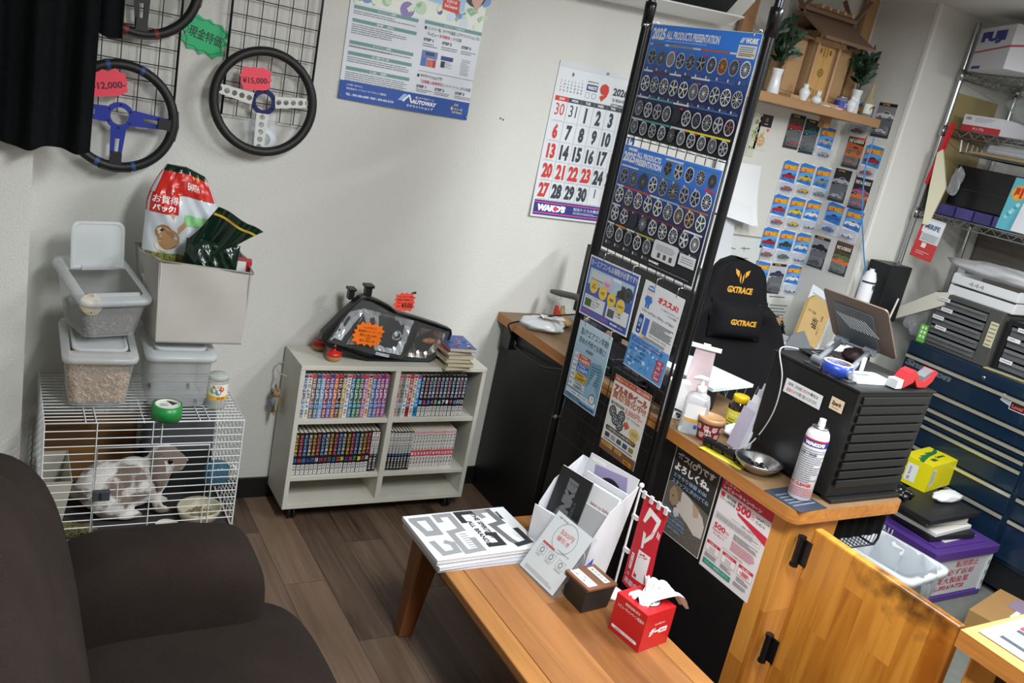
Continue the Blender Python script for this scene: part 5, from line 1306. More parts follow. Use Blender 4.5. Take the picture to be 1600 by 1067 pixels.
poster('wheel_poster', 'upper blue and black poster of car wheels hung on the wire display stand', 'poster', (1016.5, 36.5), (1186.6, 52), (980, 209.5), w1, pX, 0, .0008, '#e8eaf0', group='wheel posters on the wire stand')
def w2(pr, w_, h_):
    for i in range(40):
        y0 = i/40; k = min(1, max(0, (y0-.10)/.4)); c = [int(a+(b-a)*k) for a, b in zip((0x3a, 0x84, 0xf0), (0x2c, 0x32, 0x5c))]
        if y0 > .52: k2 = min(1, (y0-.52)/.3); c = [int(a+(b-a)*k2) for a, b in zip((0x2c, 0x32, 0x5c), (0x19, 0x19, 0x1f))]
        pr.r(.004, max(.005, y0), .996, y0+1/40, '#%02x%02x%02x' % tuple(c), 1)
    pr.t('WORK', .05, .02, .16, .05, '#fff', .07, 4, .15); pr.t('2025', .015, .06, .15, .155, '#f2f4f8', .05, 4); pr.t('ALL PRODUCTS', .155, .04, .42, .095, '#f2f4f8', .05, 4); pr.t('PRESENTATION', .155, .10, .44, .16, '#f2f4f8', .05, 4)
    strip_(pr, .46, .98, .025, [(0, .35, '#d8dce4'), (.36, 1, '#3f7fb8')])
    wrow(pr, .11, 5, .45, .99, .046, DKW, 1, {2: dict(rim='#d8dade'), 0: dict(style=0)})
    strip_(pr, .02, .98, .185, [(0, .2, '#d8dce4'), (.21, .62, '#4f8a8a'), (.9, 1, '#d03a4a')])
    wrow(pr, .285, 9, .02, .99, .048, DKW, 0, {2: dict(rim='#34373f', spoke='#7a7f88'), 3: dict(rim='#d8dade', spoke='#dfe1e4'), 5: dict(rim='#6f5a54'), 8: dict(rim='#e0e2e6', spoke='#e0e2e6')})
    strip_(pr, .02, .98, .375, [(0, .08, '#d8dce4'), (.08, .38, '#c8483c'), (.39, .5, '#d8dce4'), (.5, .7, '#7fb0d8'), (.72, 1, '#a8703a')])
    wrow(pr, .47, 9, .02, .99, .048, SIL, 2, {6: dict(spoke='#b8a890'), 7: dict(rim='#d8b8a8', spoke='#b89a70'), 8: dict(rim='#dfe1e4', spoke='#e4e6ea', hub='#2a4a48', style=0)})
    strip_(pr, .02, .98, .56, [(0, .1, '#d8dce4'), (.12, .8, '#6f2a34'), (.82, 1, '#e0e2e6')])
    wrow(pr, .65, 9, .02, .99, .046, SIL, 4, {2: dict(rim='#2f323a', spoke='#33363e'), 3: dict(rim='#3a3d46', spoke='#c0c4ca'), 8: dict(rim='#e8eaee', spoke='#e8eaee', style=6)})
    strip_(pr, .02, .55, .74, [(0, .15, '#d8dce4'), (.18, .4, '#d8883a'), (.42, .6, '#d8dce4'), (.62, 1, '#a8a84a')])
    wrow(pr, .83, 5, .02, .55, .044, SIL, 5, {2: dict(spoke='#4a4f58'), 3: dict(rim='#dfe1e4')})
    pr.put(roundrect(.56, .73, .81, .90, .02, 3), [tuple(range(16))], '#d8dade', 3); pr.lines(.59, .76, .79, .82, 4, '#8a8f98', 4)
    for x in (.62, .68, .74): pr.r(x, .835, x+.03, .88, '#4a4d54', 4)
    pr.r(.83, .76, .985, .86, '#dcdee2', 3); pr.lines(.85, .78, .97, .84, 3, '#8a8f98', 4); pr.t('WORK', .55, .925, .66, .945, '#fff', .07, 4, .15); pr.lines(.56, .955, .97, .975, 1, '#7a7f88', 4)
poster('wheel_poster', 'lower blue and black poster of car wheels hung on the wire display stand', 'poster', (974.3, 223.5), (1126, 265.7), (939.7, 384), w2, pX, 0, .0008, '#e8eaf0', group='wheel posters on the wire stand')
def p3(pr, w_, h_):
    pr.r(.02, .025, .98, .975, '#4a64b4', 1); pr.t('カーエアコンもお掃除が必要です!!', .04, .05, .97, .155, '#f4f6fa', .06, 4)
    pr.r(.05, .19, .95, .47, '#b9d2e8', 2); pr.frame(.05, .19, .95, .47, .006, '#6f86b0', 3)
    pr.put(roundrect(.09, .23, .50, .385, .02, 3), [tuple(range(16))], '#d4dae0', 3); pr.r(.10, .355, .48, .368, '#5a6068', 4); pr.put(roundrect(.54, .21, .70, .255, .01, 2), [tuple(range(12))], '#eef2f6', 3)
    pr.poly([(.66, .47), (.66, .38), (.74, .33), (.86, .34), (.93, .40), (.93, .47)], '#35373c', 3); pr.r(.72, .27, .80, .35, '#44464c', 4); pr.c(.87, .37, .085, '#3c3f45', 5); pr.ring(.87, .37, .06, .7, '#55585e', 6)
    pr.put([(.45+.10*math.cos(2*PI*i/18)*(1 if i % 2 else .8), .37+.07*math.sin(2*PI*i/18)*(1 if i % 2 else .8)) for i in range(18)], [tuple(range(18))], '#e8b8d4', 6); pr.t('空気中の', .39, .345, .51, .365, '#8a2a6a', .03, 8); pr.t('汚れ', .41, .372, .49, .395, '#8a2a6a', .03, 8)
    for x, y, s_ in ((.20, .475, '室内\nホコリ'), (.40, .515, 'カビ'), (.59, .555, '雑菌'), (.78, .59, 'ニオイ')):
        pr.c(x, y, .085, '#f0cc58', 7, 28); s2 = s_.split('\n')
        for i, q in enumerate(s2): pr.th(q, x, y-.022+(i-.5*(len(s2)-1))*.045, .05 if len(s2) == 1 else .036, '#3a3020', .03, 9, 'c')
    for x, col, ttl, tx in ((.05, '#4a6a34', 'エアコンフィルター清掃', ('ホコリ・花粉など', '汚れをしっかり', 'キャッチ!')), (.53, '#5c6068', 'エアコン内部洗浄', ('カビや雑菌を', 'しっかり除去!'))):
        pr.r(x, .64, x+.43, .865, '#e4e6ea', 3); pr.t(ttl, x+.03, .655, x+.27, .68, '#2a2f40', .02, 5); pr.r(x+.03, .70, x+.16, .83, col, 5); pr.r(x+.05, .72, x+.14, .81, col, 6)
        for i, q in enumerate(tx): pr.th(q, x+.18, .705+i*.045, .03, '#33384a', .01, 5, k=.85)
    pr.t('作業お見積もり オンライン見積無料', .04, .895, .60, .945, '#e060a8', .04, 5); pr.r(.62, .885, .95, .955, '#3a4f9a', 3); pr.t('¥3,300', .65, .90, .80, .94, '#fff', .04, 5); pr.t('(税込)~', .82, .905, .93, .938, '#fff', .02, 5)
poster('notice_sheet', 'blue laminated sheet about cleaning car air conditioners on the wire grid', 'sheet', (930.3, 400.7), (1008, 434.6), (904.5, 487.4), p3, pX, 0, .001, '#e4e8f0')
def p4(pr, w_, h_):
    pr.r(.0, .62, 1, .99, '#5a9ad8', 1); rnd = random.Random(3)
    for i in range(70):
        x, y = rnd.uniform(.02, .9), rnd.uniform(.62, .95); pr.poly([(x, y), (x+rnd.uniform(.03, .1), y+rnd.uniform(-.02, .02)), (x+rnd.uniform(.0, .08), y+rnd.uniform(.02, .045))], rnd.choice(['#86b8e8', '#4a86cc', '#a8d0f0', '#3f78c0', '#c4e0f6']), 2)
    pr.c(.20, .10, .085, '#f2d8c4', 4, 20); pr.poly([(.11, .09), (.13, .045), (.20, .03), (.27, .045), (.30, .09)], '#3f86cc', 5); pr.r(.14, .055, .26, .07, '#e8f0f8', 6); pr.poly([(.14, .15), (.26, .15), (.30, .20), (.24, .25), (.16, .25), (.10, .19)], '#3a7ac8', 4); pr.r(.15, .25, .19, .285, '#2f66b0', 4); pr.r(.21, .25, .25, .285, '#2f66b0', 4); pr.c(.17, .10, .008, '#333', 6, 8); pr.c(.23, .10, .008, '#333', 6, 8)
    pr.t('オススメ!', .42, .10, .92, .17, '#d83040', .06, 4)
    for i, s_ in enumerate(('ここ1~2年エアコンガスチャージを', 'していないお客様に')): pr.th(s_, .98 if i == 0 else .96, .20+i*.035, .024, '#2a2c34', .015, 4, 'r', k=.8)
    pr.t('「パワーエアコン プラス」ってなに?', .10, .305, .92, .335, '#2a2c34', .02, 4)
    pr.put(roundrect(.08, .37, .20, .585, .03, 4), [tuple(range(20))], '#23408a', 3); pr.r(.10, .42, .18, .47, '#7fb0e0', 4); pr.t('AC', .11, .48, .17, .51, '#dfe8f4', .04, 5); pr.r(.24, .385, .36, .575, '#4a6cc0', 3); pr.r(.11, .545, .17, .565, '#c8d4ea', 4); pr.put(roundrect(.22, .575, .36, .615, .02, 3), [tuple(range(16))], '#f0c890', 4)
    pr.lines(.42, .375, .96, .52, 8, '#4a4c54', 4, .45); pr.t('「パワーエアコン プラス」', .42, .535, .88, .56, '#2a2c34', .015, 4); pr.lines(.30, .575, .94, .61, 2, '#4a4c54', 4)
    pr.r(.05, .645, .86, .685, '#3f5fb0', 4); pr.t('パワーエアコンプラスで期待できる効果', .08, .653, .80, .677, '#e8eef8', .02, 6)
    for i, s_ in enumerate(('・エアコン効率の向上・燃費アップ', '・コンプレッサーの作動音軽減', '・エアコンシステムの保護', '・冷媒漏れ・腐食防止アップ', '・寿命延長')): pr.th(s_, .06, .715+i*.048, .026, '#16264a', .02, 5, k=.8)
    for i in range(4): pr.put(roundrect(.76, .735+i*.058, .95, .78+i*.058, .02, 3), [tuple(range(16))], '#c8384a', 6); pr.th(['高温', '快適', '静かさ', '長寿命'][i], .855, .744+i*.058, .026, '#fff', .03, 8, 'c')
poster('notice_sheet', 'white and ice-blue laminated sheet with a cartoon mechanic on the wire grid', 'sheet', (1014.6, 439.3), (1076.7, 472), (973.6, 567.7), p4, pX, 0, .001, '#e4e6ea')
def p5(pr, w_, h_):
    for i in range(20): k = i/19; pr.r(.01, .01+i*.049, .99, .01+(i+1)*.049, '#%02x%02x%02x' % (int(0xc4-0x60*k), int(0xdc-0x50*k), int(0xea-0x40*k)), 1)
    pr.t('急げ!エアコン早割!', .10, .07, .95, .155, '#1c2a3c', .04, 4); pr.t('早めの予約でお得に!', .10, .185, .92, .265, '#1c2a3c', .04, 4); pr.t('HURRY', .36, .30, .60, .34, '#5a6470', .05, 4, .2)
    pr.poly([(.55, .42), (.88, .38), (.97, .46), (.97, .75), (.80, .80), (.52, .70)], '#6f9ab0', 2)
    for i in range(7): pr.ln(.62+.004*i, .46+i*.035, .92, .44+i*.035, .012, '#2a3a48', 3)
    pr.poly([(.66, .66), (.78, .50), (.84, .53), (.72, .70)], '#8fb4c6', 4); pr.poly([(.5, .8), (.75, .62), (.97, .8), (.97, .95), (.5, .95)], '#8ab4c8', 2)
    for i, (c, a, b) in enumerate((('#c2513c', '3月', '4,400円'), ('#2f6cc0', '4月', '5,500円'), ('#e0b43c', '5月', '6,600円'), ('#c4d2dc', '6月~', '8,800円~'))):
        y = .395+i*.115; pr.r(.06, y, .56, y+.10, c, 3); pr.r(.06, y, .20, y+.10, '#e0e6ea', 4); pr.t(a, .08, y+.025, .18, y+.075, '#2a3a4a', .03, 6); pr.t(b, .24, y+.04, .54, y+.092, '#fff' if i < 2 else '#3a2a10', .05, 6); pr.t('早割価格', .26, y+.008, .46, y+.03, '#f4f4f0' if i < 2 else '#4a3a20', .03, 6)
    pr.r(.04, .865, .96, .92, '#dfe8ee', 4); pr.t('※ガス代は別途、補充はお見積します', .06, .878, .80, .90, '#2a3a4c', .02, 6); pr.t('ご予約はスタッフまで', .08, .93, .5, .955, '#1f3a6a', .02, 6); pr.t('092-936-9739', .5, .945, .95, .98, '#1f3a8a', .04, 6)
    pr.c(.83, .835, .085, '#dfe4e6', 5, 24); pr.ring(.83, .835, .09, .84, '#2f3a44', 6, 24); pr.ln(.83, .835, .83, .80, .01, '#c0402f', 7); pr.ln(.83, .835, .87, .82, .01, '#2f3a44', 7); pr.r(.815, .765, .845, .785, '#2f3a44', 6)
poster('notice_sheet', 'pale blue laminated early discount sheet for air conditioning low on the wire grid', 'sheet', (911, 501.4), (961.7, 530.6), (880.7, 616), p5, pX, 0, .001, '#cfe0ea')
def p6(pr, w_, h_):
    pr.r(.0, .0, 1, .075, '#b44a34', 1); pr.t('不要なホイール、パーツ、車両も出張買取!', .03, .018, .97, .06, '#f6e6c8', .04, 4)
    for i, (s_, y) in enumerate((('アルミホイール', .11), ('買取強化中!!', .20))):
        pr.t(s_, .045, y-.006, .965, y+.092, '#8a3a24', .08, 3); pr.t(s_, .055, y, .955, y+.086, '#d87a50' if i else '#c8604a', .03, 6)
    pr.t('最低買取価格:', .05, .33, .44, .375, '#2f2a26', .03, 4); pr.t('3,000円~', .46, .32, .93, .40, '#c8463a', .04, 4); pr.t('汚い・キズ・クスミもOK!!', .42, .415, .90, .445, '#4a3a34', .02, 4)
    for x, y in ((.15, .46), (.26, .54), (.40, .46), (.40, .58)): pr.c(x, y, .10, '#2a2c30', 4, 20); pr.wheel(x, y, .075, 0, '#8f949a', '#b9bdc2', '#44474c', 5, 1)
    pr.poly([(.50, .50), (.56, .50), (.56, .47), (.66, .53), (.56, .59), (.56, .555), (.50, .555)], '#c8543a', 5)
    pr.put([(.82+.15*math.cos(2*PI*i/24)*(1 if i % 2 else .82), .57+.075*math.sin(2*PI*i/24)*(1 if i % 2 else .82)) for i in range(24)], [tuple(range(24))], '#d8c070', 5); pr.r(.74, .545, .90, .595, '#b8a468', 7); pr.t('現金!', .70, .645, .92, .70, '#c08a2c', .05, 7)
    pr.put(roundrect(.06, .66, .90, .72, .03, 4), [tuple(range(20))], '#3a3330', 3); pr.t('その他不要なものもお取り置きます', .10, .672, .84, .708, '#f0ece6', .03, 5)
    for i, c in enumerate(('#3c4048', '#9a9ea4', '#4a5058', '#34508a', '#8a7a3a')): pr.put(roundrect(.08+i*.17, .75, .21+i*.17, .81, .015, 3), [tuple(range(16))], c, 3)
    pr.lines(.08, .825, .9, .85, 1, '#5a4a40', 4)
    pr.r(0, .87, 1, 1, '#7a5238', 1); pr.put(roundrect(.04, .885, .36, .93, .02, 3), [tuple(range(16))], '#e0b050', 3); pr.t('即現金払い', .07, .893, .34, .922, '#5a3018', .03, 5); pr.put(roundrect(.42, .885, .62, .93, .02, 3), [tuple(range(16))], '#e0b050', 3); pr.t('査定無料', .44, .893, .60, .922, '#5a3018', .03, 5); pr.r(.70, .94, .92, .985, '#e89a2c', 3); pr.t('PIRELLI', .72, .95, .90, .975, '#5a2a10', .05, 5)
poster('notice_sheet', 'cream and orange laminated sheet about buying used alloy wheels at the foot of the grid', 'sheet', (969.6, 589), (1026.5, 624), (935.8, 697), p6, pX, 0, .001, '#e0dcd6')
hooks([(946, 403), (990, 423)], 'wire hook at the top of the blue sheet')
hooks([(1027, 443), (1060, 458)], 'wire hook at the top of the mechanic sheet')
hooks([(917, 503), (955, 525)], 'wire hook at the top of the early discount sheet')
hooks([(1020, 42), (1180, 55)], 'wire hook at the top of the upper wheel poster')
# ---- sheets on the counter front
XC_ = 1.9435
pC = lambda x, y: oX(x, y, XC_)
def q1(pr, w_, h_):
    pr.r(.015, .01, .985, .99, '#34312f', 1)
    pr.t('ボス(♂)です', .07, .06, .92, .155, '#f2f2f0', .05, 4); pr.t('よろしくね。', .07, .175, .86, .27, '#f2f2f0', .05, 4)
    pr.t('エサやり体験 ¥100', .09, .295, .84, .345, '#9fd0f2', .05, 4); pr.t('スタッフに声かけてね', .09, .365, .92, .415, '#9fd0f2', .05, 4)
    pr.poly([(.015, .43), (.1, .40), (.28, .42), (.985, .50), (.985, .985), (.015, .985)], '#6c675f', 2); rnd = random.Random(2)
    for i in range(260): x, y = rnd.uniform(.03, .96), rnd.uniform(.52, .97); pr.r(x, y, x+.018, y+.007, rnd.choice(['#7d776d', '#57534c', '#8f897e', '#4c4842']), 3)
    # the photographed rabbit lying stretched out
    pr.put([(.30, .46), (.40, .44), (.55, .46), (.72, .50), (.88, .56), (.96, .64), (.96, .78), (.80, .80), (.62, .74), (.46, .70), (.34, .66), (.27, .58)], [tuple(range(12))], '#d9d4ca', 4)
    pr.put([(.62, .48), (.78, .51), (.80, .60), (.70, .62)], [(0, 1, 2, 3)], '#c2ad90', 5)
    pr.put([(.10, .52), (.16, .44), (.26, .43), (.34, .50), (.34, .60), (.24, .66), (.14, .63)], [tuple(range(7))], '#a89478', 5); pr.put([(.20, .44), (.28, .41), (.36, .45), (.38, .56), (.32, .57), (.29, .50)], [tuple(range(6))], '#8a7860', 6); pr.put([(.28, .66), (.38, .64), (.42, .72), (.34, .76), (.28, .72)], [tuple(range(5))], '#e0dcd2', 6); pr.c(.2, .55, .014, '#2a221a', 7, 10)
    for i, s_ in enumerate(('お店の看板うさぎのボスです。', '名前を呼んだら出てきます。', 'やさしくなでてあげてね。', 'エサはスタッフまで声を', 'かけてください。')): pr.th(s_, .05+.05*i, .70+i*.046, .034, '#8fc4ea', .03, 8, k=.8)
poster('rabbit_poster', 'dark poster of a lying rabbit with white Japanese writing on the counter front', 'poster', (1058, 694), (1127, 740), (1025, 821), q1, pC, 0, .0006, '#e4e2de', hfix=.30)
def q2(pr, w_, h_):
    RD = '#d6304a'
    pr.r(0, 0, 1, .115, RD, 1); pr.t('ユニ', .05, .02, .12, .04, '#fff', .02, 4); pr.t('グーネット', .14, .018, .34, .045, '#fff', .04, 4); pr.t('レビューキャンペーン', .05, .055, .80, .102, '#fff', .05, 4)
    pr.poly([(0, .115), (1, .115), (1, .32), (.45, .24)], '#f1f1f2', 1); pr.poly([(.40, .235), (1, .28), (1, .37), (.42, .262)], RD, 2); pr.put(roundrect(.03, .135, .11, .185, .02, 3), [tuple(range(16))], RD, 3); pr.t('PayPay', .02, .195, .13, .21, '#444', .03, 4)
    pr.t('毎月抽選', .15, .14, .34, .175, '#2a2a2e', .04, 4); pr.t('1,000名様', .15, .185, .34, .22, '#2a2a2e', .03, 4); pr.t('500', .36, .135, .64, .225, RD, .05, 4); pr.t('円分', .65, .15, .71, .215, RD, .03, 4); pr.t('PayPayポイント', .73, .145, .98, .175, '#2a2a2e', .02, 4); pr.t('プレゼント!', .74, .19, .92, .22, '#2a2a2e', .03, 4)
    pr.put([(.0, .37), (.42, .37), (.58, .37), (1, .37), (1, .38), (0, .38)], [(0, 1, 2, 3, 4, 5)], '#f1f1f2', 1)
    pr.t('キャンペーン概要と応募方法', .35, .325, .78, .345, '#6a4a50', .02, 5); pr.frame(.04, .36, .93, .43, .004, '#c8a0a8', 3); pr.lines(.06, .37, .9, .42, 3, '#888', 4)
    pr.t('500', .07, .47, .30, .53, RD, .03, 4); pr.t('円分', .31, .495, .38, .525, RD, .02, 4); pr.t('PayPayポイント', .06, .54, .36, .565, RD, .02, 4); pr.t('プレゼント', .09, .575, .32, .60, RD, .02, 4); pr.lines(.46, .455, .93, .52, 5, '#777', 4); pr.lines(.46, .53, .93, .635, 9, '#e08a9a', 4)
    pr.t('キャンペーン応募の流れ', .34, .655, .74, .675, '#8a3a48', .02, 4)
    for i, x in enumerate((.03, .36, .69)):
        pr.r(x, .69, x+.28, .725, RD, 3); pr.r(x+.01, .725, x+.27, .80, '#fbfbfb', 3); pr.frame(x, .69, x+.28, .805, .004, '#c8a0a8', 3); pr.lines(x+.02, .82, x+.26, .87, 4, '#888', 4); pr.r(x+.08, .74, x+.2, .79, '#d9d4d4' if i < 2 else '#e8a0ac', 4); pr.t(['応募する', '投稿する', '当選!'][i], x+.06, .70, x+.22, .717, '#fff', .02, 5)
    pr.t('6,500円', .74, .745, .92, .785, RD, .04, 6)
    pr.r(.05, .89, .62, .945, '#2fa08a', 3); pr.t('レビュー投稿はコチラ', .10, .903, .57, .932, '#e8f6f2', .03, 5); pr.lines(.68, .885, .93, .93, 3, '#888', 4)
poster('campaign_sheet', 'white and red review campaign sheet on the counter front beside the rabbit poster', 'sheet', (1130, 743), (1210, 798), (1092, 880), q2, pC, 0, .0006, '#f1f1f2', hfix=.302)

# ================================================================== ON THE COFFEE TABLE
TT = TZ+.0008
# four catalogues
a, b, c_, d_ = oZ(632, 806, TT+.042), oZ(790, 791, TT+.042), oZ(845, 856, TT+.042), oZ(680, 878, TT+.042)
ux = ((b-a)+(c_-d_)).normalized(); mw, mh = .372, .257
mid = (a+b+c_+d_)/4; angM = math.degrees(math.atan2(ux.y, ux.x))
zz = TT
for i, (hgt, da, ox, oy, lab, cv) in enumerate(((.010, -1.5, .012, -.004, 'thin wheel catalogue at the bottom of the stack on the coffee table', '#aeb6c8'), (.010, 1.2, .006, -.002, 'grey-edged wheel catalogue second from the bottom on the coffee table', '#c9ccd2'), (.010, -.6, .004, .003, 'wheel catalogue second from the top of the stack on the coffee table', '#d8dade'), (.011, 0, 0, 0, 'white catalogue with large grey and black line lettering on top of the coffee table stack', '#e6e8ea'))):
    t = thing('catalogue', lab, 'catalogue', T(mid.x+ox, mid.y+oy, zz) @ RZ(angM+da), 'wheel catalogues on the coffee table')
    crv = lambda x, y, z: (x, y, z+.004*max(0, (x/mw))**4*0)
    g = G(); cm = pm(cv, .35); g.box((-mw/2, -mh/2, 0), (mw/2, mh/2, .0008), cm); g.box((-mw/2, -mh/2, hgt-.0008), (mw/2, mh/2, hgt), cm); g.box((-mw/2, -mh/2, .0008), (-mw/2+.001, mh/2, hgt-.0008), cm)
    if i == 3:
        pr = Pr(g, mw, mh, T(-mw/2, -mh/2, hgt)); GR, BK = '#8e9194', '#2a2b2d'
        def path(pts, wd, col, l=2):
            for (x0, y0), (x1, y1) in zip(pts, pts[1:]):
                dx, dy = x1-x0, y1-y0; q = math.hypot(dx*mw, dy*mh); ex, ey = dx/q*wd*mw/2*1.0, dy/q*wd*mw/2
                pr.ln(x0-ex, y0-ey, x1+ex, y1+ey, wd, col, l)
        path([(.06, .10), (.20, .10), (.20, .42), (.09, .42), (.055, .14)], .058, GR); path([(.09, .45), (.20, .45)], .058, GR)
        path([(.08, .64), (.10, .88), (.23, .86), (.235, .70), (.20, .66)], .058, GR)
        path([(.29, .18), (.29, .07), (.42, .07), (.42, .42), (.30, .46), (.30, .90), (.45, .88), (.45, .66)], .058, GR)
        path([(.50, .25), (.50, .06), (.63, .06)], .058, BK); path([(.55, .82), (.67, .82), (.67, .60), (.62, .58)], .058, BK)
        path([(.71, .18), (.69, .06), (.82, .06)], .058, GR); path([(.82, .06), (.84, .36), (.73, .40), (.77, .76), (.80, .86)], .058, '#6a6c70'); path([(.80, .88), (.93, .84), (.92, .56)], .058, BK)
        pr.t('THE SPIRIT OF', .615, .09, .665, .70, '#2a2b2d', .03, 4, rot=1); pr.t('ALL BRANDS', .53, .25, .575, .80, '#2a2b2d', .03, 4, rot=1); pr.t('WORK', .865, .10, .895, .30, '#2a2b2d', .08, 4, .15, rot=1)
        pr.lines(.36, .50, .43, .84, 7, '#9a9da0', 3)
    g.build('cover', t)
    G().box((-mw/2+.001, -mh/2+.001, .0008), (mw/2-.001, mh/2-.001, hgt-.0008), pm('#cfd1d4', .8, vary=.12, bscale=120)).build('page_block', t)
    zz += hgt+.0005
# brochure holder: leaning white card holder with blue feet
HB0 = oZ(960, 918, TT); HB1 = oZ(850, 850, TT)
hw = .105; dirn = Vector((.075, -.30, 0)); hx = Vector((1.640, 1.80, TT))
bh = thing('brochure_holder', 'white and blue card holder full of wheel catalogues on the coffee table', 'brochure holder', T(1.588, 1.925, TT) @ RZ(-76))
# local x runs along the table towards the room's front, y away from the counter side
M_CARD = pm('#e3e5ea', .5); M_CBL = pm('#2a62c4', .5)
Lh, Wh, Hh = .235, .125, .20
def hp_(x, y, z): return (x-Lh/2, y-Wh/2, z)
g = G()
g.add([hp_(0, 0, 0), hp_(Lh, 0, 0), hp_(Lh, Wh, 0), hp_(0, Wh, 0)], [(0, 1, 2, 3)], M_CARD)
g.add([hp_(0, Wh, 0), hp_(Lh, Wh, 0), hp_(Lh, Wh+.06, .30), hp_(0, Wh+.06, .30)], [(0, 1, 2, 3)], M_CARD)
g.add([hp_(0, 0, 0), hp_(Lh, 0, 0), hp_(Lh, -.0, .10), hp_(Lh*.78, .01, .16), hp_(Lh*.3, .01, .16), hp_(0, -.0, .16)], [tuple(range(6))], M_CARD)
for x in (0, Lh):
    g.add([hp_(x, 0, 0), hp_(x, Wh, 0), hp_(x, Wh+.06, .30), hp_(x, Wh*.55, .235), hp_(x, .02, .16)], [(0, 1, 2, 3, 4)], M_CARD)
g.build('card_body', bh, solid=.002)
g = G()
for x in (-.0012, Lh+.0012): g.add([hp_(x, 0, .001), hp_(x, .04, .001), hp_(x, .045, .085), hp_(x, .004, .06)], [(0, 1, 2, 3)], M_CBL)
g.build('blue_stripe', bh, solid=.0006)
bro = bh.matrix_basis.copy()
def leaf(label, x, y, z, w_, h_, ang, th, col, fn=None, yaw=0, name='catalogue', side=None):
    M = bro @ T(x-Lh/2, y-Wh/2, z) @ RZ(yaw) @ RX(90-ang)
    g = G(); g.box((0, 0, -th), (w_, h_, 0), pm(col, .35), None)
    g.box((.001, h_, -th*.85), (w_-.001, h_+.0006, -th*.15), pm('#d4d4d2', .8))
    if fn: pr = Pr(g, w_, h_, T(0, 0, .0002)); fn(pr)
    return tag(g.build(name, None, M), label, 'catalogue', 'catalogues in the brochure holder')
def enk(pr):
    pr.t('ENKEI', .34, .08, .66, .56, '#6c6e70', .09, 3, .1, rot=3); pr.ring(.5, .68, .13, .72, '#6c6e70', 3); pr.t('WHEELS', .70, .30, .78, .6, '#5a5c5e', .01, 3, rot=3)
leaf('black catalogue with grey lettering at the front of the brochure holder', .004, .028, .004, .13, .285, 12, .006, '#202122', enk)
leaf('silver grey catalogue beside the black one in the brochure holder', .118, .034, .004, .112, .215, 12, .004, '#b9babb', lambda pr: (pr.t('WORK', .2, .55, .5, .62, '#55575a', .05, 3, .15), pr.t('Racing Standard', .15, .68, .75, .73, '#66686a', .01, 3)))
leaf('white catalogue with a small red car picture in the brochure holder', .06, .052, .004, .17, .27, 12, .014, '#e4e6e8', lambda pr: (pr.t('Select my Styling', .45, .18, .92, .23, '#b04a5a', .01, 3), pr.r(.62, .30, .9, .40, '#444a52', 3), pr.c(.66, .40, .05, '#222', 4), pr.c(.86, .40, .05, '#222', 4), pr.r(.6, .36, .94, .40, '#b84a3a', 5)))
leaf('thin blue-edged catalogue in the middle of the brochure holder', .06, .075, .004, .172, .262, 12, .006, '#3f4a86')
leaf('white catalogue behind the blue-edged one in the brochure holder', .055, .087, .004, .174, .28, 12, .008, '#d9dbde')
leaf('tall catalogue with a purple and black wheel picture at the back of the brochure holder', .03, .117, .004, .20, .325, 12, .004, '#dcdae2', lambda pr: (pr.poly([(.15, .08), (.8, .04), (.95, .3), (.9, .6), (.3, .45)], '#9a8fb8', 1), pr.c(.55, .30, .28, '#221f2c', 3, 24), pr.ring(.55, .30, .2, .8, '#3a3548', 4), pr.r(.05, .02, .35, .06, '#eee', 4)))
# acrylic stand with a leaflet
t = thing('leaflet_stand', 'clear acrylic stand with a 500 yen discount leaflet on the coffee table', 'leaflet stand', T(1.43, 1.846, TT) @ RZ(-85))
AC = clear('#f6f8fa', .02, .03)
aw, ah = .19, .215; La = RX(90-32)
g = G(); g.box((-aw/2, 0, -.0042), (aw/2, ah, -.0022), AC, La); g.add([La @ Vector(v) for v in ((-aw/2, 0, .0025), (aw/2, 0, .0025), (aw/2, ah, .0025), (-aw/2, ah, .0025))], [(0, 1, 2, 3)], AC)
g.box((-aw/2, -.002, -.0022), (aw/2, .001, .0012), AC, La); g.box((-aw/2-.003, 0, -.0042), (-aw/2, ah, .0032), AC, La); g.box((aw/2, 0, -.0042), (aw/2+.003, ah, .0032), AC, La)
g.box((-aw/2, .0, .0), (aw/2, .075, .003), AC); g.build('stand', t)
g = G(); lw, lh = .172, .205; pr = Pr(g, lw, lh, La @ T(-lw/2, .006, -.0002)); pr.sheet('#d9dcdd', .0005); pr.t('NET PLUS', .1, .05, .35, .07, '#444', .02)
pr.ring(.5, .27, .28, .965, '#8a8a8a', 2, 40); pr.t('500円', .33, .17, .68, .25, '#d0604a', .03); pr.t('値引き', .33, .275, .66, .345, '#c8404a', .05); pr.t('LINEお友だち', .5, .44, .82, .465, '#777', .01); pr.r(.12, .475, .45, .51, '#c04a50', 2)
for i, x in enumerate((.12, .38, .66)): pr.frame(x, .54, x+.2, .66, .006, '#888', 2); pr.lines(x+.02, .68, x+.2, .71, 2, '#999'); pr.ring(x+.1, .60, .05, .7, '#777', 3)
pr.lines(.1, .90, .9, .96, 3, '#aaa'); g.build('leaflet', t)
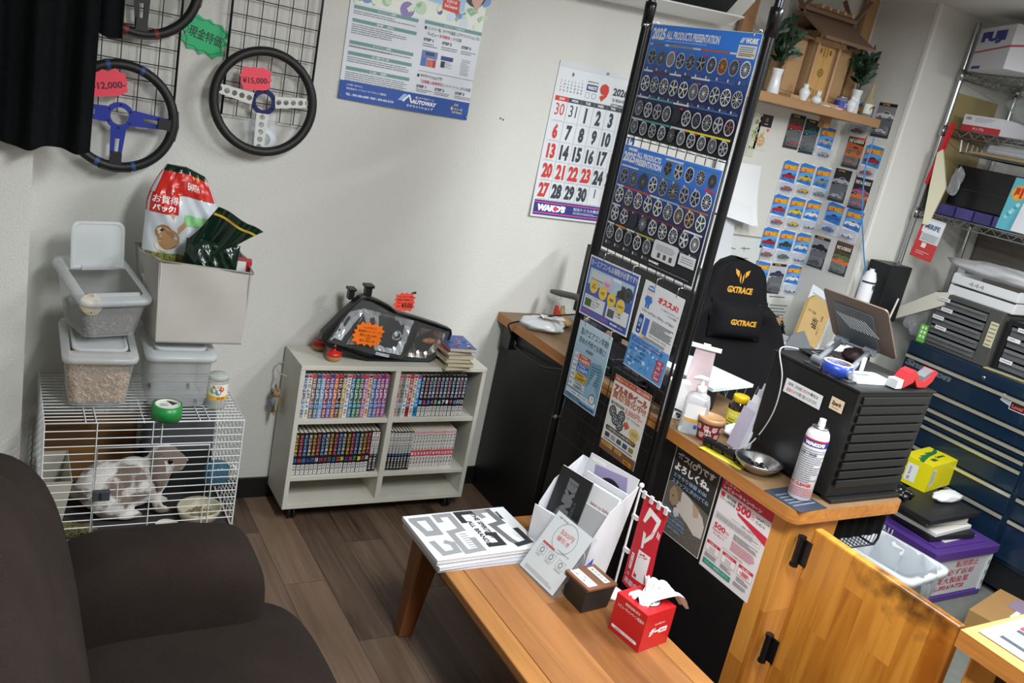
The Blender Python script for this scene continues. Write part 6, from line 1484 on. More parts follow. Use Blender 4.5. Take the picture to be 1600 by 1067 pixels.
# key box
t = thing('coin_box', 'small dark folded box with a brown lid and white labels on the coffee table', 'box', T(1.535, 1.725, TT) @ RZ(5))
g = G(); DKB = pm('#2b2a28', .5); B0, B1 = [(-.062, -.055), (.055, -.055), (.055, .052), (-.055, .052)], [(-.04, -.05), (.052, -.05), (.052, .045), (-.045, .045)]
g.hexa([(x*.86, y*.86, 0) for x, y in B0], [(x*.98, y*1.02, .076) for x, y in B0], DKB); g.build('body', t, bevel=.002)
g = G(); g.box((-.056, -.058, .0765), (.056, .052, .083), pm('#7a5138', .5, vary=.08)); pr = Pr(g, .112, .11, T(-.056, -.058, .083))
for x0, y0, x1, y1 in ((.10, .06, .40, .88), (.66, .10, .86, .86)): pr.r(x0, y0, x1, y1, '#e4e6e6', 1)
pr.t('小銭入れ箱です', .16, .12, .22, .82, '#555', .01, 3, rot=1); pr.t('ご協力お願いします', .27, .12, .33, .82, '#6a8a9a', .01, 3, rot=1); pr.t('ありがとう', .72, .16, .80, .8, '#555', .01, 3, rot=1); g.build('lid', t, bevel=.0015)
# banner flag
t = thing('banner_flag', 'small red and white banner flag on a white stand on the coffee table', 'banner', T(1.643, 1.735, TT))
WP = pm('#e6e8ea', .4)
G().lathe([(0, 0), (.034, 0), (.036, .004), (.034, .009), (.012, .014), (.005, .024), (0, .024)], WP, n=28).build('base', t)
fl = .365
G().tube([(0, 0, .012), (0, -.002, fl)], .0034, WP, 10).build('pole', t); g = G(); g.ball((0, -.002, fl+.004), .008, WP, 12, 8); g.build('finial', t)
G().tube([(0, -.002, fl-.012), (.012, -.128, fl-.012)], .0024, WP, 8).build('crossbar', t)
fw, fh = .098, .285
Mf = T(.004, -.022, fl-.020-fh) @ RZ(-84) @ RX(90)
g = G(); cf = lambda x, y, z: (x-.02*(1-y/fh)**2*0, y, z+.008*math.sin(x/fw*PI)*(1-y/fh)-.004*math.sin(y/fh*7)*(x/fw))
pr = Pr(g, fw, fh, fn=cf); pr.sheet('#cf1f33', .0006, 14)
FW = '#f2f2f4'
pr.poly([(.30, .07), (.84, .12), (.84, .18), (.44, .14), (.30, .25), (.20, .24)], FW, 4); pr.poly([(.72, .15), (.84, .16), (.74, .34), (.50, .45), (.48, .40), (.66, .30)], FW, 5)
pr.poly([(.86, .24), (.90, .245), (.90, .31), (.86, .30)], FW, 5); pr.poly([(.93, .25), (.97, .255), (.97, .32), (.93, .31)], FW, 5)
pr.poly([(.34, .33), (.47, .345), (.50, .50), (.41, .52)], FW, 4)
pr.r(.36, .54, .84, .86, FW, 4); pr.vt('ネット', .60, .55, .85, .40, '#c81f33', .05, 7); pr.r(.12, .62, .24, .80, FW, 4); pr.vt('グーネット', .18, .63, .79, .09, '#c81f33', .02, 7); pr.c(.18, .86, .05, FW, 4); pr.c(.18, .86, .035, '#cf1f33', 5)
pr.t('掲載中!', .10, .905, .74, .965, FW, .04, 5); pr.ln(.02, .885, .98, .885, .012, FW, 4); g.build('flag', t, Mf)
for k in (.0, .33, .66, .98):
    G().box((-.003, -.006, -.010), (.003, .006, .012), clear('#eef0f2', .5, .3), T(.001+.004*k, -.022-.098*k, fl-.016)).build('clip', t)
for z in (.16, .27): G().box((-.004, -.022, -.006), (.004, .002, .006), clear('#eef0f2', .5, .3), T(0, 0, z)).build('clip', t)
# tissue box
t = thing('tissue_box', 'red cube tissue box with white lettering and a pulled tissue on the coffee table', 'tissue box', T(1.547, 1.478, TT) @ RZ(9))
RDB = pm('#c81f26', .4); s_ = .118
g = G(); g.box((0, 0, 0), (s_, s_, s_), RDB)
pr = Pr(g, s_, s_, faceX(0, s_, 0) @ T(0, 0, .0003)); pr.t('車販売店様の声が', .32, .08, .80, .15, '#fff', .03); pr.t('レビューキャンペーン実施中!', .12, .20, .96, .29, '#fff', .03)
pr.put(roundrect(.07, .80, .90, .88, .04, 4), [tuple(range(20))], '#f4f4f4', 2); pr.t('投稿はこちらから', .2, .82, .8, .86, '#c81f26', .03, 4)
pr = Pr(g, s_, s_, faceY(0, 0, 0) @ T(0, 0, .0003)); pr.t('クルマ探すなら', .34, .30, .70, .36, '#fff', .02); pr.t('グー', .22, .42, .56, .64, '#fff', .08, 4, .2); pr.put(roundrect(.56, .47, .84, .61, .02, 3), [tuple(range(16))], '#f4f4f4', 3); pr.t('ネット', .60, .50, .80, .58, '#c81f26', .05, 6)
pr = Pr(g, s_, s_, T(0, 0, s_+.0003)); pr.c(.52, .5, .33, '#5a2024', 0, 30); pr.c(.54, .5, .29, '#dfe0e4', 1, 24); g.build('carton', t, bevel=.0012)
rnd = random.Random(5)
TIS = pm('#e9eaee', .9)
def lobe(x0, L, w0, w1, rise, drop, dy, ph):
    def f(u, v):
        q = (u-.5)*2; x = x0+L*v; w_ = w0+(w1-w0)*min(1, v*1.3)
        return (s_*.52+x, s_*.5+dy*v+q*w_*(1-.25*v*v), s_+.003+rise*math.sin(min(1, v*1.15)*PI*.75)-drop*max(0, v-.5)**1.4+.006*math.sin(q*5+ph)*v+.004*math.sin(q*11+v*7+ph)-.012*abs(q)*v)
    return f
g = G(); g.sheet(lobe(-.004, .104, .024, .066, .040, .10, -.022, .4), 26, 18, TIS); g.sheet(lobe(.004, -.046, .022, .042, .014, .012, .004, 2.1), 20, 12, TIS); g.sheet(lobe(0, .045, .012, .040, .046, .07, .03, 4.0), 20, 12, TIS); g.build('tissue', t)
# ================================================================== HOUSEHOLD SHRINE SHELF
SHW = wood('m_cypress', '#94704c', '#b08a62', 0, 1, .5, 4, .55, 24, 0, .7)
SHV = wood('m_cypress_upright', '#8f6a48', '#b48a62', 2, 0, .5, 4, .6, 24, 0, .7)
SHD = pm('#7d6350', .75, vary=.12, bscale=18)
SHY0 = 2.895; SHZ = 1.952
hx0, hx1 = oY(1158, 137, SHY0).x, oY(1370, 187, SHY0).x
sh = thing('shrine_shelf', 'wooden shelf hung on two boards that carries the small shrine', 'shelf', (0, 0, 0))
G().box((hx0, SHY0, SHZ-.032), (hx1, D-.002, SHZ), SHW).build('board', sh, bevel=.003)
G().box((hx0-.01, SHY0-.018, SHZ-.036), (hx1+.01, SHY0-.001, SHZ+.004), SHW).build('front_rail', sh, bevel=.003)
for px in (1165, 1352):
    q = oY(px, 60, D-.06); G().box((q.x-.035, D-.055, SHZ-.001 if False else SHZ+.001), (q.x+.035, D-.03, ZC-.002), SHV).build('hanging_board', sh, bevel=.002)
G().box((oY(1285, 185, D-.1).x-.02, D-.14, SHZ-.085), (oY(1285, 185, D-.1).x+.02, D-.10, SHZ-.033), SHV).build('bracket', sh, bevel=.002)
# the shrine
S0 = SHZ+.0006
qc = oY(1270, 120, 3.02); sM = T(qc.x, 3.02, S0)
shr = thing('household_shrine', 'small wooden household shrine with a gabled roof and gilded doors', 'shrine', sM)
HN = wood('m_pale_cypress', '#a9835a', '#c6a27a', 2, 0, .5, 4, .5, 26, 0, .6)
G().box((-.20, -.095, 0), (.20, .085, .022), HN).build('base', shr, bevel=.002)
g = G(); g.box((-.075, -.03, .0225), (.075, .08, .315), HN); g.build('body', shr, bevel=.001)
for x in (-.15, .15):
    g = G(); g.box((x-.055, -.005, .0225), (x+.055, .08, .275), HN); g.build('wing', shr, bevel=.001)
    g = G(); g.box((x-.045, -.010, .035), (x+.045, -.0052, .262), pm('#b8946a', .5)); g.build('wing_door', shr)
for x in (-.07, .07): G().tube([(x, -.05, .0225), (x, -.05, .30)], .008, HN, 12).build('post', shr)
GOLD = pm('#c9a24a', .25, .9)
g = G(); g.box((-.052, -.036, .04), (.052, -.0305, .255), pm('#cda263', .45)); dr = g.build('door', shr)
g = G(); pr = Pr(g, .104, .215, faceY(-.052, -.0362, .04))
pr.ln(.5, 0, .5, 1, .012, '#6b4c2c', 1)
for x in (.40, .60): pr.r(x-.03, .02, x+.03, .2, GOLD, 2); pr.r(x-.03, .88, x+.03, .98, GOLD, 2)
for x in (.2, .8): pr.r(x-.07, .04, x+.07, .14, GOLD, 2); pr.r(x-.07, .86, x+.07, .94, GOLD, 2)
pr.ring(.5, .52, .18, .6, GOLD, 2); pr.c(.5, .52, .07, GOLD, 3); g.build('gilded_fitting', dr)
G().box((-.10, -.055, .262), (.10, -.041, .285), HN).build('lintel', shr, bevel=.001)
def slab(pts, th, m, name, x0, x1):
    g = G(); k = len(pts); vs = []
    for x in (x0, x1): vs += [(x, y, z) for y, z in pts]+[(x, y, z-th) for y, z in pts]
    o = 2*k; fs = []
    for i in range(k-1): fs += [(i, i+1, o+i+1, o+i), (k+i, o+k+i, o+k+i+1, k+i+1), (i, k+i, k+i+1, i+1), (o+i, o+i+1, o+k+i+1, o+k+i)]
    fs += [(0, o, o+k, k), (k-1, 2*k-1, o+2*k-1, o+k-1)]
    g.add(vs, fs, m); return g.build(name, shr)
slab([(-.165, .285), (-.08, .33), (.01, .385), (.01, .385)][:3], .014, SHD, 'roof_slope', -.165, .165); slab([(.0105, .385), (.06, .345), (.105, .315)], .014, SHD, 'roof_slope', -.165, .165)
for x in (-.19, .19): slab([(-.06, .276), (.01, .31), (.085, .276)], .010, SHD, 'wing_roof', min(x, x*.62), max(x, x*.62))
G().box((-.175, -.012, .386), (.175, .034, .404), SHD).build('ridge', shr, bevel=.002)
for i in range(5): G().tube([(-.10+i*.05, -.04, .413), (-.10+i*.05, .062, .413)], .009, HN, 10).build('ridge_log', shr)
for x in (-.165, .165):
    for s_ in (-1, 1): G().box((-.006, -.009, -.03), (.006, .009, .13), SHD, T(x, .011+.001*s_, .385) @ RX(s_*38)).build('crossed_finial', shr)
def sakaki(label, px, py, y, hv):
    p = oY(px, py, y); t = thing('sakaki_vase', label, 'vase', T(p.x, y, S0), 'vases of evergreen on the shrine shelf')
    G().lathe([(0, 0), (.026, 0), (.028, .006), (.024, .05), (.021, .085), (.024, .105), (.026, .112), (.021, .112), (.019, .09), (0, .09)], pm('#e2e4e8', .2), n=22).build('vase', t)
    g = G(); rnd = random.Random(px); LM = [pm('#16301f', .35), pm('#1d3a26', .35), pm('#24452c', .35)]
    st = G()
    for i in range(9):
        a = rnd.uniform(-PI, PI); top = Vector((.07*math.cos(a)*.9, .035*math.sin(a), .112+hv*rnd.uniform(.55, 1)))
        st.tube([(0, 0, .08), Vector((top.x*.3, top.y*.3, .15)), top], .0016, pm('#3b3a22', .7), 5)
        for k in range(9):
            f = .25+.75*k/8; b = Vector((0, 0, .10)).lerp(top, f); d = Vector((rnd.uniform(-1, 1), rnd.uniform(-.7, .4), rnd.uniform(.1, 1))).normalized(); L = rnd.uniform(.045, .07); w = L*.22; sd = d.cross(Vector((rnd.uniform(-.3, .3), -1, .3))).normalized(); up = d.cross(sd)*.006
            g.add([b, b+d*L*.35+sd*w+up, b+d*L*.75+sd*w*.7, b+d*L, b+d*L*.75-sd*w*.7, b+d*L*.35-sd*w+up, b+d*L*.5], [(0, 1, 6), (1, 2, 6), (2, 3, 6), (3, 4, 6), (4, 5, 6), (5, 0, 6)], LM[i % 3], True)
    st.build('stems', t); g.build('foliage', t)
sakaki('white vase of dark evergreen leaves at the left end of the shrine shelf', 1207, 142, 2.955, .20)
sakaki('white vase of dark evergreen leaves right of the shrine', 1331, 172, 2.955, .20)
PORC = pm('#e4e6ea', .15)
def small(name, label, cat, px, py, y, build, z=S0, group=None, rot=0):
    p = oY(px, py, y); t = thing(name, label, cat, T(p.x, y, z) @ RZ(rot), group); build(t); return t
def jug(t): G().lathe([(0, 0), (.017, 0), (.015, .01), (.022, .028), (.025, .042), (.02, .055), (.010, .062), (.012, .068), (.012, .078), (0, .078)], PORC, n=22).build('body', t)
small('sake_jug', 'white porcelain sake jug in front of the shrine doors', 'jug', 1255, 152, 2.925, jug, group='porcelain on the shrine shelf')
small('sake_jug', 'white porcelain sake jug beside the blue cup jar', 'jug', 1328, 172, 2.912, jug, group='porcelain on the shrine shelf')
def wpot(t):
    G().ball((0, 0, .021), (.024, .024, .021), PORC).build('body', t)
    for s_ in (-1, 1): G().ball((.008+.006*s_, 0, .05), (.005, .004, .016), PORC, 10, 8, ).build('ear', t)
small('water_pot', 'round white porcelain pot with two upright ears on the shrine shelf', 'pot', 1275, 157, 2.915, wpot)
def plate(t): G().lathe([(0, .002), (.018, .002), (.03, .008), (.031, .008), (.02, 0), (0, 0)], PORC, n=24).build('dish', t)
small('offering_dish', 'small white dish beside the eared pot', 'dish', 1290, 160, 2.912, plate, group='white offering dishes'); small('offering_dish', 'small white dish in front of the blue cup jar', 'dish', 1308, 166, 2.908, plate, group='white offering dishes')
def cup(t):
    G().lathe([(0, .0), (.024, 0), (.027, .004), (.027, .052), (.024, .058)], clear('#cfd8e4', .25, .1), n=22).build('glass', t); G().lathe([(0, .066), (.023, .066), (.025, .0585), (.0, .0585)], STEEL, n=20).build('lid', t)
    g = G(); pr = Pr(g, .14, .034, fn=lambda x, y, z: ((.0274+z)*math.cos(-PI*1.2+x/.0274), (.0274+z)*math.sin(-PI*1.2+x/.0274), .012+y)); pr.sheet('#2a44a8', .0002, 12); pr.t('酒', .40, .15, .56, .8, '#e6e8f2', .04, 3); pr.r(0, .85, 1, 1, '#c04a5a', 2); g.build('label', t)
small('cup_jar', 'blue-labelled glass cup jar with a metal lid on the shrine shelf', 'jar', 1313, 163, 2.94, cup)
def bot(t):
    G().lathe([(0, 0), (.024, 0), (.026, .005), (.026, .065), (.018, .09), (.009, .12), (.009, .150), (.012, .154), (.012, .160), (0, .160)], clear('#d8cfae', .35, .08), n=22).build('glass', t)
    g = G(); pr = Pr(g, .09, .045, fn=lambda x, y, z: ((.0264+z)*math.cos(-PI*.95+x/.0264), (.0264+z)*math.sin(-PI*.95+x/.0264), .018+y)); pr.sheet('#e4e4dc', .0002, 10); pr.c(.5, .55, .2, '#3f7a4c', 2); pr.c(.5, .3, .08, '#c0402f', 3); g.build('label', t)
small('bottle', 'clear glass bottle with a round label at the right end of the shrine shelf', 'bottle', 1352, 178, 2.955, bot)

# ================================================================== TOY CAR CARDS
cwid, chei = .105, .164
HWB = '#2f7ed2'
def carpic(pr, cx, cy, s_, col, l=6):
    a = pr.w/pr.h
    P = lambda L: [(cx+x*s_, cy-y*s_*a) for x, y in L]
    pr.poly(P([(-.52, -.11), (-.52, .02), (-.40, .07), (-.20, .09), (-.06, .19), (.16, .19), (.32, .08), (.52, .03), (.54, -.11)][::-1]), col, l); pr.poly(P([(-.15, .09), (-.04, .165), (.14, .165), (.25, .09)][::-1]), '#20242c', l+1)
    for x in (-.28, .3): pr.c(cx+x*s_, cy+.12*s_*a, .09*s_, '#15171b', l+2, 12); pr.c(cx+x*s_, cy+.12*s_*a, .05*s_, '#9a9da4', l+3, 10)
def toycar(g, col, sc_=1):
    m = pm(col, .25, .2); k = .031*sc_
    g.prism([(-k, 0), (-k, .007), (-k*.5, .010), (-k*.25, .016), (k*.35, .0165), (k*.62, .010), (k, .008), (k, 0)], -.010, .010, m)
    for x in (-k*.6, k*.6):
        for z in (-.0105, .0075): g.lathe([(0, 0), (.0055, 0), (.0055, .003), (0, .003)], BLACK, M=T(x, .001, z), n=10)
CLB = clear('#eef2f6', .10, .06)
def card(label, px, py, plane, style, car, bg=HWB, scale=1.0):
    w_, h_ = cwid*scale, chei*scale
    if plane == 'Y': p = oY(px, py, D-.003); M = faceY(p.x-w_/2, D-.003, p.z-h_/2)
    else: p = oX(px, py, PX-.003); M = faceX(PX-.003, p.y+w_/2, p.z-h_/2)
    t = thing('toy_car_card', label, 'toy car', M, 'carded toy cars on the wall')
    g = G(); pr = Pr(g, w_, h_)
    pr.sheet('#e6e8ec', .0006)
    if style == 0:
        pr.poly([(0, .06), (.2, .0), (1, .05), (1, .66), (0, .60)][::-1], bg, 1); pr.poly([(0, .35), (1, .16), (1, .34), (0, .55)][::-1], '#5aa4e6', 2)
        pr.put([(.05, .16), (.98, .11), (.98, .25), (.05, .28)], [(0, 3, 2, 1)], '#c8341f', 3); pr.t('HOT WHEELS', .07, .125, .96, .265, '#f0b42c', .09, 5, .2); pr.c(.12, .25, .07, '#c8342a', 4, 12)
        carpic(pr, .5, .46, .85, car)
    elif style == 1:
        pr.r(0, 0, 1, .66, bg, 1); pr.r(0, .02, 1, .10, '#17181b', 2); pr.t('HOT WHEELS', .2, .035, .6, .08, '#e8a82c', .05, 4); pr.poly([(0, .5), (1, .38), (1, .66), (0, .66)][::-1], '#6a6c70', 2); carpic(pr, .5, .36, .95, car)
    elif style == 2:
        pr.r(0, 0, 1, .66, bg, 1); pr.poly([(0, .08), (1, .16), (1, .30), (0, .24)][::-1], '#1c1a1a', 2); pr.t('FAST & FURIOUS', .08, .13, .92, .24, '#e6e0d0', .05, 4); pr.poly([(0, .6), (.4, .42), (1, .56), (1, .66), (0, .66)][::-1], '#d8783a', 2); carpic(pr, .5, .45, .9, car)
    pr.r(0, .66, 1, 1, '#d9dce2' if style == 0 else '#3a3c42', 1)
    g.build('backing_card', t)
    g = G(); toycar(g, car, scale); g.build('toy_car', t, T(w_/2, h_*.14, .013))
    g = G(); g.prism(roundrect(w_*.08, h_*.08, w_*.92, h_*.34, .01, 3), .0008, .026, CLB); g.build('blister', t)
RED, YEL, SIL2, WHT, BLU, BLK2, GRN = '#a01f2a', '#d8b02c', '#a9aeb6', '#dfe2e6', '#2a63b8', '#1b1c20', '#34402f'
for a in [
    ('red car on a dark film card at the upper left of the toy car wall', 1241, 206, 'Y', 1, RED, '#4a4438'), ('teal car on a black card in the top row of the toy cars', 1265, 214, 'Y', 1, '#2a6a72', '#1e2226'), ('silver car on a blue card at the right of the top row', 1289, 224, 'Y', 0, SIL2),
    ('red sports car on a blue card, second row left', 1231, 277, 'Y', 0, RED), ('yellow sports car on a blue card, second row middle', 1257, 281, 'Y', 0, YEL), ('grey-green car on a blue card, second row right', 1282, 286, 'Y', 0, '#7d8f8c'),
    ('red roadster on a blue card, third row left', 1216, 329, 'Y', 0, '#b02530'), ('yellow roadster on a blue card, third row middle', 1242, 333, 'Y', 0, '#e0bc34'), ('white car with a black front on a blue card, third row', 1267, 337, 'Y', 0, WHT),
    ('red coupe on a blue card, fourth row left', 1200, 380, 'Y', 0, '#98202c'), ('dark green car on a blue card, fourth row middle', 1226, 384, 'Y', 0, GRN), ('white racing car on a blue card, fourth row right', 1251, 388, 'Y', 0, '#d6dae0'),
    ('turquoise car on a blue card, lowest full row left', 1187, 432, 'Y', 0, '#3a98b8'), ('violet and black car on a pale card in the lowest full row', 1212, 435, 'Y', 1, '#3a3450', '#b8bcc8'), ('white roadster on a blue card in the lowest full row', 1237, 437, 'Y', 0, '#e2e4e8'), ('silver car on a grey-blue card beside the laptop stand', 1263, 442, 'Y', 1, '#b9c4d0', '#7d98b0'),
    ('blue racing card lowest of all behind the paper bag', 1250, 482, 'Y', 1, '#4a6a98', '#3a5a90'),
    ('blue card half hidden by the end of the shrine shelf', 1347, 188, 'X', 0, '#7a3a40'), ('grey card with a white car at the top of the column corner', 1381, 188, 'X', 1, '#d0d4d8', '#8a8c90'), ('orange film card with a copper car on the column', 1334, 237, 'X', 2, '#a86a50', '#c8601f'), ('red car on a green-edged blue card on the column', 1361, 253, 'X', 0, RED, '#3a8ac8'),
    ('silver coupe on a black card on the column', 1312, 290, 'X', 1, '#b4b6ba', '#24262a'), ('pink car on a black film card on the column', 1344, 302, 'X', 2, '#b05a80', '#1c1a22'), ('blue car on a blue card on the column', 1301, 342, 'X', 0, BLU), ('white coupe on a blue card at the outer edge of the column', 1331, 352, 'X', 0, '#e6e8ea'),
    ('black car on a grey card low on the column', 1279, 394, 'X', 1, BLK2, '#9a9ca2'), ('gold and green car on a brown card low on the column', 1314, 404, 'X', 2, '#5f7a4c', '#5a4028')]: card(*a)
# ---- other things hung on the back wall
def flat(name, label, cat, px, py, w_, h_, fn=None, base='#e4e6e8', y=D, rot=0, t=.0006, group=None):
    p = oY(px, py, y-.003); g = G(); pr = Pr(g, w_, h_); pr.sheet(base, t)
    if fn: fn(pr)
    return tag(g.build(name, None, T(p.x, y-.003, p.z) @ RX(90) @ RZ(rot) @ T(-w_/2, -h_/2, 0)), label, cat, group)
def smiley(pr):
    pr.r(.1, .0, .95, .34, '#17171a', 1); pr.r(.42, .08, .62, .2, '#8a4a58', 2); pr.lines(.38, .24, .68, .28, 1, '#ddd', 3); pr.c(.45, .76, .30, '#c49a62', 2, 24); pr.poly([(.25, .7), (.3, .5), (.4, .58), (.5, .44), (.55, .6), (.68, .72)][::-1], '#c49a62', 2); pr.c(.45, .77, .23, '#d9bd94', 3, 24)
    for x in (.37, .53): pr.c(x, .74, .035, '#2a2018', 4, 10)
    pr.ring(.45, .80, .12, .75, '#2a2018', 4); pr.r(.33, .72, .57, .79, '#d9bd94', 5); pr.c(.37, .74, .035, '#2a2018', 6, 10); pr.c(.53, .74, .035, '#2a2018', 6, 10); pr.r(.7, .38, .85, .46, '#e0562f', 3)
flat('smiley_tag', 'small clear packet with a wooden smiley under a black header on the wall', 'packet', 1193, 207, .085, .165, smiley, '#d3d2cb')
flat('floral_strip', 'narrow green patterned paper strip behind the stand pole', 'paper', 1178, 213, .05, .19, lambda pr: [pr.c(random.uniform(.1, .9), random.uniform(.05, .95), .12, random.choice(['#5a7a4a', '#8a9a5a', '#c8c09a']), 1+i % 3, 8) for i in range(30)], '#c9cbb8')
def hang(label, px, py, y, w_, h_, n, seed):
    p = oY(px, py, y); t = thing('paper_sheaf', label, 'papers', T(p.x, D-.012, p.z), 'paper sheaves hung on the wall'); rnd = random.Random(seed)
    for i in range(n):
        dx, cu_ = rnd.uniform(-.01, .02), rnd.uniform(.03, .09)
        G().sheet(lambda u, v: ((u-.5)*w_+dx+.03*(1-v)*i/n, -.004*i-cu_*(1-v)**2*u-.012*math.sin(u*PI), -h_*(1-v)-.04*u*(1-v)), 10, 10, pm(['#dfe2e6', '#d2d6da', '#e6e8ea'][i % 3], .7), True).build('sheet', t)
hang('sheaf of curling white papers on the wall behind the stand pole', 1150, 252, D-.01, .26, .24, 6, 3)
hang('lower sheaf of curling white papers on the wall above the chair', 1112, 334, D-.01, .26, .24, 5, 8)
p = oY(1165, 318, D-.03); t = G().tube([(-.10, 0, .10), (.0, 0, .06), (.055, 0, -.05), (.05, 0, -.06), (-.12, 0, .0)], .0022, BLACK, 6).build('wire_hanger', None, T(p.x+.05, D-.018, p.z)); tag(t, 'black wire hanger against the wall below the smiley packet', 'hanger')
def board(pr):
    pr.frame(0, 0, 1, 1, .015, '#9a9a92', 2); rnd = random.Random(4)
    for i in range(5):
        for k in range(5):
            x = .08+k*.17; pr.ln(x, .2+i*.15, x+rnd.uniform(.04, .12), .2+i*.15+rnd.uniform(-.02, .03), .006, '#3a3f48', 2); pr.ln(x+.03, .17+i*.15, x+.04, .24+i*.15, .006, '#3a3f48', 2)
flat('whiteboard', 'whiteboard with handwriting behind the gaming chair', 'whiteboard', 1112, 415, .62, .34, board, '#d4dad8', t=.012)
flat('price_list', 'printed white sheet with a small phone picture on the wall beside the chair', 'paper', 1212, 487, .21, .22, lambda pr: (pr.lines(.12, .1, .7, .16, 1, '#555', 3), pr.r(.08, .3, .16, .5, '#2a2c30', 2), pr.lines(.22, .3, .85, .85, 7, '#888', 2)), '#dcdcd6')

# ================================================================== GAMING CHAIR
CHM = T(2.79, 2.60, -.075) @ RZ(-12)
ch = thing('gaming_chair', 'black gaming chair with gold lettering behind the counter', 'chair', CHM)
CHB = fabric('m_black_chair_cloth', '#0a0a0c', '#1a1a1d', 350, .8, .2); GLD = pm('#c9932c', .4, .3); STI = pm('#8f8a78', .7)
HW = [(.50, .21), (.62, .225), (.75, .25), (.88, .29), (.98, .30), (1.05, .27), (1.11, .215), (1.18, .185), (1.25, .17), (1.29, .145), (1.315, .10), (1.325, .03)]
def hwf(z):
    for (a, b), (c_, d_) in zip(HW, HW[1:]):
        if a <= z <= c_: f = (z-a)/(c_-a); f = f*f*(3-2*f)*.4+f*.6; return b+(d_-b)*f
    return HW[-1][1]
def backp(u, v, f=1):
    z = .50+.825*v; w = hwf(z)*.86; s_ = (u-.5)*2; lean_ = .17*v
    wing = .085*max(0, (abs(s_)-.5)/.5)**1.5*(1 if z < 1.12 else .35)
    return (w*s_, lean_-f*.055*(1-abs(s_)**6)*(1 if f > 0 else .7)-wing, z)
g = G(); g.sheet(lambda u, v: backp(u, v, 1), 36, 40, CHB); g.sheet(lambda u, v: backp(u, v, -1), 24, 40, CHB)
g.sheet(lambda u, v: Vector(backp(0, v, 1)).lerp(Vector(backp(0, v, -1)), u), 2, 40, CHB); g.sheet(lambda u, v: Vector(backp(1, v, 1)).lerp(Vector(backp(1, v, -1)), u), 2, 40, CHB)
br_ = g.build('backrest', ch)
g = G(); cf = lambda x, y, z: (lambda q: (q[0], q[1]-.0015-z, q[2]))(backp(.5+x/(2*max(.05, hwf(.50+.825*y))), y, 1))
pr = Pr(g, 1, 1, fn=lambda x, y, z: cf(x-.5, y, z))
def cp(x, z): return (.5+x, 1-(z-.5)/.825)
pr.t('GXTRACE', .425, cp(0, 1.212)[1], .575, cp(0, 1.184)[1], GLD, .05, 3, .15)
for s_ in (-1, 1):
    pr.poly([cp(s_*.004, 1.225), cp(s_*.004, 1.255), cp(s_*.012, 1.272), cp(s_*.012, 1.242)], GLD, 3); pr.poly([cp(s_*.018, 1.25), cp(s_*.018, 1.277), cp(s_*.044, 1.287), cp(s_*.036, 1.265)], GLD, 3)
for k in range(5):
    for s_ in (-1, 1):
        pr.ln(*cp(-.11+.05*k, .55+.0*k), *cp(-.11+.05*k+s_*.10, .80), .002, STI, 2)
g.build('lettering', br_)
g = G(); pb_ = lambda v: backp(.5, (v-.5)/.825, 1)
hwp, zc_ = .135, 1.075
def pil(u, v, f): s_ = (u-.5)*2; r = (v-.5)*2; b = (1-abs(s_)**4)*(1-abs(r)**4); q = pb_(zc_+.085*r); return (hwp*s_, q[1]-.01-(.06*b if f else 0), q[2])
g.sheet(lambda u, v: pil(u, v, 1), 20, 14, CHB); pl_ = g.build('head_pillow', ch)
g = G(); pr = Pr(g, 1, 1, fn=lambda x, y, z: (lambda q: (q[0], q[1]-.002-z, q[2]))(pil(x, y, 1))); pr.t('GXTRACE', .26, .42, .74, .56, GLD, .05, 3, .15)
for x in (.84, .87): pr.ln(x, .05, x, .95, .006, STI, 2)
g.build('lettering', pl_)
for s_ in (-1, 1): G().tube([(s_*.13, pb_(1.08)[1]-.02, 1.08), (s_*.17, .12, 1.10), (s_*.18, .20, 1.11)], .016, CHB, 8).build('pillow_strap', ch)
g = G(); nu, nv = 32, 14; vs = []
for j in range(nv+1):
    th_ = PI*j/nv-PI/2
    for i in range(nu):
        ph_ = 2*PI*i/nu; f = lambda c, e: math.copysign(abs(c)**e, c)
        vs.append((.27*f(math.cos(th_), .4)*f(math.cos(ph_), .35), -.22+.27*f(math.cos(th_), .4)*f(math.sin(ph_), .35), .47+.065*f(math.sin(th_), .5)))
g.add(vs, [(j*nu+i, j*nu+(i+1) % nu, (j+1)*nu+(i+1) % nu, (j+1)*nu+i) for j in range(nv) for i in range(nu)], CHB, True); g.build('seat', ch)
for s_ in (-1, 1):
    g = G(); g.tube([(s_*.25, -.12, .45), (s_*.30, -.12, .46), (s_*.30, -.12, .66)], .018, BLACK, 8); g.cbox((s_*.30, -.17, .675), (.08, .26, .03), BLACK); g.build('armrest', ch, bevel=.006)
G().tube([(0, -.15, .10), (0, -.15, .42)], .03, BLACK, 14).build('gas_lift', ch)
for i in range(5):
    a = 2*PI*i/5+.3; e = (.30*math.cos(a), -.15+.30*math.sin(a)); g = G(); g.tube([(0, -.15, .11), (e[0], e[1], .075)], [.03, .018], BLACK, 8); lg = g.build('leg', ch); G().ball((e[0], e[1], .03), .03, BLACK, 12, 8).build('caster', lg)

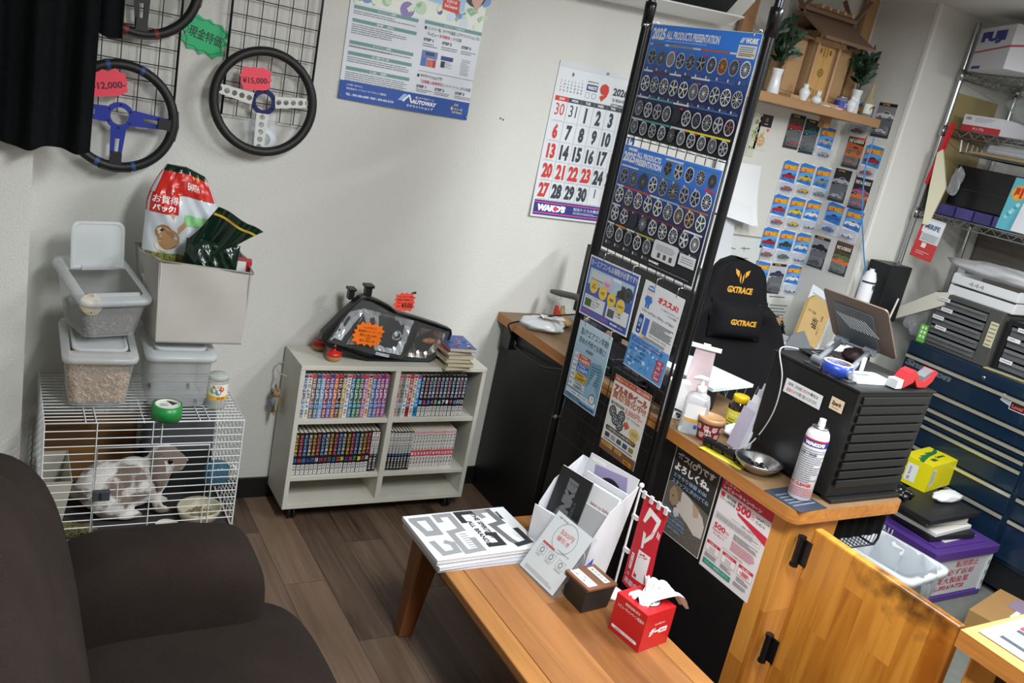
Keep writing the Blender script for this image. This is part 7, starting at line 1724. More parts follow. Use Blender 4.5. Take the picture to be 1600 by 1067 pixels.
# ================================================================== STEEL RACK
RX0, RY1, RY0, RX1 = 3.95, 2.785, 1.30, 4.425
CHR = pm('#b9bcc0', .22, 1)
rk = thing('steel_rack', 'chrome wire shelving rack loaded with boxes above the blue tool chest', 'rack', (RX0, RY1, 0))
rl, rd = RY1-RY0, RX1-RX0
zt3 = oX(1505, 113, RX0).z, oX(1478, 200, RX0).z, oX(1440, 329, RX0).z
for x in (0, rd):
    for y in (0, -rl):
        G().tube([(x, y, 0), (x, y, 2.472)], .0127, CHR, 14).build('post', rk)
for z in zt3:
    g = G()
    for dz in (0, -.032): g.tube([(0, 0, z+dz), (rd, 0, z+dz), (rd, -rl, z+dz), (0, -rl, z+dz)], .003, CHR, 6, True)
    n = 46
    for i in range(1, n): y = -rl*i/n; g.tube([(0, y, z), (rd, y, z)], .0016, CHR, 4, caps=False)
    for x in (rd*.33, rd*.66): g.tube([(x, 0, z-.006), (x, -rl, z-.006)], .0028, CHR, 5)
    zz_ = [(0, -rl*i/44, z-(0 if i % 2 == 0 else .032)) for i in range(45)]; g.tube(zz_, .0022, CHR, 5)
    zz_ = [(rd*i/14, 0, z-(0 if i % 2 == 0 else .032)) for i in range(15)]; g.tube(zz_, .0022, CHR, 5)
    s_ = g.build('shelf', rk)
    for x in (0, rd): G().lathe([(.017, -.04), (.019, -.04), (.016, .012), (.014, .012)], CHR, (x, 0, z), 14).build('clip', s_)
z1, z2, z3 = [z+.004 for z in zt3]
# FUJI carton
a, b = oZ(1567, 107, z1), oZ(1513, 110, z1); h_f = (oX(1575, 36, a.x).z-z1)
ang = math.degrees(math.atan2((a-b).y, (a-b).x)); bw_ = (a-b).length
t = thing('carton', 'white carton with a red line and large blue lettering on top of the steel rack', 'carton', T(b.x, b.y, z1) @ RZ(ang))
g = G(); g.box((0, 0, 0), (bw_, .40, h_f), pm('#d4d6de', .5))
def fuji(pr):
    pr.t('FUJI', .10, .10, .80, .40, '#333c8a', .09, 3); pr.put([(0, .55), (1, .47), (1, .51), (0, .59)], [(0, 3, 2, 1)], '#b8454c', 2); pr.r(.06, .90, .32, .97, '#2c3f7a', 2)
fuji(Pr(g, bw_, h_f, faceY(0, -.0003, 0)))
pr = Pr(g, .40, h_f, T(bw_+.0003, 0, 0) @ RZ(90) @ RX(90)); pr.put([(0, .47), (1, -.05 if False else .05), (1, .10), (0, .52)], [(0, 3, 2, 1)], '#b8454c', 2); pr.ring(.52, .66, .22, .55, '#333c8a', 2, 24); pr.r(.40, .62, .66, .70, '#d4d6de', 3)
g.build('box', t); 
def softbag(name, label, cat, M, w_, d_, h_, m, seed=1, amp=.25, n=26):
    """crumpled bag: closed skin with folds"""
    rnd = random.Random(seed); ph_ = [rnd.uniform(0, 6) for _ in range(6)]; g = G(); vs = []; k = 16
    for j in range(k+1):
        th_ = PI*j/k-PI/2
        for i in range(n):
            a = 2*PI*i/n; r = 1+amp*(.5*math.sin(3*a+ph_[0]+th_*2)+.35*math.sin(7*a+ph_[1]-th_*4)+.3*math.sin(5*th_+ph_[2]+2*a)+.2*math.sin(11*a+ph_[3]+6*th_))
            vs.append((w_/2*math.cos(th_)*math.cos(a)*r, d_/2*math.cos(th_)*math.sin(a)*r, max(.0, h_/2+h_/2*math.sin(th_)*(1+.4*(r-1)))))
    g.add(vs, [(j*n+i, j*n+(i+1) % n, (j+1)*n+(i+1) % n, (j+1)*n+i) for j in range(k) for i in range(n)], m, True)
    return tag(g.build(name, None, M), label, cat)
CBAG = clear('#f0f3f6', .14, .1)
q = oX(1562, 165, 4.02); softbag('plastic_bag', 'crumpled clear plastic bag hanging below the top shelf of the rack', 'bag', T(RX0+.16, q.y-.10, z2+.082), .12, .18, .12, CBAG, 4, .4)
q = oX(1535, 186, 3.98)
t = thing('carton', 'flat white and red carton on the second shelf of the rack', 'carton', T(3.99, q.y, z2+.001) @ RZ(-90))
g = G(); g.box((-.10, 0, 0), (.10, .25, .075), pm('#d9dbe2', .5)); pr = Pr(g, .20, .075, faceY(-.10, -.0003, 0)); pr.r(0, .62, 1, 1, '#b8333a', 1); pr.t('DE20', .06, .12, .2, .3, '#555', .03, 2); pr.lines(.3, .1, .8, .4, 3, '#aab', 2); pr.t('サンプル', .3, .72, .6, .9, '#e8d8d8', .02, 3); g.build('box', t)
# white wire basket hung below the second shelf
bz = oX(1500, 238, RX0+.03).z
t = thing('wire_basket', 'white wire basket hung under the second rack shelf holding thin boards', 'basket', (0, 0, 0)); g = G(); y1_, y0_ = oX(1500, 238, RX0+.03).y, RY0+.1; x0_, x1_ = RX0+.03, RX1-.06
WHW = pm('#dcdfe2', .4)
for z in (bz, bz+.0): g.tube([(x0_, y1_, z), (x1_, y1_, z), (x1_, y0_, z), (x0_, y0_, z)], .004, WHW, 6, True)
g.tube([(x0_, y1_, bz), (x0_, y1_+.012, z2-.045)], .004, WHW, 6); g.tube([(x1_, y1_, bz), (x1_, y1_+.012, z2-.045)], .004, WHW, 6)
for i in range(1, 9): x = x0_+(x1_-x0_)*i/9; g.tube([(x, y1_, bz), (x, y1_+.012*i/9, z2-.045-.05*(i/9))], .0022, WHW, 5)
for i in range(1, 40): y = y1_+(y0_-y1_)*i/40; g.tube([(x0_, y, bz), (x1_, y, bz)], .0018, pm('#55585c', .4), 4)
for i in range(1, 10): x = x0_+(x1_-x0_)*i/10; g.tube([(x, y1_, bz-.002), (x, y0_, bz-.002)], .0018, pm('#55585c', .4), 4)
g.build('wires', t)
tag(G().box((x0_+.02, y0_+.1, bz+.006), (x1_-.03, y1_-.03, bz+.016), pm('#a58a5c', .7)).build('board'), 'thin brown board lying in the white wire basket', 'board')
q = oX(1590, 250, RX0+.1); tag(G().tube([(RX0+.1, y1_-.10, bz+.04), (RX0+.1, y0_+.1, bz+.04)], .022, clear('#e4e8ec', .5, .3), 14).build('roll'), 'roll of clear film lying in the white wire basket', 'roll')
# third shelf
def onshelf(px, py, X=RX0+.05): p = oX(px, py, X); return p
q0, q1_ = onshelf(1478, 310, RX0+.12), onshelf(1592, 345, RX0+.12)
t = thing('carton', 'black flat-fronted carton on the third rack shelf', 'carton', T(RX0+.13, q0.y, z3+.055) @ RZ(-90)); g = G(); L_ = q0.y-q1_.y; hb_ = oX(1503, 258, RX0+.13).z-z3-.055
g.box((0, 0, 0), (L_, .20, hb_), pm('#0f1013', .3)); g.box((0, -.001, hb_*.42), (L_, -.0002, hb_*.44), pm('#2a2b30', .4)); g.build('box', t, bevel=.002)
for i in range(4):
    y = q0.y-.01-i*(L_/4); t = tag(G().box((RX0+.07, y-L_/4+.012, z3+.001), (RX0+.30, y, z3+.05), pm(['#3f3a78', '#46407f', '#37336c', '#433c74'][i], .4, vary=.25, bscale=60)).build('packet'), '%s violet packet under the black carton on the rack, counted from the rack post' % ORD[i], 'packet', 'violet packets under the black carton')
q = onshelf(1582, 318, RX0+.05); t = thing('snack_packet', 'turquoise packet with a red and yellow burst on the rack shelf', 'packet', T(RX0+.06, q.y+.045, z3+.002) @ RZ(-90) @ RX(84)); g = G(); pr = Pr(g, .085, .24, None); pr.sheet('#5fb4c4', .004)
for i in range(6): pr.c(.3+.08*i, .75-.05*i, .12, ['#8fd0dc', '#4a9ab8', '#a8dce4'][i % 3], 1, 12)
pr.put([(.5+.46*math.cos(2*PI*i/20)*(1 if i % 2 else .8), .28+.16*math.sin(2*PI*i/20)*(1 if i % 2 else .8)) for i in range(20)], [tuple(range(20))], '#e0a83c', 2); pr.t('51', .25, .18, .72, .38, '#c8301f', .1, 4); g.build('pack', t)
q = onshelf(1600, 345, RX0+.03); t = tag(G().box((0, 0, 0), (.22, .012, .26), pm('#dfe3ea', .5)).build('leaflet', None, T(RX0+.045, q.y+.055, z3+.006) @ RZ(-97) @ RX(-10)), 'white printed leaflet pack standing at the edge of the rack shelf', 'leaflet'); 
q = onshelf(1491, 203, RX0-.01); t = tag(G().box((-.012, -.008, -.27), (.012, .008, .03), pm('#c8202c', .4)).build('umbrella_case', None, T(RX0-.015, q.y+.015, q.z) @ RX(6)), 'narrow red case hanging beside the rack post', 'case')
q = onshelf(1472, 292, RX0-.03); M = T(RX0-.03, q.y+.03, q.z+.02) @ RZ(-70) @ RX(0)
g = G(); g.prism([(-.045, .13), (-.025, .15), (.045, -.02), (.02, -.21), (-.005, -.21), (-.03, -.02)], -.012, .006, pm('#d6d2b8', .7), RX(90)); tag(g.build('envelope', None, M), 'cream envelope hanging from the rack above the red tag', 'envelope')
q = onshelf(1490, 285, RX0-.0); softbag('plastic_bag', 'small crumpled clear bag hung beside the red case on the rack', 'bag', T(RX0-.02, q.y-.025, q.z-.06), .03, .05, .13, CBAG, 9, .5)
q = onshelf(1448, 372, RX0-.02); w_, h_ = .125, .20
g = G(); pr = Pr(g, w_, h_, None); pr.sheet('#c23a3c', .001); pr.r(.15, .0, 1, .58, '#cfd4da', 1); pr.r(.10, .05, .98, .36, '#e4e8ee', 2); pr.t('MIRIFE', .2, .14, .85, .26, '#3a5a7a', .04, 4); pr.lines(.2, .38, .9, .55, 4, '#8a92a0', 3); pr.r(.33, .60, .53, .72, '#e4e2e0', 2); pr.lines(.2, .80, .8, .90, 2, '#e8a8a8', 3)
tag(g.build('header_card', None, faceX(RX0-.02, q.y+w_/2, q.z-h_/2) @ RZ(-4)), 'red and white packet card tied to the rack post under the envelope', 'card')
G_ = G().box((0, 0, 0), (.008, .36, .56), pm('#a8986a', .6, vary=.15, bscale=10)); q = oY(1455, 240, 2.80); tag(G_.build('picture_frame', None, T(RX0+.02, 2.808, z3+.01) @ RZ(-90)), 'old yellowed wooden frame standing behind the rack post', 'frame')
tag(G().box((0, 0, 0), (.06, .02, .20), pm('#3c3f43', .5)).build('label_tape', None, T(RX0+.02, 2.755, z3+.003)), 'dark grey case standing at the corner of the rack shelf', 'case')
# wall panel behind the rack
struct(G().box((4.56, 1.0, .9), (4.618, 2.80, 1.62), pm('#7a746c', .8)).build('trim_3'))

# ================================================================== TOOL CHEST
TCX, TCY0, TCY1 = 3.992, .90, 2.62
tc_ = thing('tool_chest', 'dark blue tool chest with chrome drawer trims along the right wall', 'tool chest', (TCX, TCY1, 0))
NB = pm('#10253a', .3, coat=.3); tl_ = TCY1-TCY0
ztop = oX(1410, 545, TCX).z
G().box((.012, -tl_, .15), (.405, 0, ztop+.06), NB).build('cabinet', tc_, bevel=.006)
G().box((.02, -tl_+.03, .03), (.39, -.03, .1495), pm('#0a0d12', .6)).build('plinth', tc_)
ydiv = oX(1585, 770, TCX).y-TCY1
zl = [ztop+.052, ztop-.005, ztop-.13, ztop-.215, ztop-.26, ztop-.305, ztop-.42, ztop-.53, .17]
for i in range(8):
    z1_, z0_ = zl[i]-.004, zl[i+1]+.004
    if i == 0:
        segs = [(-tl_+.01, -.01)]
    else: segs = [(ydiv+.01, -.015), (-tl_+.01, ydiv-.02)] if i > 3 else [(-tl_+.01, -.015)]
    for a, b in segs:
        d_ = G().box((0, a, z0_), (.0118, b, z1_), NB).build('drawer', tc_, bevel=.002)
        if i: G().box((-.008, a, z1_-.017), (-.0002, b, z1_-.003), pm('#e6e2cc', .3, .7)).build('trim_strip', d_)
g = G(); pr = Pr(g, .26, .055, faceX(-.0006, -.02, ztop-.078)); pr.t('Snap-on', .0, .1, 1, .9, '#5c6670', .06, 3, .2); g.build('badge', tc_)
p = oX(1540, 582, TCX); G().lathe([(0, .006), (.006, .006), (.009, .004), (.01, 0)], CHR, M=T(-.0003, p.y-TCY1, ztop+.022) @ RY(-90), n=16).build('lock', tc_)
q = oX(1575, 622, TCX); g = G(); pr = Pr(g, .06, .035, faceX(-.002, q.y-TCY1+.03, q.z-.02) @ RZ(-12)); pr.sheet('#aab4c0', .0006); pr.lines(.1, .2, .9, .8, 3, '#7a8694', 1); g.build('label', tc_)
q = oX(1592, 636, TCX); g = G(); pr = Pr(g, .075, .04, faceX(-.003, q.y-TCY1+.04, q.z-.025)); pr.sheet('#1c1a1c', .0006); pr.frame(0, 0, 1, 1, .04, '#cfd4da', 1); pr.t('Local', .15, .3, .85, .75, '#d04a3a', .05, 3); g.build('sticker', tc_)
TCT = ztop+.0608
# drawer units on the chest
DG = pm('#4b4b49', .5); DCL = clear('#9a9c9e', .35, .2)
def unit(label, p0, p1, h_, dep, n, m, tags, wing=0):
    """drawer unit whose front foot runs from p0 to p1"""
    L_ = (p1-p0).length; an = math.degrees(math.atan2(p1.y-p0.y, p1.x-p0.x)); t = thing('drawer_unit', label, 'drawer unit', T(p0.x, p0.y, TCT) @ RZ(an)); fw_ = L_-wing
    g = G(); g.box((0, 0, 0), (.02, dep, h_), m); g.box((fw_-.02, 0, 0), (L_, dep, h_), m); g.box((.02, 0, h_-.025), (fw_-.02, dep, h_), m); g.box((.02, 0, 0), (fw_-.02, dep, .015), m); g.box((.02, dep-.01, .015), (fw_-.02, dep, h_-.025), pm('#2a2a2a', .8)); g.build('case', t, bevel=.003)
    hh = (h_-.04)/n
    for i in range(n):
        z = .015+i*hh; g = G(); g.box((.024, .004, z+.004), (fw_-.024, .010, z+hh-.006), DCL); g.box((.024, .0105, z+.003), (fw_-.024, dep-.02, z+.006), DCL); g.sheet(lambda u, v: (.03+(fw_-.06)*u, .002-.014*math.sin(v*PI), z+hh*.55+hh*.25*v), 8, 4, DCL); d_ = g.build('drawer', t)
        if i in tags: g = G(); pr = Pr(g, .06, .018, faceY(.03+.03*(i % 2), -.014, z+hh*.72)); pr.sheet('#dfe3e8', .0005); pr.lines(.1, .3, .9, .7, 1, '#556', 1); g.build('label', d_)
    return t, L_, fw_
M5 = oX(1436, 520, TCX+.02), oX(1530, 552, TCX+.02)
y5 = [oX(x, y, TCX+.03) for x, y in ((1440, 525), (1540, 570))]
hU = oX(1478, 458, TCX+.03).z-TCT
t, L_, fw_ = unit('grey drawer unit with five clear drawers on the tool chest', Vector((TCX+.03, y5[0].y, 0)), Vector((TCX+.03, y5[1].y, 0)), hU, .30, 5, DG, (1, 2, 3, 4), .05)
g = G(); pr = Pr(g, .04, .12, faceY(L_-.045, -.0015, hU*.35)); pr.sheet('#cfc8a8', .0005)
for k in range(6): pr.lines(.1, .06+k*.16, .9, .16+k*.16, 1, '#6a6650', 1)
g.build('index_card', t)
yb5 = [oX(x, y, TCX+.05) for x, y in ((1548, 560), (1640, 600))]
t, L_, fw_ = unit('black drawer unit with clear drawers at the right edge on the tool chest', Vector((TCX+.05, y5[1].y-.02, 0)), Vector((TCX+.05, y5[1].y-.42, 0)), hU*.92, .30, 4, pm('#161618', .4), (0, 2, 3))
# white trays stacked above the grey drawer unit
ty = y5[0].y-.02
t = thing('letter_tray', 'white stacked letter trays with pencilled marks on the grey drawer unit', 'tray', T(TCX+.05, ty-.02, TCT+hU+.001) @ RZ(-90)); TRW = pm('#d9dcde', .5)
for k in range(2):
    g = G(); z = .055*k; g.box((0, 0, z), (.34, .24, z+.004), TRW); g.box((0, 0, z+.004), (.34, .006, z+.045), TRW); g.box((0, .006, z+.004), (.006, .24, z+.05), TRW); g.box((.334, .006, z+.004), (.34, .24, z+.05), TRW); g.build('tray', t, bevel=.003)
g = G(); pr = Pr(g, .1, .025, faceY(.08, -.0006, .062)); pr.t('444', .1, .1, .9, .9, '#8a8f94', 0, 1); g.build('pencil_mark', t)
q = TCT+hU+.112
softbag('plastic_bag', 'large clear bag of white papers lying on the letter trays', 'bag', T(TCX+.16, ty-.20, q), .22, .50, .075, clear('#e8eaec', .6, .25), 12, .22)
softbag('plastic_bag', 'crumpled clear bag beside the grey drawer unit on the tool chest', 'bag', T(TCX+.12, y5[0].y+.09, TCT), .16, .13, .20, CBAG, 15, .35)
g = G(); g.prism([(0, 0), (.30, .19), (.31, .26), (.24, .24), (-.03, .03)], 0, .03, pm('#d6d3c6', .7), faceX(TCX+.05, y5[0].y+.24, TCT+.02)); tag(g.build('paper_roll_bag'), 'long cream paper bag leaning against the grey drawer unit', 'paper bag')
q = oX(1560, 600, TCX); t = thing('clipboard', 'yellow and grey clipboard lying on the tool chest edge', 'clipboard', T(TCX+.035, y5[1].y-.12, TCT+.001) @ RZ(-80)); G().box((-.12, 0, 0), (.16, .02, .004), pm('#c9b24a', .5)).build('rim', t); G().box((-.11, .0, .0045), (.15, .018, .008), pm('#8f979e', .6)).build('sheets', t)
# things at the back of the chest, beside the column
q = oY(1393, 500, 2.66); t = thing('speaker', 'black box speaker standing between the column and the rack post', 'speaker', T(3.73, 2.67, 0)); 
STN = .80
wb_ = thing('work_bench', 'low grey bench along the back wall under the toy cars', 'bench', (0, 0, 0)); 
GB = pm('#8d8f8f', .6)
G().box((3.12, 2.62, STN-.03), (3.66, D-.02, STN), GB).build('top', wb_, bevel=.003)
for x in (3.15, 3.63):
    for y in (2.65, D-.06): G().box((x-.02, y-.02, 0), (x+.02, y+.02, STN-.031), GB).build('leg', wb_)
bpy.data.objects.remove(t)
t = thing('speaker', 'black box speaker standing between the column and the rack post', 'speaker', T(3.80, 2.66, 0)); zs = oY(1393, 415, 2.66).z; g = G(); g.box((-.07, 0, zs-.28), (.09, .13, zs), pm('#101114', .4)); g.build('cabinet', t, bevel=.004); G().tube([(0, .06, 0), (0, .06, zs-.281)], .02, BLACK, 10).build('stand_pole', t); G().lathe([(0, 0), (.12, 0), (.12, .01), (0, .01)], BLACK, (0, .06, 0), 24).build('stand_base', t)
pcan = oY(1357, 440, 2.70); t = thing('spray_bottle', 'white canister with black lettering in front of the column', 'canister', T(pcan.x, 2.70, 0)); zc0 = STN+.0008; zc1 = oY(1363, 420, 2.70).z
G().lathe([(0, zc0), (.032, zc0), (.034, zc0+.005), (.034, zc1-.05), (.022, zc1-.015), (.012, zc1-.01), (.012, zc1), (0, zc1)], pm('#dfe3e8', .3), n=24).build('can', t)
g = G(); pr = Pr(g, .13, .05, fn=lambda x, y, z: ((.0345+z)*math.cos(-PI*1.1+x/.0345), (.0345+z)*math.sin(-PI*1.1+x/.0345), zc1-.105+y)); pr.r(0, .1, 1, .28, '#2a2c30', 1); pr.t('WITZ', .45, .35, .72, .9, '#2a2c30', .06, 2); g.build('label', t)
t = G().tube([(3.70, 2.60, .86), (3.74, 2.60, 1.0), (3.80, 2.62, 1.16)], .005, pm('#c8c4b8', .5), 8).build('white_rod'); tag(t, 'thin cream rod leaning beside the speaker', 'rod')
a = oX(1400, 493, 3.90); t = thing('small_box', 'small green box with white labels at the back edge of the tool chest', 'box', T(TCX+.03, TCY1-.06, TCT) @ RZ(10)); g = G(); g.box((0, 0, 0), (.05, .04, .09), pm('#5fae3c', .5)); pr = Pr(g, .04, .09, faceX(-.0004, .04, 0)); [pr.r(.2+.4*(i % 2), .1+.25*(i//2), .45+.4*(i % 2), .25+.25*(i//2), '#dfe6e0', 1) for i in range(6)]; g.build('box', t)
# blue cable running down the column corner
pts = [oY(x, y, 2.79) for x, y in ((1366, 215), (1352, 262), (1348, 300), (1347, 345), (1350, 400), (1354, 440), (1352, 490))]
pts[0] = Vector((pts[0].x, D-.2, pts[0].z)) if False else pts[0]
tag(G().tube(pts, .0032, pm('#3f86c8', .5), 8).build('cable'), 'light blue cable hanging down in front of the column corner', 'cable')
tag(G().tube([oX(x, y, RX0-.02) for x, y in ((1412, 415), (1409, 445), (1403, 470), (1393, 485))], .003, pm('#3f86c8', .5), 8).build('cable'), 'light blue cable curling beside the rack post', 'cable')
# ================================================================== ON THE COUNTER
KT = KZ+.0006
def kt(px, py, z=KZ): return oZ(px, py, z)
# black slatted cabinet
q = kt(1288, 785); CBX, CBY = 2.062, 1.442
cb = thing('slatted_cabinet', 'black slatted cabinet standing at the near end of the counter', 'cabinet', T(CBX, CBY, KT))
CBH, cbw, cbd = .338, .325, .32; CBK = pm('#131314', .42, vary=.15, bscale=20)
g = G(); g.hexa([(0, 0, .012), (cbw, 0, .012), (cbw, cbd, .012), (0, cbd, .012)], [(-.004, -.004, CBH-.004), (cbw+.006, -.004, CBH-.004), (cbw+.006, cbd, CBH-.004), (-.004, cbd, CBH-.004)], CBK); g.build('body', cb, bevel=.003)
g = G(); g.box((-.008, -.008, CBH-.0035), (cbw+.012, cbd+.004, CBH+.004), CBK); g.build('top', cb, bevel=.002)
g = G(); g.box((.006, -.02, 0), (cbw-.006, .02, .0115), CBK); g.box((.006, .05, 0), (cbw-.006, cbd, .0115), CBK); g.build('plinth', cb, bevel=.002)
for i in range(10):
    z = .045+i*.0285; G().box((.016, -.0105, z), (cbw-.012, -.0042, z+.0225), pm('#1a1a1b', .4)).build('slat', cb, bevel=.002)
g = G(); pr = Pr(g, .142, .043, faceX(-.0075, .245, .238)); pr.sheet('#e6e7e9', .0005); pr.t('お会計後、二次元は返金', .08, .16, .46, .40, '#2a2a2e', .02); pr.t('の場合は', .62, .16, .9, .40, '#2a2a2e', .02); pr.t('二次加工済', .47, .16, .61, .40, '#d0404a', .03); pr.t('返金のみ', .08, .55, .32, .82, '#d0404a', .03); pr.t('での取り扱いになります。', .33, .55, .92, .82, '#2a2a2e', .02); g.build('notice_label', cb)
g = G(); pr = Pr(g, .046, .036, faceX(-.0075, .075, .258)); pr.sheet('#dfc9aa', .0005); pr.t('Spark', .12, .25, .88, .68, '#5a4632', .05, 3, .25); pr.lines(.2, .74, .8, .84, 1, '#7a6650', 3); g.build('logo_sticker', cb)
CT = KT+CBH+.0046
# laptop stand with plate
P0, P1 = oX(1275, 571, 2.09), oX(1319, 532, 2.30); P2, P3 = oX(1319, 593, 2.09), oX(1363, 550, 2.30)
ls = thing('laptop_stand', 'silver and grey laptop stand raised on top of the black cabinet', 'laptop stand', (0, 0, 0)); ALU = pm('#9aa1a8', .35, .6)
P0.z = P2.z = CT+.018; P1.x -= .014; P3.x -= .014
for a, b in ((P0, P1), (P2, P3)):
    g = G(); g.tube([a, b], .009, ALU, 6); g.tube([a+Vector((0, .018, 0)), a-Vector((0, .018, 0))], .012, ALU, 14); g.tube([b+Vector((0, .018, 0)), b-Vector((0, .018, 0))], .012, ALU, 14); g.build('arm', ls)
g = G(); g.box((P0.x-.02, P2.y-.03, CT), (P0.x+.23, P0.y+.03, CT+.004), pm('#3a3d40', .5)); g.build('base_plate', ls)
TL, TR, BL, BR = oX(1284, 450, 2.215), oX(1392, 489, 2.215), oX(1302, 522, 2.325), oX(1398, 562, 2.325)
Mq = frame(BL, BR, TL); pw2, ph2 = (BR-BL).length, (TL-BL).length
g = G(); pl = roundrect(0, 0, pw2*1.02, ph2*1.02, .012, 4); g.prism(pl, -.005, 0, pm('#6a5a50', .45), Mq); ta = g
t = thing('tablet_board', 'brown slim board leaning on the raised laptop stand above the black cabinet', 'board', (0, 0, 0)); g.build('board', t, bevel=.001)
g = G(); g.prism(roundrect(pw2*.14, ph2*.0, pw2*.78, ph2*.80, .012, 4), .001, .005, pm('#5b6066', .4), Mq)
for i in range(9): x = pw2*(.18+.055*i); g.prism([(x, ph2*.62), (x+.004, ph2*.62), (x+.05, ph2*.36), (x+.046, ph2*.36)], .0052, .0056, pm('#d9dbdc', .5), Mq)
g.build('plate', ls)
g = G(); g.tube([P1, Vector((P1.x+.03, P1.y, P1.z+.0))], .006, ALU, 6); g.tube([P3, Vector((P3.x+.03, P3.y, P3.z))], .006, ALU, 6); g.tube([P1, P3], .005, ALU, 8); g.build('hinge_bar', ls)
# on the cabinet top
def ct_(px, py, dz=.0): return oZ(px, py, CT+dz)
CTT = CT+.0046
p = ct_(1300, 590); t = thing('tape_roll', 'roll of clear tape on a blue core under the laptop stand', 'tape', T(p.x+.035, p.y+.02, CTT)); G().lathe(ringprof(.042, .036, .034), pm('#2440a0', .3), n=36).build('blue_core', t); g = G(); g.lathe([(.036, .002), (.036, .0355), (.041, .0355), (.0418, .034)], pm('#d0bd92', .4), n=36); g.build('tape', t)
p0, p1 = ct_(1338, 600), ct_(1384, 605); t = thing('clip_meter', 'white handheld device lying at the front edge of the black cabinet', 'device', T(p0.x-.0, p0.y+.005, CT) @ RZ(-8)); g = G(); g.prism(roundrect(0, 0, .125, .062, .014, 5), 0, .017, pm('#dfe2e4', .35)); g.build('case', t, bevel=.003)
g = G(); pr = Pr(g, .125, .062, T(0, 0, .0172)); pr.put([(.16, .35), (.62, .3), (.62, .62), (.16, .66)], [(0, 3, 2, 1)], '#6f7880', 1); pr.lines(.2, .1, .8, .28, 3, '#8a9298', 1); pr.c(.7, .2, .03, '#d8c040', 2, 8); g.build('display', t)
p = ct_(1398, 606); t = thing('work_light', 'red and black folding work light at the right front of the black cabinet', 'work light', T(2.245, 1.462, CT+.017) @ RZ(4)); RDP = pm('#b8242a', .3)
g = G(); g.prism([(.0, -.012), (.045, .004), (.055, .03), (.04, .042), (.018, .034), (-.002, .012)], -.018, .018, RDP, RX(90)); g.prism([(.05, .012), (.075, -.012), (.12, -.014), (.145, .004), (.16, .034), (.14, .04), (.125, .02), (.10, .006), (.07, .012), (.055, .032)], -.018, .018, RDP, RX(90)); g.build('body', t, bevel=.003)
g = G(); g.prism([(.07, .012), (.10, .006), (.125, .02), (.138, .038), (.12, .03), (.10, .018), (.075, .024)], -.015, .015, pm('#5a5c60', .4), RX(90)); g.build('grip', t); G().box((-.032, -.016, -.014), (-.001, .016, .012), pm('#c9ccce', .4)).build('head', t)
p = ct_(1375, 592); softbag('cable_tangle_pouch', 'dark red and black pouch behind the white device on the cabinet', 'pouch', T(2.27, 1.64, CTT), .09, .07, .05, pm('#2a1214', .6, vary=.4, bscale=30), 3, .15)
tag(G().box((0, 0, 0), (.016, .008, .05), pm('#dfe0e0', .4)).build('usb_stick', None, T(2.185, 1.545, CTT+.001) @ RZ(20)), 'small white stick standing beside the dark pouch', 'stick')
g = G(); g.box((0, 0, 0), (.16, .12, .004), pm('#141517', .4)); pr = Pr(g, .16, .12, T(0, 0, .0042)); pr.frame(.2, .2, .7, .7, .015, '#c8ccd0', 1); pr.ring(.45, .45, .1, .5, '#c8ccd0', 1); tag(g.build('box_lid', None, T(2.14, 1.64, CTT) @ RZ(-6)), 'black card box with a thin white emblem lying between the stand arms', 'box')
# cable over the cabinet side
pts = [oX(1262, 562, 2.10), oX(1240, 562, 2.06), oX(1222, 590, 2.04), oX(1210, 640, 2.03), oX(1185, 680, 2.03), oX(1160, 700, 2.0), oX(1130, 702, 1.99), oX(1110, 696, 1.99)]
for i, q in enumerate(pts): q.z = max(q.z, KT+.004)
pts[0] = Vector((2.13, 1.74, CT+.012)); pts[1] = Vector((2.046, 1.735, CT+.012))
def smooth(P, n=6):
    out = []
    for i in range(len(P)-1):
        p0, p1, p2, p3 = P[max(0, i-1)], P[i], P[i+1], P[min(len(P)-1, i+2)]
        for k in range(n): t_ = k/n; out.append(.5*((2*p1)+(p2-p0)*t_+(2*p0-5*p1+4*p2-p3)*t_**2+(3*p1-p0-3*p2+p3)*t_**3))
    return out+[P[-1]]
t = thing('white_cable', 'thin grey cable hanging from the cabinet top to the counter', 'cable', (0, 0, 0)); G().tube(smooth(pts), .0022, pm('#b9bcbe', .5), 6).build('lead', t); q = oX(1185, 682, 2.03); G().cbox((q.x, q.y, max(q.z, KT+.01)), (.012, .022, .012), BLACK).build('ferrite', t, bevel=.002)
# spray can on its mat
p = kt(1246, 776); c_ = Vector((p.x+.012, p.y+.01, 0))
g = G(); pr = Pr(g, .12, .13, None); pr.sheet('#2a3240', .0012); pr.lines(.1, .2, .9, .8, 5, '#6a7484', 1); tag(g.build('leaflet', None, T(p.x-.078, p.y-.082, KT+.0014) @ RZ(4)), 'dark blue leaflet lying on the counter under the white spray can', 'leaflet')
t = thing('spray_can', 'white spray can with a blue and red band at the near corner of the counter', 'spray can', T(c_.x-.012, c_.y-.012, KT+.0022)); G().lathe([(0, 0), (.030, 0), (.0325, .003), (.0325, .188), (.030, .2), (.022, .212), (.0215, .214)], pm('#e3e4e8', .25), n=32).build('body', t)
G().lathe([(.0215, .2125), (.0235, .214), (.0235, .2165), (.021, .218), (.010, .219), (.010, .2195)], CHR, n=28).build('rim', t); G().lathe([(.010, .2195), (.010, .228), (.009, .232), (.009, .240), (0, .241)], pm('#dfe2e6', .3), n=18).build('nozzle', t)
a0 = math.atan2(-c_.y, -c_.x); R_ = .0327
g = G(); W_c = .13; pr = Pr(g, W_c, .19, fn=lambda x, y, z: ((R_+z)*math.cos(a0+(x-W_c/2)/R_), (R_+z)*math.sin(a0+(x-W_c/2)/R_), y+.003))
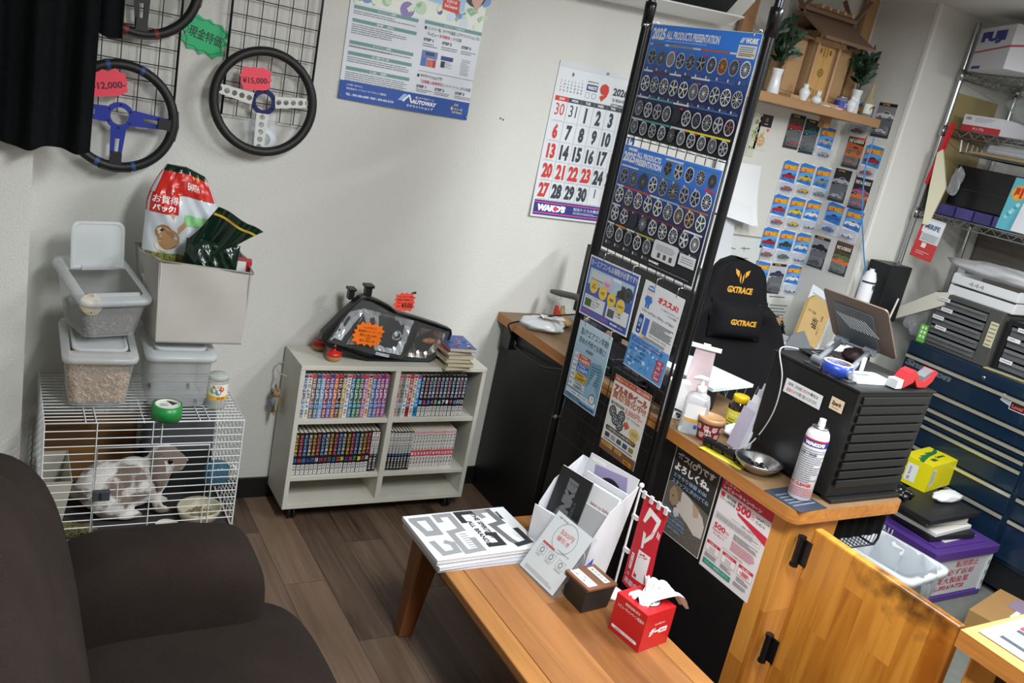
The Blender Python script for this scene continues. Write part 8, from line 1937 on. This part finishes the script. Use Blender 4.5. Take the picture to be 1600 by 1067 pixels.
pr.r(0, .04, 1, .07, '#c43a4a', 1); pr.r(0, .065, 1, .155, '#2a2f86', 2); pr.t('WAKO\'S', .28, .08, .72, .14, '#fff', .08, 5, .12); pr.lines(.2, .19, .85, .72, 16, '#7f868e', 3); pr.t('消臭・除菌', .22, .25, .6, .29, '#555', .02, 4); pr.t('A/C CLEANER', .2, .73, .7, .78, '#c43a3a', .04, 4); pr.lines(.2, .80, .85, .95, 5, '#c46a6a', 3); g.build('label', t)
# magnetic tray with wheel nuts
p = kt(1187, 741); t = thing('parts_tray', 'round steel parts tray holding wheel nuts on the counter', 'tray', T(p.x+.01, p.y+.025, KT)); cT = Vector((p.x+.01, p.y+.025, KT))
G().lathe([(0, .001), (.04, .001), (.045, .012), (.066, .030), (.072, .036), (.0735, .035), (.068, .027), (.047, .006), (.042, 0), (0, 0)], STEEL, n=40).build('dish', t); G().lathe([(.0, -.0004), (.0395, -.0004), (.04, .0005), (0, .0005)], pm('#a2544a', .6), n=30).build('rubber_foot', t)
rnd = random.Random(9)
for i in range(9):
    a = i*2.4; r = .032*math.sqrt((i+.5)/9); pos = cT+Vector((r*math.cos(a), r*math.sin(a), .0022)); n_ = thing('wheel_nut', ['black', 'chrome'][i % 2]+' wheel nut in the round steel tray, '+['at its middle', 'just beside the middle', 'second from the middle', 'third from the middle', 'fourth from the middle', 'fifth from the middle', 'sixth from the middle', 'seventh from the middle', 'nearest its wall'][i], 'nut', T(*pos) @ RZ(i*37), 'wheel nuts in the steel tray'); m = BLACKM if i % 2 == 0 else CHR
    G().lathe([(0, 0), (.0062, 0), (.0072, .002), (.0072, .011), (.0055, .014), (0, .0145)], m, n=6, smooth=False).build('nut', n_)
# sockets on a yellow rail
p0, p1 = kt(1090, 693), kt(1163, 733); an = math.degrees(math.atan2(p1.y-p0.y, p1.x-p0.x)); L_ = (p1-p0).length
t = thing('socket_set', 'row of black impact sockets on a yellow card at the counter edge', 'socket set', T(p0.x-.006, p0.y+.0, KT) @ RZ(an))
g = G(); pr = Pr(g, L_*.86, .032, T(L_*.14, -.018, .0012)); pr.sheet('#d8c83a', .001); pr.lines(.1, .3, .9, .7, 2, '#8a7c20', 1); g.build('yellow_card', t)
for i in range(4): g = G(); g.tube([(.018+i*L_*.245, .02, .017), (.018+i*L_*.245+.030, .02, .017)], .0155, BLACKM, 18); g.tube([(.018+i*L_*.245+.030, .02, .017), (.018+i*L_*.245+.042, .02, .017)], .0115, BLACKM, 14); g.build('socket', t)
# ice cream cup, tissue, vitamin bottle, pump bottle
p = kt(1099, 690); t = thing('paper_cup', 'dark red ice cream cup with a tan lid and cat faces on the counter', 'cup', T(p.x+.03, p.y+.02, KT)); cC = Vector((p.x+.03, p.y+.02))
G().lathe([(0, 0), (.034, 0), (.0345, .003), (.041, .062), (.041, .066)], pm('#7a1f30', .45), n=36).build('cup', t); G().lathe([(.0425, .060), (.044, .061), (.0445, .072), (.0425, .076), (.039, .0765), (.038, .074), (0, .074)], pm('#b98d62', .4), n=36).build('lid', t)
a0 = math.atan2(-cC.y, -cC.x); g = G(); W_c = .14; pr = Pr(g, W_c, .06, fn=lambda x, y, z: ((.0348+.0066*y/.062+z)*math.cos(a0+(x-W_c/2)/.038), (.0348+.0066*y/.062+z)*math.sin(a0+(x-W_c/2)/.038), y+.001))
for i in range(10):
    x, y = .06+.19*(i % 5)+(.09 if i//5 else 0), .28+.42*(i//5); pr.c(x, y, .065, '#d9b2a8', 1, 14); pr.poly([(x-.06, y-.05), (x-.05, y-.18), (x-.01, y-.10)][::-1], '#d9b2a8', 2); pr.poly([(x+.01, y-.10), (x+.05, y-.18), (x+.06, y-.05)][::-1], '#d9b2a8', 2)
    for s_ in (-.02, .02): pr.c(x+s_, y-.02, .008, '#4a2024', 4, 8)
pr.t('果', .40, .36, .58, .70, '#efe0da', .05, 5); g.build('print', t)
p = kt(1142, 690); softbag('tissue_wad', 'crumpled white tissue between the ice cream cup and the envelopes', 'tissue', T(p.x+.045, p.y+.03, KT), .085, .07, .045, pm('#e8eaec', .9), 6, .22)
p = kt(1150, 668); t = thing('vitamin_bottle', 'brown bottle with a yellow cap and label behind the ice cream cup', 'bottle', T(p.x-.02, p.y-.005, KT)); cV = Vector((p.x-.02, p.y-.005))
G().lathe([(0, 0), (.031, 0), (.034, .004), (.034, .078), (.026, .094), (.024, .098)], pm('#2a1710', .12, coat=.5), n=30).build('body', t); G().lathe([(.0255, .0975), (.027, .098), (.027, .116), (.025, .119), (0, .119)], pm('#e0b818', .35), n=30).build('cap', t)
a0 = math.atan2(-cV.y, -cV.x); g = G(); W_c = .13; pr = Pr(g, W_c, .062, fn=lambda x, y, z: ((.0343+z)*math.cos(a0+(x-W_c/2)/.0343), (.0343+z)*math.sin(a0+(x-W_c/2)/.0343), y+.008)); pr.sheet('#e2d83a', .0002, 12); pr.put(roundrect(.25, .62, .62, .86, .05, 3), [tuple(range(16))], '#8a2a20', 2); pr.t('Nature Made', .28, .18, .60, .33, '#f0e6c8', .03, 5); pr.t('Super', .3, .45, .5, .55, '#333', .03, 3); pr.t('Vitamin', .3, .6, .62, .72, '#333', .03, 3); pr.t('Minerals', .3, .78, .62, .9, '#333', .03, 3); g.build('label', t)
p = kt(1075, 684); t = thing('pump_bottle', 'clear and white hand gel pump bottle beside the stand pole', 'pump bottle', T(p.x+.045, p.y+.045, KT) @ RZ(-44)); g = G()
pl = [roundrect(-.038, -.028, .038, .028, .010, 4), roundrect(-.040, -.030, .040, .030, .010, 4), roundrect(-.040, -.030, .040, .030, .010, 4), roundrect(-.034, -.025, .034, .025, .010, 4), roundrect(-.014, -.014, .014, .014, .012, 4)]; zs = [0, .004, .105, .125, .138]; n = len(pl[0])
g.add([(x, y, z) for P, z in zip(pl, zs) for x, y in P], [(i*n+j, i*n+(j+1) % n, (i+1)*n+(j+1) % n, (i+1)*n+j) for i in range(4) for j in range(n)], clear('#e2e6e8', .38, .12), True); g.add([(x, y, 0) for x, y in pl[0]], [tuple(range(n))], WHITE); g.build('bottle', t)
g = G(); g.lathe([(.0145, .138), (.0155, .139), (.0155, .158), (.006, .160), (.006, .178), (0, .178)], WHITE, n=22); g.tube([(.014, 0, .182), (-.012, 0, .184), (-.030, 0, .178)], [.008, .009, .005], WHITE, 10); g.build('pump', t)
g = G(); pr = Pr(g, .06, .095, faceY(-.03, -.0304, .006)); pr.r(0, 0, 1, .5, '#e6e8ea', 1); pr.poly([(0, .52), (1, .50), (1, .62), (0, .60)][::-1], '#d8a020', 2); pr.r(0, .62, 1, 1, '#a6adb2', 1); pr.r(.6, .7, .78, .84, '#3a4a9a', 2); g.build('label', t)
g = G(); pr = Pr(g, .045, .085, T(.0404, -.022, .01) @ RZ(90) @ RX(90)); pr.sheet('#d9dcde', .0003); pr.r(.1, .06, .9, .16, '#777d84', 1); pr.lines(.1, .22, .9, .9, 8, '#8a9096', 1); g.build('rear_label', t)
p = kt(1046, 668); tag(G().box((0, 0, 0), (.07, .045, .13), WHITE).build('small_box', None, T(p.x+.035, p.y+.085, KT) @ RZ(-30), bevel=.002), 'small white carton behind the stand pole on the counter', 'carton')
p = kt(1082, 660); t = thing('pouch_clip', 'pale pink printed pouch held upright in a white clip beside the pump bottle', 'pouch', T(kt(1074, 652).x, kt(1074, 652).y, KT) @ RZ(-44)); hP = oX(1095, 532, kt(1074, 652).x).z-KT
G().sheet(lambda u, v: ((u-.5)*(.085-.02*v), .004+.018*math.sin(u*PI)*(1-v)-.0, .002+hP*.93*v), 12, 12, pm('#e2cdd2', .35, vary=.12, bscale=30), True, .004).build('pouch', t); g = G(); g.box((-.05, -.006, hP*.93), (.05, .008, hP*.93+.012), WHITE); g.box((-.012, -.005, hP*.93+.0125), (.012, .006, hP), WHITE); g.build('clip', t); G().box((-.05, -.03, 0), (.05, .04, .0018), WHITE).build('clip_base', t)
# envelopes fanned beside the cabinet
for i in range(5):
    M = T(2.066-.0085*i, 1.785+.002*i, KT+.001) @ RZ(-94) @ RX(90-12)
    tag(G().box((-.03, 0, -.003), (.045-.006*i, .215-.020*i, 0), pm(['#d9dadf', '#c9c6d6', '#e2e2e4', '#d4d2dc', '#bdb8cc'][i], .6)).build('envelope', None, M), '%s pale envelope leaning in a fan beside the black cabinet, counted from the cabinet' % ORD[i], 'envelope', 'envelopes beside the black cabinet')
# things at the wall end of the counter
t = thing('folding_gloves', 'red and cream cloth gloves lying by the wall end of the counter', 'gloves', T(2.10, 3.00, KT)); p = kt(838, 500)
for i, (c, dx) in enumerate((('#c8402f', 0), ('#c8a878', .03))): g = G(); g.ball((dx, -.02*i, .018), (.06, .04, .018), pm(c, .8), 16, 8); g.tube([(dx+.02, .0, .02), (dx+.015, .02, .05), (dx+.02, .03, .075)], [.016, .013, .008], pm(c, .8), 8); g.build('glove', t)
p = kt(842, 517); g = G(); softbag('plastic_bag', 'white plastic bag with a printed label at the wall end of the counter', 'bag', T(p.x+.03, p.y+.02, KT), .19, .16, .05, clear('#e6eaec', .6, .25), 2, .2); pr = Pr(g, .10, .05, None); pr.sheet('#dfe4e6', .0005); pr.lines(.1, .2, .9, .6, 3, '#8a9094', 1); pr.r(.1, .75, .3, .9, '#b83a3a', 1)
tag(g.build('packing_slip', None, T(p.x-.01, p.y-.02, KT+.064) @ RZ(-20)), 'white packing slip lying on the plastic bag at the wall end', 'paper')
softbag('plastic_bag', 'crumpled clear bag standing against the wall behind the red glove', 'bag', T(2.19, 3.05, KT), .12, .10, .12, CBAG, 21, .3)
tag(G().box((0, 0, 0), (.14, .09, .03), pm('#171b2e', .6)).build('pouch', None, T(2.20, 2.88, KT) @ RZ(15), bevel=.008), 'dark navy pouch beside the gloves on the counter', 'pouch')
pts = [oX(843, 545, 1.93), oX(838, 535, 1.925), Vector((1.90, 2.96, KZ+.006)), Vector((1.96, 2.90, KT+.006)), oX(845, 500, 2.05), Vector((2.05, 2.60, 1.02)), Vector((2.1, 2.5, 1.12))]
pts[0] = Vector((1.937, oX(803, 536, 1.94).y, oX(803, 536, 1.94).z)); pts[1] = Vector((1.90, pts[0].y-.01, pts[0].z+.06)); pts[2] = Vector((1.885, pts[0].y-.02, KZ-.01)); pts[3] = Vector((1.93, pts[0].y-.06, KT+.02)); pts[4] = Vector((2.0, pts[0].y-.14, .90))
tag(G().tube(smooth(pts), .0035, BLACK, 7).build('power_cable'), 'black cable running from the counter front over its edge to the monitor', 'cable')
a = pts[0]; tag(G().tube(smooth([a+Vector((-.003, 0, -.004)), a+Vector((-.02, -.12, .0)), a+Vector((-.035, -.30, .01)), a+Vector((-.045, -.42, .045)), a+Vector((-.035, -.5, .06))]), .0055, BLACK, 8).build('power_cable'), 'thick black cable running along the counter front below the edge', 'cable')
# monitors and office things seen through the grid
MN = pm('#0d0e10', .35)
def monitor(label, y0, y1, x, z0, z1, rot=0):
    t = thing('monitor', label, 'monitor', T(x, (y0+y1)/2, KT) @ RZ(rot)); L_ = y1-y0; g = G(); g.box((-.018, -L_/2, z0-KT), (.012, L_/2, z1-KT), MN); g.build('panel', t, bevel=.004); g = G(); g.box((.0122, -L_/2+.008, z0-KT+.008), (.014, L_/2-.008, z1-KT-.008), pm('#2c3236', .1)); g.build('screen', t)
    G().box((-.035, -.025, .012), (-.0185, .025, z0-KT+.15), MN).build('neck', t); G().box((-.10, -.11, 0), (.08, .11, .0115), MN).build('foot', t, bevel=.004)
m0, m1 = oX(912, 402, 2.2), oX(1052, 462, 2.2)
monitor('wide black monitor with its back to the room behind the wire stand', m1.y-.12, m0.y-.03, 2.2, .90, 1.195)
g = G(); g.box((2.16, 3.0, 1.0), (2.19, 3.10, 1.2), pm('#8a8f90', .4)); 
for i, (nm, lab, c, x, y, s3) in enumerate((('receiver', 'black receiver with a green light strip on the counter behind the grid', '#141518', 2.05, 2.49, (.18, .20, .07)), ('card_reader', 'black card reader behind the grid on the counter', '#1b1c1f', 2.02, 2.305, (.12, .14, .05)), ('printer', 'small black printer behind the grid on the counter', '#121316', 2.10, 2.15, (.20, .15, .075)))):
    t = thing(nm, lab, nm.replace('_', ' '), T(x, y, KT)); G().cbox((0, 0, s3[2]/2), s3, pm(c, .45)).build('body', t, bevel=.004)
    if i == 0: G().box((-s3[0]/2-.0012, -.10, .03), (-s3[0]/2-.0002, .05, .036), pm('#2fae7a', .4)).build('light_strip', t)
    if i == 1: G().box((-.04, -.05, .0504), (.04, .05, .054), pm('#33363a', .4)).build('keypad', t)
    if i == 2: G().box((-s3[0]/2-.0014, -.06, .04), (-s3[0]/2-.0002, .06, .055), pm('#2c2e32', .4)).build('paper_slot', t)
rnd = random.Random(31)
for i in range(3):
    y = [2.50, 2.27, 2.03][i]; pp_ = [Vector((1.955+rnd.uniform(0, .05), y+rnd.uniform(-.07, .07), KT+.006+rnd.uniform(0, .035))) for _ in range(9)]
    tag(G().tube(smooth(pp_, 4), .0035, BLACK, 6).build('cable_bundle'), 'loose black cable on the counter behind the grid, %s' % ['by the receiver', 'by the card reader', 'by the printer'][i], 'cable')
q = kt(1140, 640); tag(G().box((0, 0, 0), (.24, .30, .012), pm('#cfdde2', .5)).build('paper_pad', None, T(2.16, 2.06, KT+.077) @ RZ(10)), 'pale blue pad of paper lying on the printer in front of the chair', 'paper pad')
g = G(); g.tube([oX(862, 455, 2.1), oX(875, 458, 2.1), oX(905, 465, 2.12)], [.010, .014, .014], pm('#5a5a58', .5), 8); p = oX(890, 462, 2.11); g.tube([Vector((2.12, p.y-.06, p.z-.02)), Vector((2.14, p.y-.07, KT+.0))], .004, BLACK, 6); tag(g.build('lamp_arm'), 'thin grey lamp arm sticking out beside the stand pole', 'lamp arm')

# ================================================================== BEHIND THE COUNTER, ON THE BENCH
SB = STN+.0006
def bz(px, py, y): return oY(px, py, y)
p = oY(1262, 510, 2.80); g = G(); Mk = T(p.x, 2.80, SB+.055) @ RX(90-14) @ RZ(-22)
pl = [(-.085, 0), (.075, 0), (.09, .05), (.088, .19), (.06, .235), (-.05, .235), (-.085, .20)]; g.prism(pl, 0, .02, pm('#c0a26c', .75, vary=.1, bscale=20)); pr = Pr(g, .17, .235, T(-.085, 0, .0204)); pr.t('塩', .40, .42, .66, .64, '#2a221a', .06, 3); pr.t('たまご豆腐', .08, .32, .44, .37, '#5a4a30', .01, 3); pr.t('花笠', .72, .30, .80, .42, '#5a4a30', .01, 3); pr.vt('しお', .76, .5, .74, .08, '#5a4a30', 0, 3)
tag(g.build('paper_bag', None, Mk, bevel=.004), 'brown paper bag with a large brushed salt character behind the cabinet', 'paper bag')
g = G(); pr = Pr(g, .21, .29, None); pr.sheet('#dde2ea', .0006); pr.lines(.1, .1, .9, .9, 14, '#9aa2ae', 1); pr.r(.75, .85, .9, .93, '#3a3d44', 2); tag(g.build('paper', None, T(p.x-.01, 2.86, SB+.06) @ RX(90-12) @ RZ(-20)), 'white printed sheet leaning behind the brown paper bag', 'paper')
rnd = random.Random(44); pc_ = oY(1212, 520, 2.88)
for k in range(3):
    P = [Vector((pc_.x+.07*rnd.uniform(-1, 1), 2.88+.05*rnd.uniform(-1, 1), SB+.09+.08*rnd.uniform(-1, 1))) for _ in range(12)]; P = [Vector((a.x, a.y, max(a.z, SB+.006))) for a in P]
    tag(G().tube(smooth(P, 5), .0045, BLACK, 7).build('cable_bundle'), 'tangled black cable on the bench, %s coil' % ['upper', 'middle', 'lower'][k], 'cable', 'tangled cables on the bench')
p = oY(1232, 545, 2.66); tag(G().prism([(-.10, 0), (.13, .0), (.05, .13), (-.02, .11)], 0, .012, pm('#6d7277', .5), RX(72)).build('folder', None, T(p.x+.02, 2.64, SB+.03) @ RZ(-8)), 'grey plastic folder standing in front of the paper bag', 'folder')
t = thing('carton', 'open white carton with brown flaps on the bench beside the chair', 'carton', T(3.13, 2.66, SB)); g = G()
for a, b in (((0, 0, 0), (.004, .16, .10)), ((.14, 0, 0), (.144, .16, .10)), ((.004, 0, 0), (.14, .004, .10)), ((.004, .156, 0), (.14, .16, .10)), ((.004, .004, 0), (.14, .156, .004))): g.box(a, b, pm('#c9cdd2', .6))
g.build('box', t); g = G(); g.box((.0, .161, .10), (.144, .165, .17), pm('#a8804c', .7)); g.build('flap', t)
p = oY(1178, 590, 2.5); t = thing('carton', 'tall grey white carton beside the gaming chair', 'carton', T(3.17, 2.36, 0) @ RZ(-8)); g = G(); g.box((0, 0, 0), (.16, .20, .88), pm('#c3c7cc', .6)); g.build('box', t, bevel=.003)
softbag('plastic_bag', 'white plastic bag drooping over the tall carton', 'bag', T(3.25, 2.44, .8805), .13, .16, .10, clear('#e6e8ea', .7, .3), 17, .2)
t = thing('backpack', 'black cloth bag between the tall carton and the cabinet', 'bag', T(3.43, 2.36, 0)); G().ball((0, 0, .42), (.09, .12, .42), CHB, 20, 14).build('body', t); G().tube(smooth([Vector((-.05, -.1, .62)), Vector((-.09, -.13, .75)), Vector((-.04, -.06, .84)), Vector((0, 0, .83))]), .012, CHB, 8).build('strap', t)

# ================================================================== FLOOR BEYOND THE GATE
crx, cry, crh, crw, crd = 3.50, 1.83, .262, .50, .36
t = thing('storage_crate', 'grey translucent crate with a purple lid and red writing in front of the tool chest', 'crate', (crx-.03, cry, 0)); CRM = pm('#a9adb0', .4, alpha=1); PUR = pm('#4a2f78', .4)
g = G(); g.box((.006, .006, .03), (crw-.05, crd-.006, crh-.045), clear('#c9ccd0', .72, .25)); g.build('body', t, bevel=.004); cw2 = crw-.045
g = G(); g.box((0, 0, 0), (cw2, crd, .028), PUR); g.build('base', t, bevel=.003)
g = G(); g.box((-.008, -.008, crh-.044), (cw2+.008, crd+.008, crh-.002), PUR); g.box((.04, .03, crh-.002), (cw2-.04, crd-.03, crh+.004), PUR); g.build('lid', t, bevel=.004)
for x in (.004, cw2-.028):
    g = G(); g.box((x, .0, .0285), (x+.024, .0055, crh-.0445), pm('#c4c7ca', .4)); [g.box((x+.005, -.002, .06+.05*k), (x+.019, -.0002, .08+.05*k), pm('#83878b', .5)) for k in range(3)]; g.build('corner_post', t)
g = G(); g.box((-.0002, .02, .115), (.0056, crd-.02, .128), pm('#c4c7ca', .4)); g.build('fold_rail', t)
g = G(); pr = Pr(g, cw2*.66, .15, faceY(cw2*.15, .0052, .05)); RW = '#b02a34'; pr.t('転用禁止', .42, .02, .98, .23, RW, .05, 1); pr.t('必ず返却', .28, .28, .92, .49, RW, .05, 1); pr.t('東大製産業', .08, .54, .86, .76, RW, .05, 1); pr.t('TEL.092-619-7720', .0, .81, .80, .96, RW, .03, 1); g.build('lettering', t)
g = G(); pr = Pr(g, .10, .03, faceX(-.0086, crd-.06, crh-.037)); pr.t('18.11', .2, .1, .9, .9, '#d9d4e2', .04, 1); pr.c(.05, .5, .07, '#d9d4e2', 1); g.build('date_mark', t)
zc_ = crh+.0046
def lay(name, lab, cat, x, y, s3, c, rot=0, rough=.5):
    global zc_
    o = G().cbox((0, 0, s3[2]/2), s3, pm(c, rough)).build(name, None, T(crx+x, cry+y, zc_) @ RZ(rot), bevel=.002); zc_ += s3[2]+.0008; return tag(o, lab, cat)
lay('bubble_sheet', 'clear bubble sheet lying on the purple crate lid', 'sheet', .22, .16, (.26, .20, .005), '#b9bdc0', 4)
lay('document_case', 'black document case lying on the purple crate', 'case', .17, .17, (.30, .22, .022), '#17181a', -4)
lay('paper_pile', 'sheaf of white papers on the black document case', 'papers', .17, .18, (.30, .21, .018), '#c9c8c4', 5, .8)
lay('notebook', 'cream notebook with a dark binding on the paper sheaf', 'notebook', .18, .20, (.26, .18, .035), '#b9b3a6', -6, .8)
lay('laptop_case', 'wide black laptop case laid across the papers on the crate', 'case', .17, .22, (.40, .27, .022), '#1c1d20', 3)
t = thing('glove_carton', 'yellow glove carton with green print on top of the crate pile', 'carton', T(oZ(1450, 769, zc_).x-.03, oZ(1450, 769, zc_).y, zc_) @ RZ(10) @ Matrix.Scale(1.14, 4)); g = G(); g.box((-.0, -.0, 0), (.24, .13, .115), pm('#dcd018', .4)); pr = Pr(g, .24, .13, T(0, 0, .1154)); pr.poly([(.0, .55), (.1, .5), (.1, .4), (.25, .42), (.25, .32), (.5, .35), (.5, .25), (.8, .28), (1, .15), (1, .25), (.8, .42), (.4, .5), (0, .68)][::-1], '#1f6a3a', 1); pr.t('MAX', .30, .62, .48, .78, '#1f4a2a', .06, 3); pr.t('Safety', .55, .55, .85, .7, '#1f4a2a', .04, 3)
pr = Pr(g, .13, .115, faceX(-.0004, .13, 0)); pr.r(.25, .2, .6, .85, '#dfe2e0', 1); pr.t('SAFETY', .05, .05, .2, .6, '#1f4a2a', .03, 2, rot=3); pr.t('箱 ¥600', .32, .3, .42, .8, '#3a3d44', .02, 2, rot=3); pr = Pr(g, .24, .115, faceY(0, -.0004, 0)); pr.r(.05, .15, .2, .8, '#cfd6c8', 1); pr.lines(.07, .2, .18, .75, 8, '#5a7a5a', 2); g.build('box', t, bevel=.0015)
softbag('plastic_bag', 'white folded plastic bag in front of the yellow carton on the crate pile', 'bag', T(oZ(1474, 781, zc_).x, oZ(1474, 781, zc_).y-.01, zc_), .19, .08, .05, clear('#e8eaec', .75, .25), 24, .16)
softbag('black_bag', 'crumpled black plastic bag left of the yellow carton on the crate pile', 'bag', T(crx+.02, cry+.28, zc_), .075, .12, .06, pm('#121214', .2), 26, .3)
# bin with liner
bc = Vector((2.90, 1.70, 0)); t = thing('waste_bin', 'white rectangular waste bin with a clear liner behind the gate', 'bin', T(bc.x, bc.y, 0) @ RZ(6)); BW_ = pm('#b4b8bb', .4); bh_ = .415; g = G()
S = [roundrect(-.11, -.13, .11, .13, .03, 4), roundrect(-.135, -.16, .135, .16, .035, 4), roundrect(-.150, -.175, .150, .175, .04, 4), roundrect(-.150, -.175, .150, .175, .04, 4), roundrect(-.128, -.152, .128, .152, .035, 4), roundrect(-.10, -.12, .10, .12, .03, 4)]; Zs = [0, bh_-.03, bh_-.026, bh_, bh_+.002, .03]; n = len(S[0])
g.add([(x, y, z) for P, z in zip(S, Zs) for x, y in P], [(i*n+j, i*n+(j+1) % n, (i+1)*n+(j+1) % n, (i+1)*n+j) for i in range(5) for j in range(n)], BW_, True); g.add([(x, y, 0) for x, y in S[0]], [tuple(range(n))], BW_); g.build('bin', t)
LN = clear('#c4c9ce', .14, .15); g = G(); g.sheet(lambda u, v: ((.124-.02*v+.006*math.sin(u*40+v*9))*(1 if True else 1)*math.copysign(abs(math.cos(2*PI*u))**.5, math.cos(2*PI*u)), (.148-.02*v+.006*math.sin(u*33+v*7))*math.copysign(abs(math.sin(2*PI*u))**.5, math.sin(2*PI*u)), bh_+.004-.22*v), 60, 10, LN); g.build('liner', t)
g = G(); g.sheet(lambda u, v: (-.06+.12*u, -.155-.028*math.sin(v*PI*.6)-.004*math.sin(u*17), bh_+.012-.09*v+.01*math.sin(u*9)), 14, 8, LN, True, .001); g.build('liner_fold', t)
tag(softbag('crumpled_wrapping', 'crumpled clear wrapping and scraps inside the waste bin', 'wrapping', T(bc.x, bc.y, .19), .13, .16, .15, clear('#dfe4e8', .3, .15), 28, .3), 'crumpled clear wrapping and scraps inside the waste bin', 'wrapping')
# cardboard parcel
t = thing('parcel', 'flat brown cardboard parcel with orange and white labels on the floor', 'parcel', T(3.58, 1.40, 0) @ RZ(12)); g = G(); g.box((0, 0, 0), (.36, .26, .10), pm('#9a7748', .7, vary=.06, bscale=12)); pr = Pr(g, .36, .26, T(0, 0, .1004)); pr.r(.05, .62, .30, .95, '#d8642c', 1); pr.lines(.08, .74, .26, .82, 1, '#f0d8c0', 3); pr.r(.36, .45, .80, .95, '#d9dce0', 1); pr.r(.60, .30, .95, .6, '#8a7a90', 2); pr.lines(.40, .5, .7, .9, 6, '#7a8088', 2); g.build('box', t, bevel=.002)
bpy.data.curves.remove(_fc)
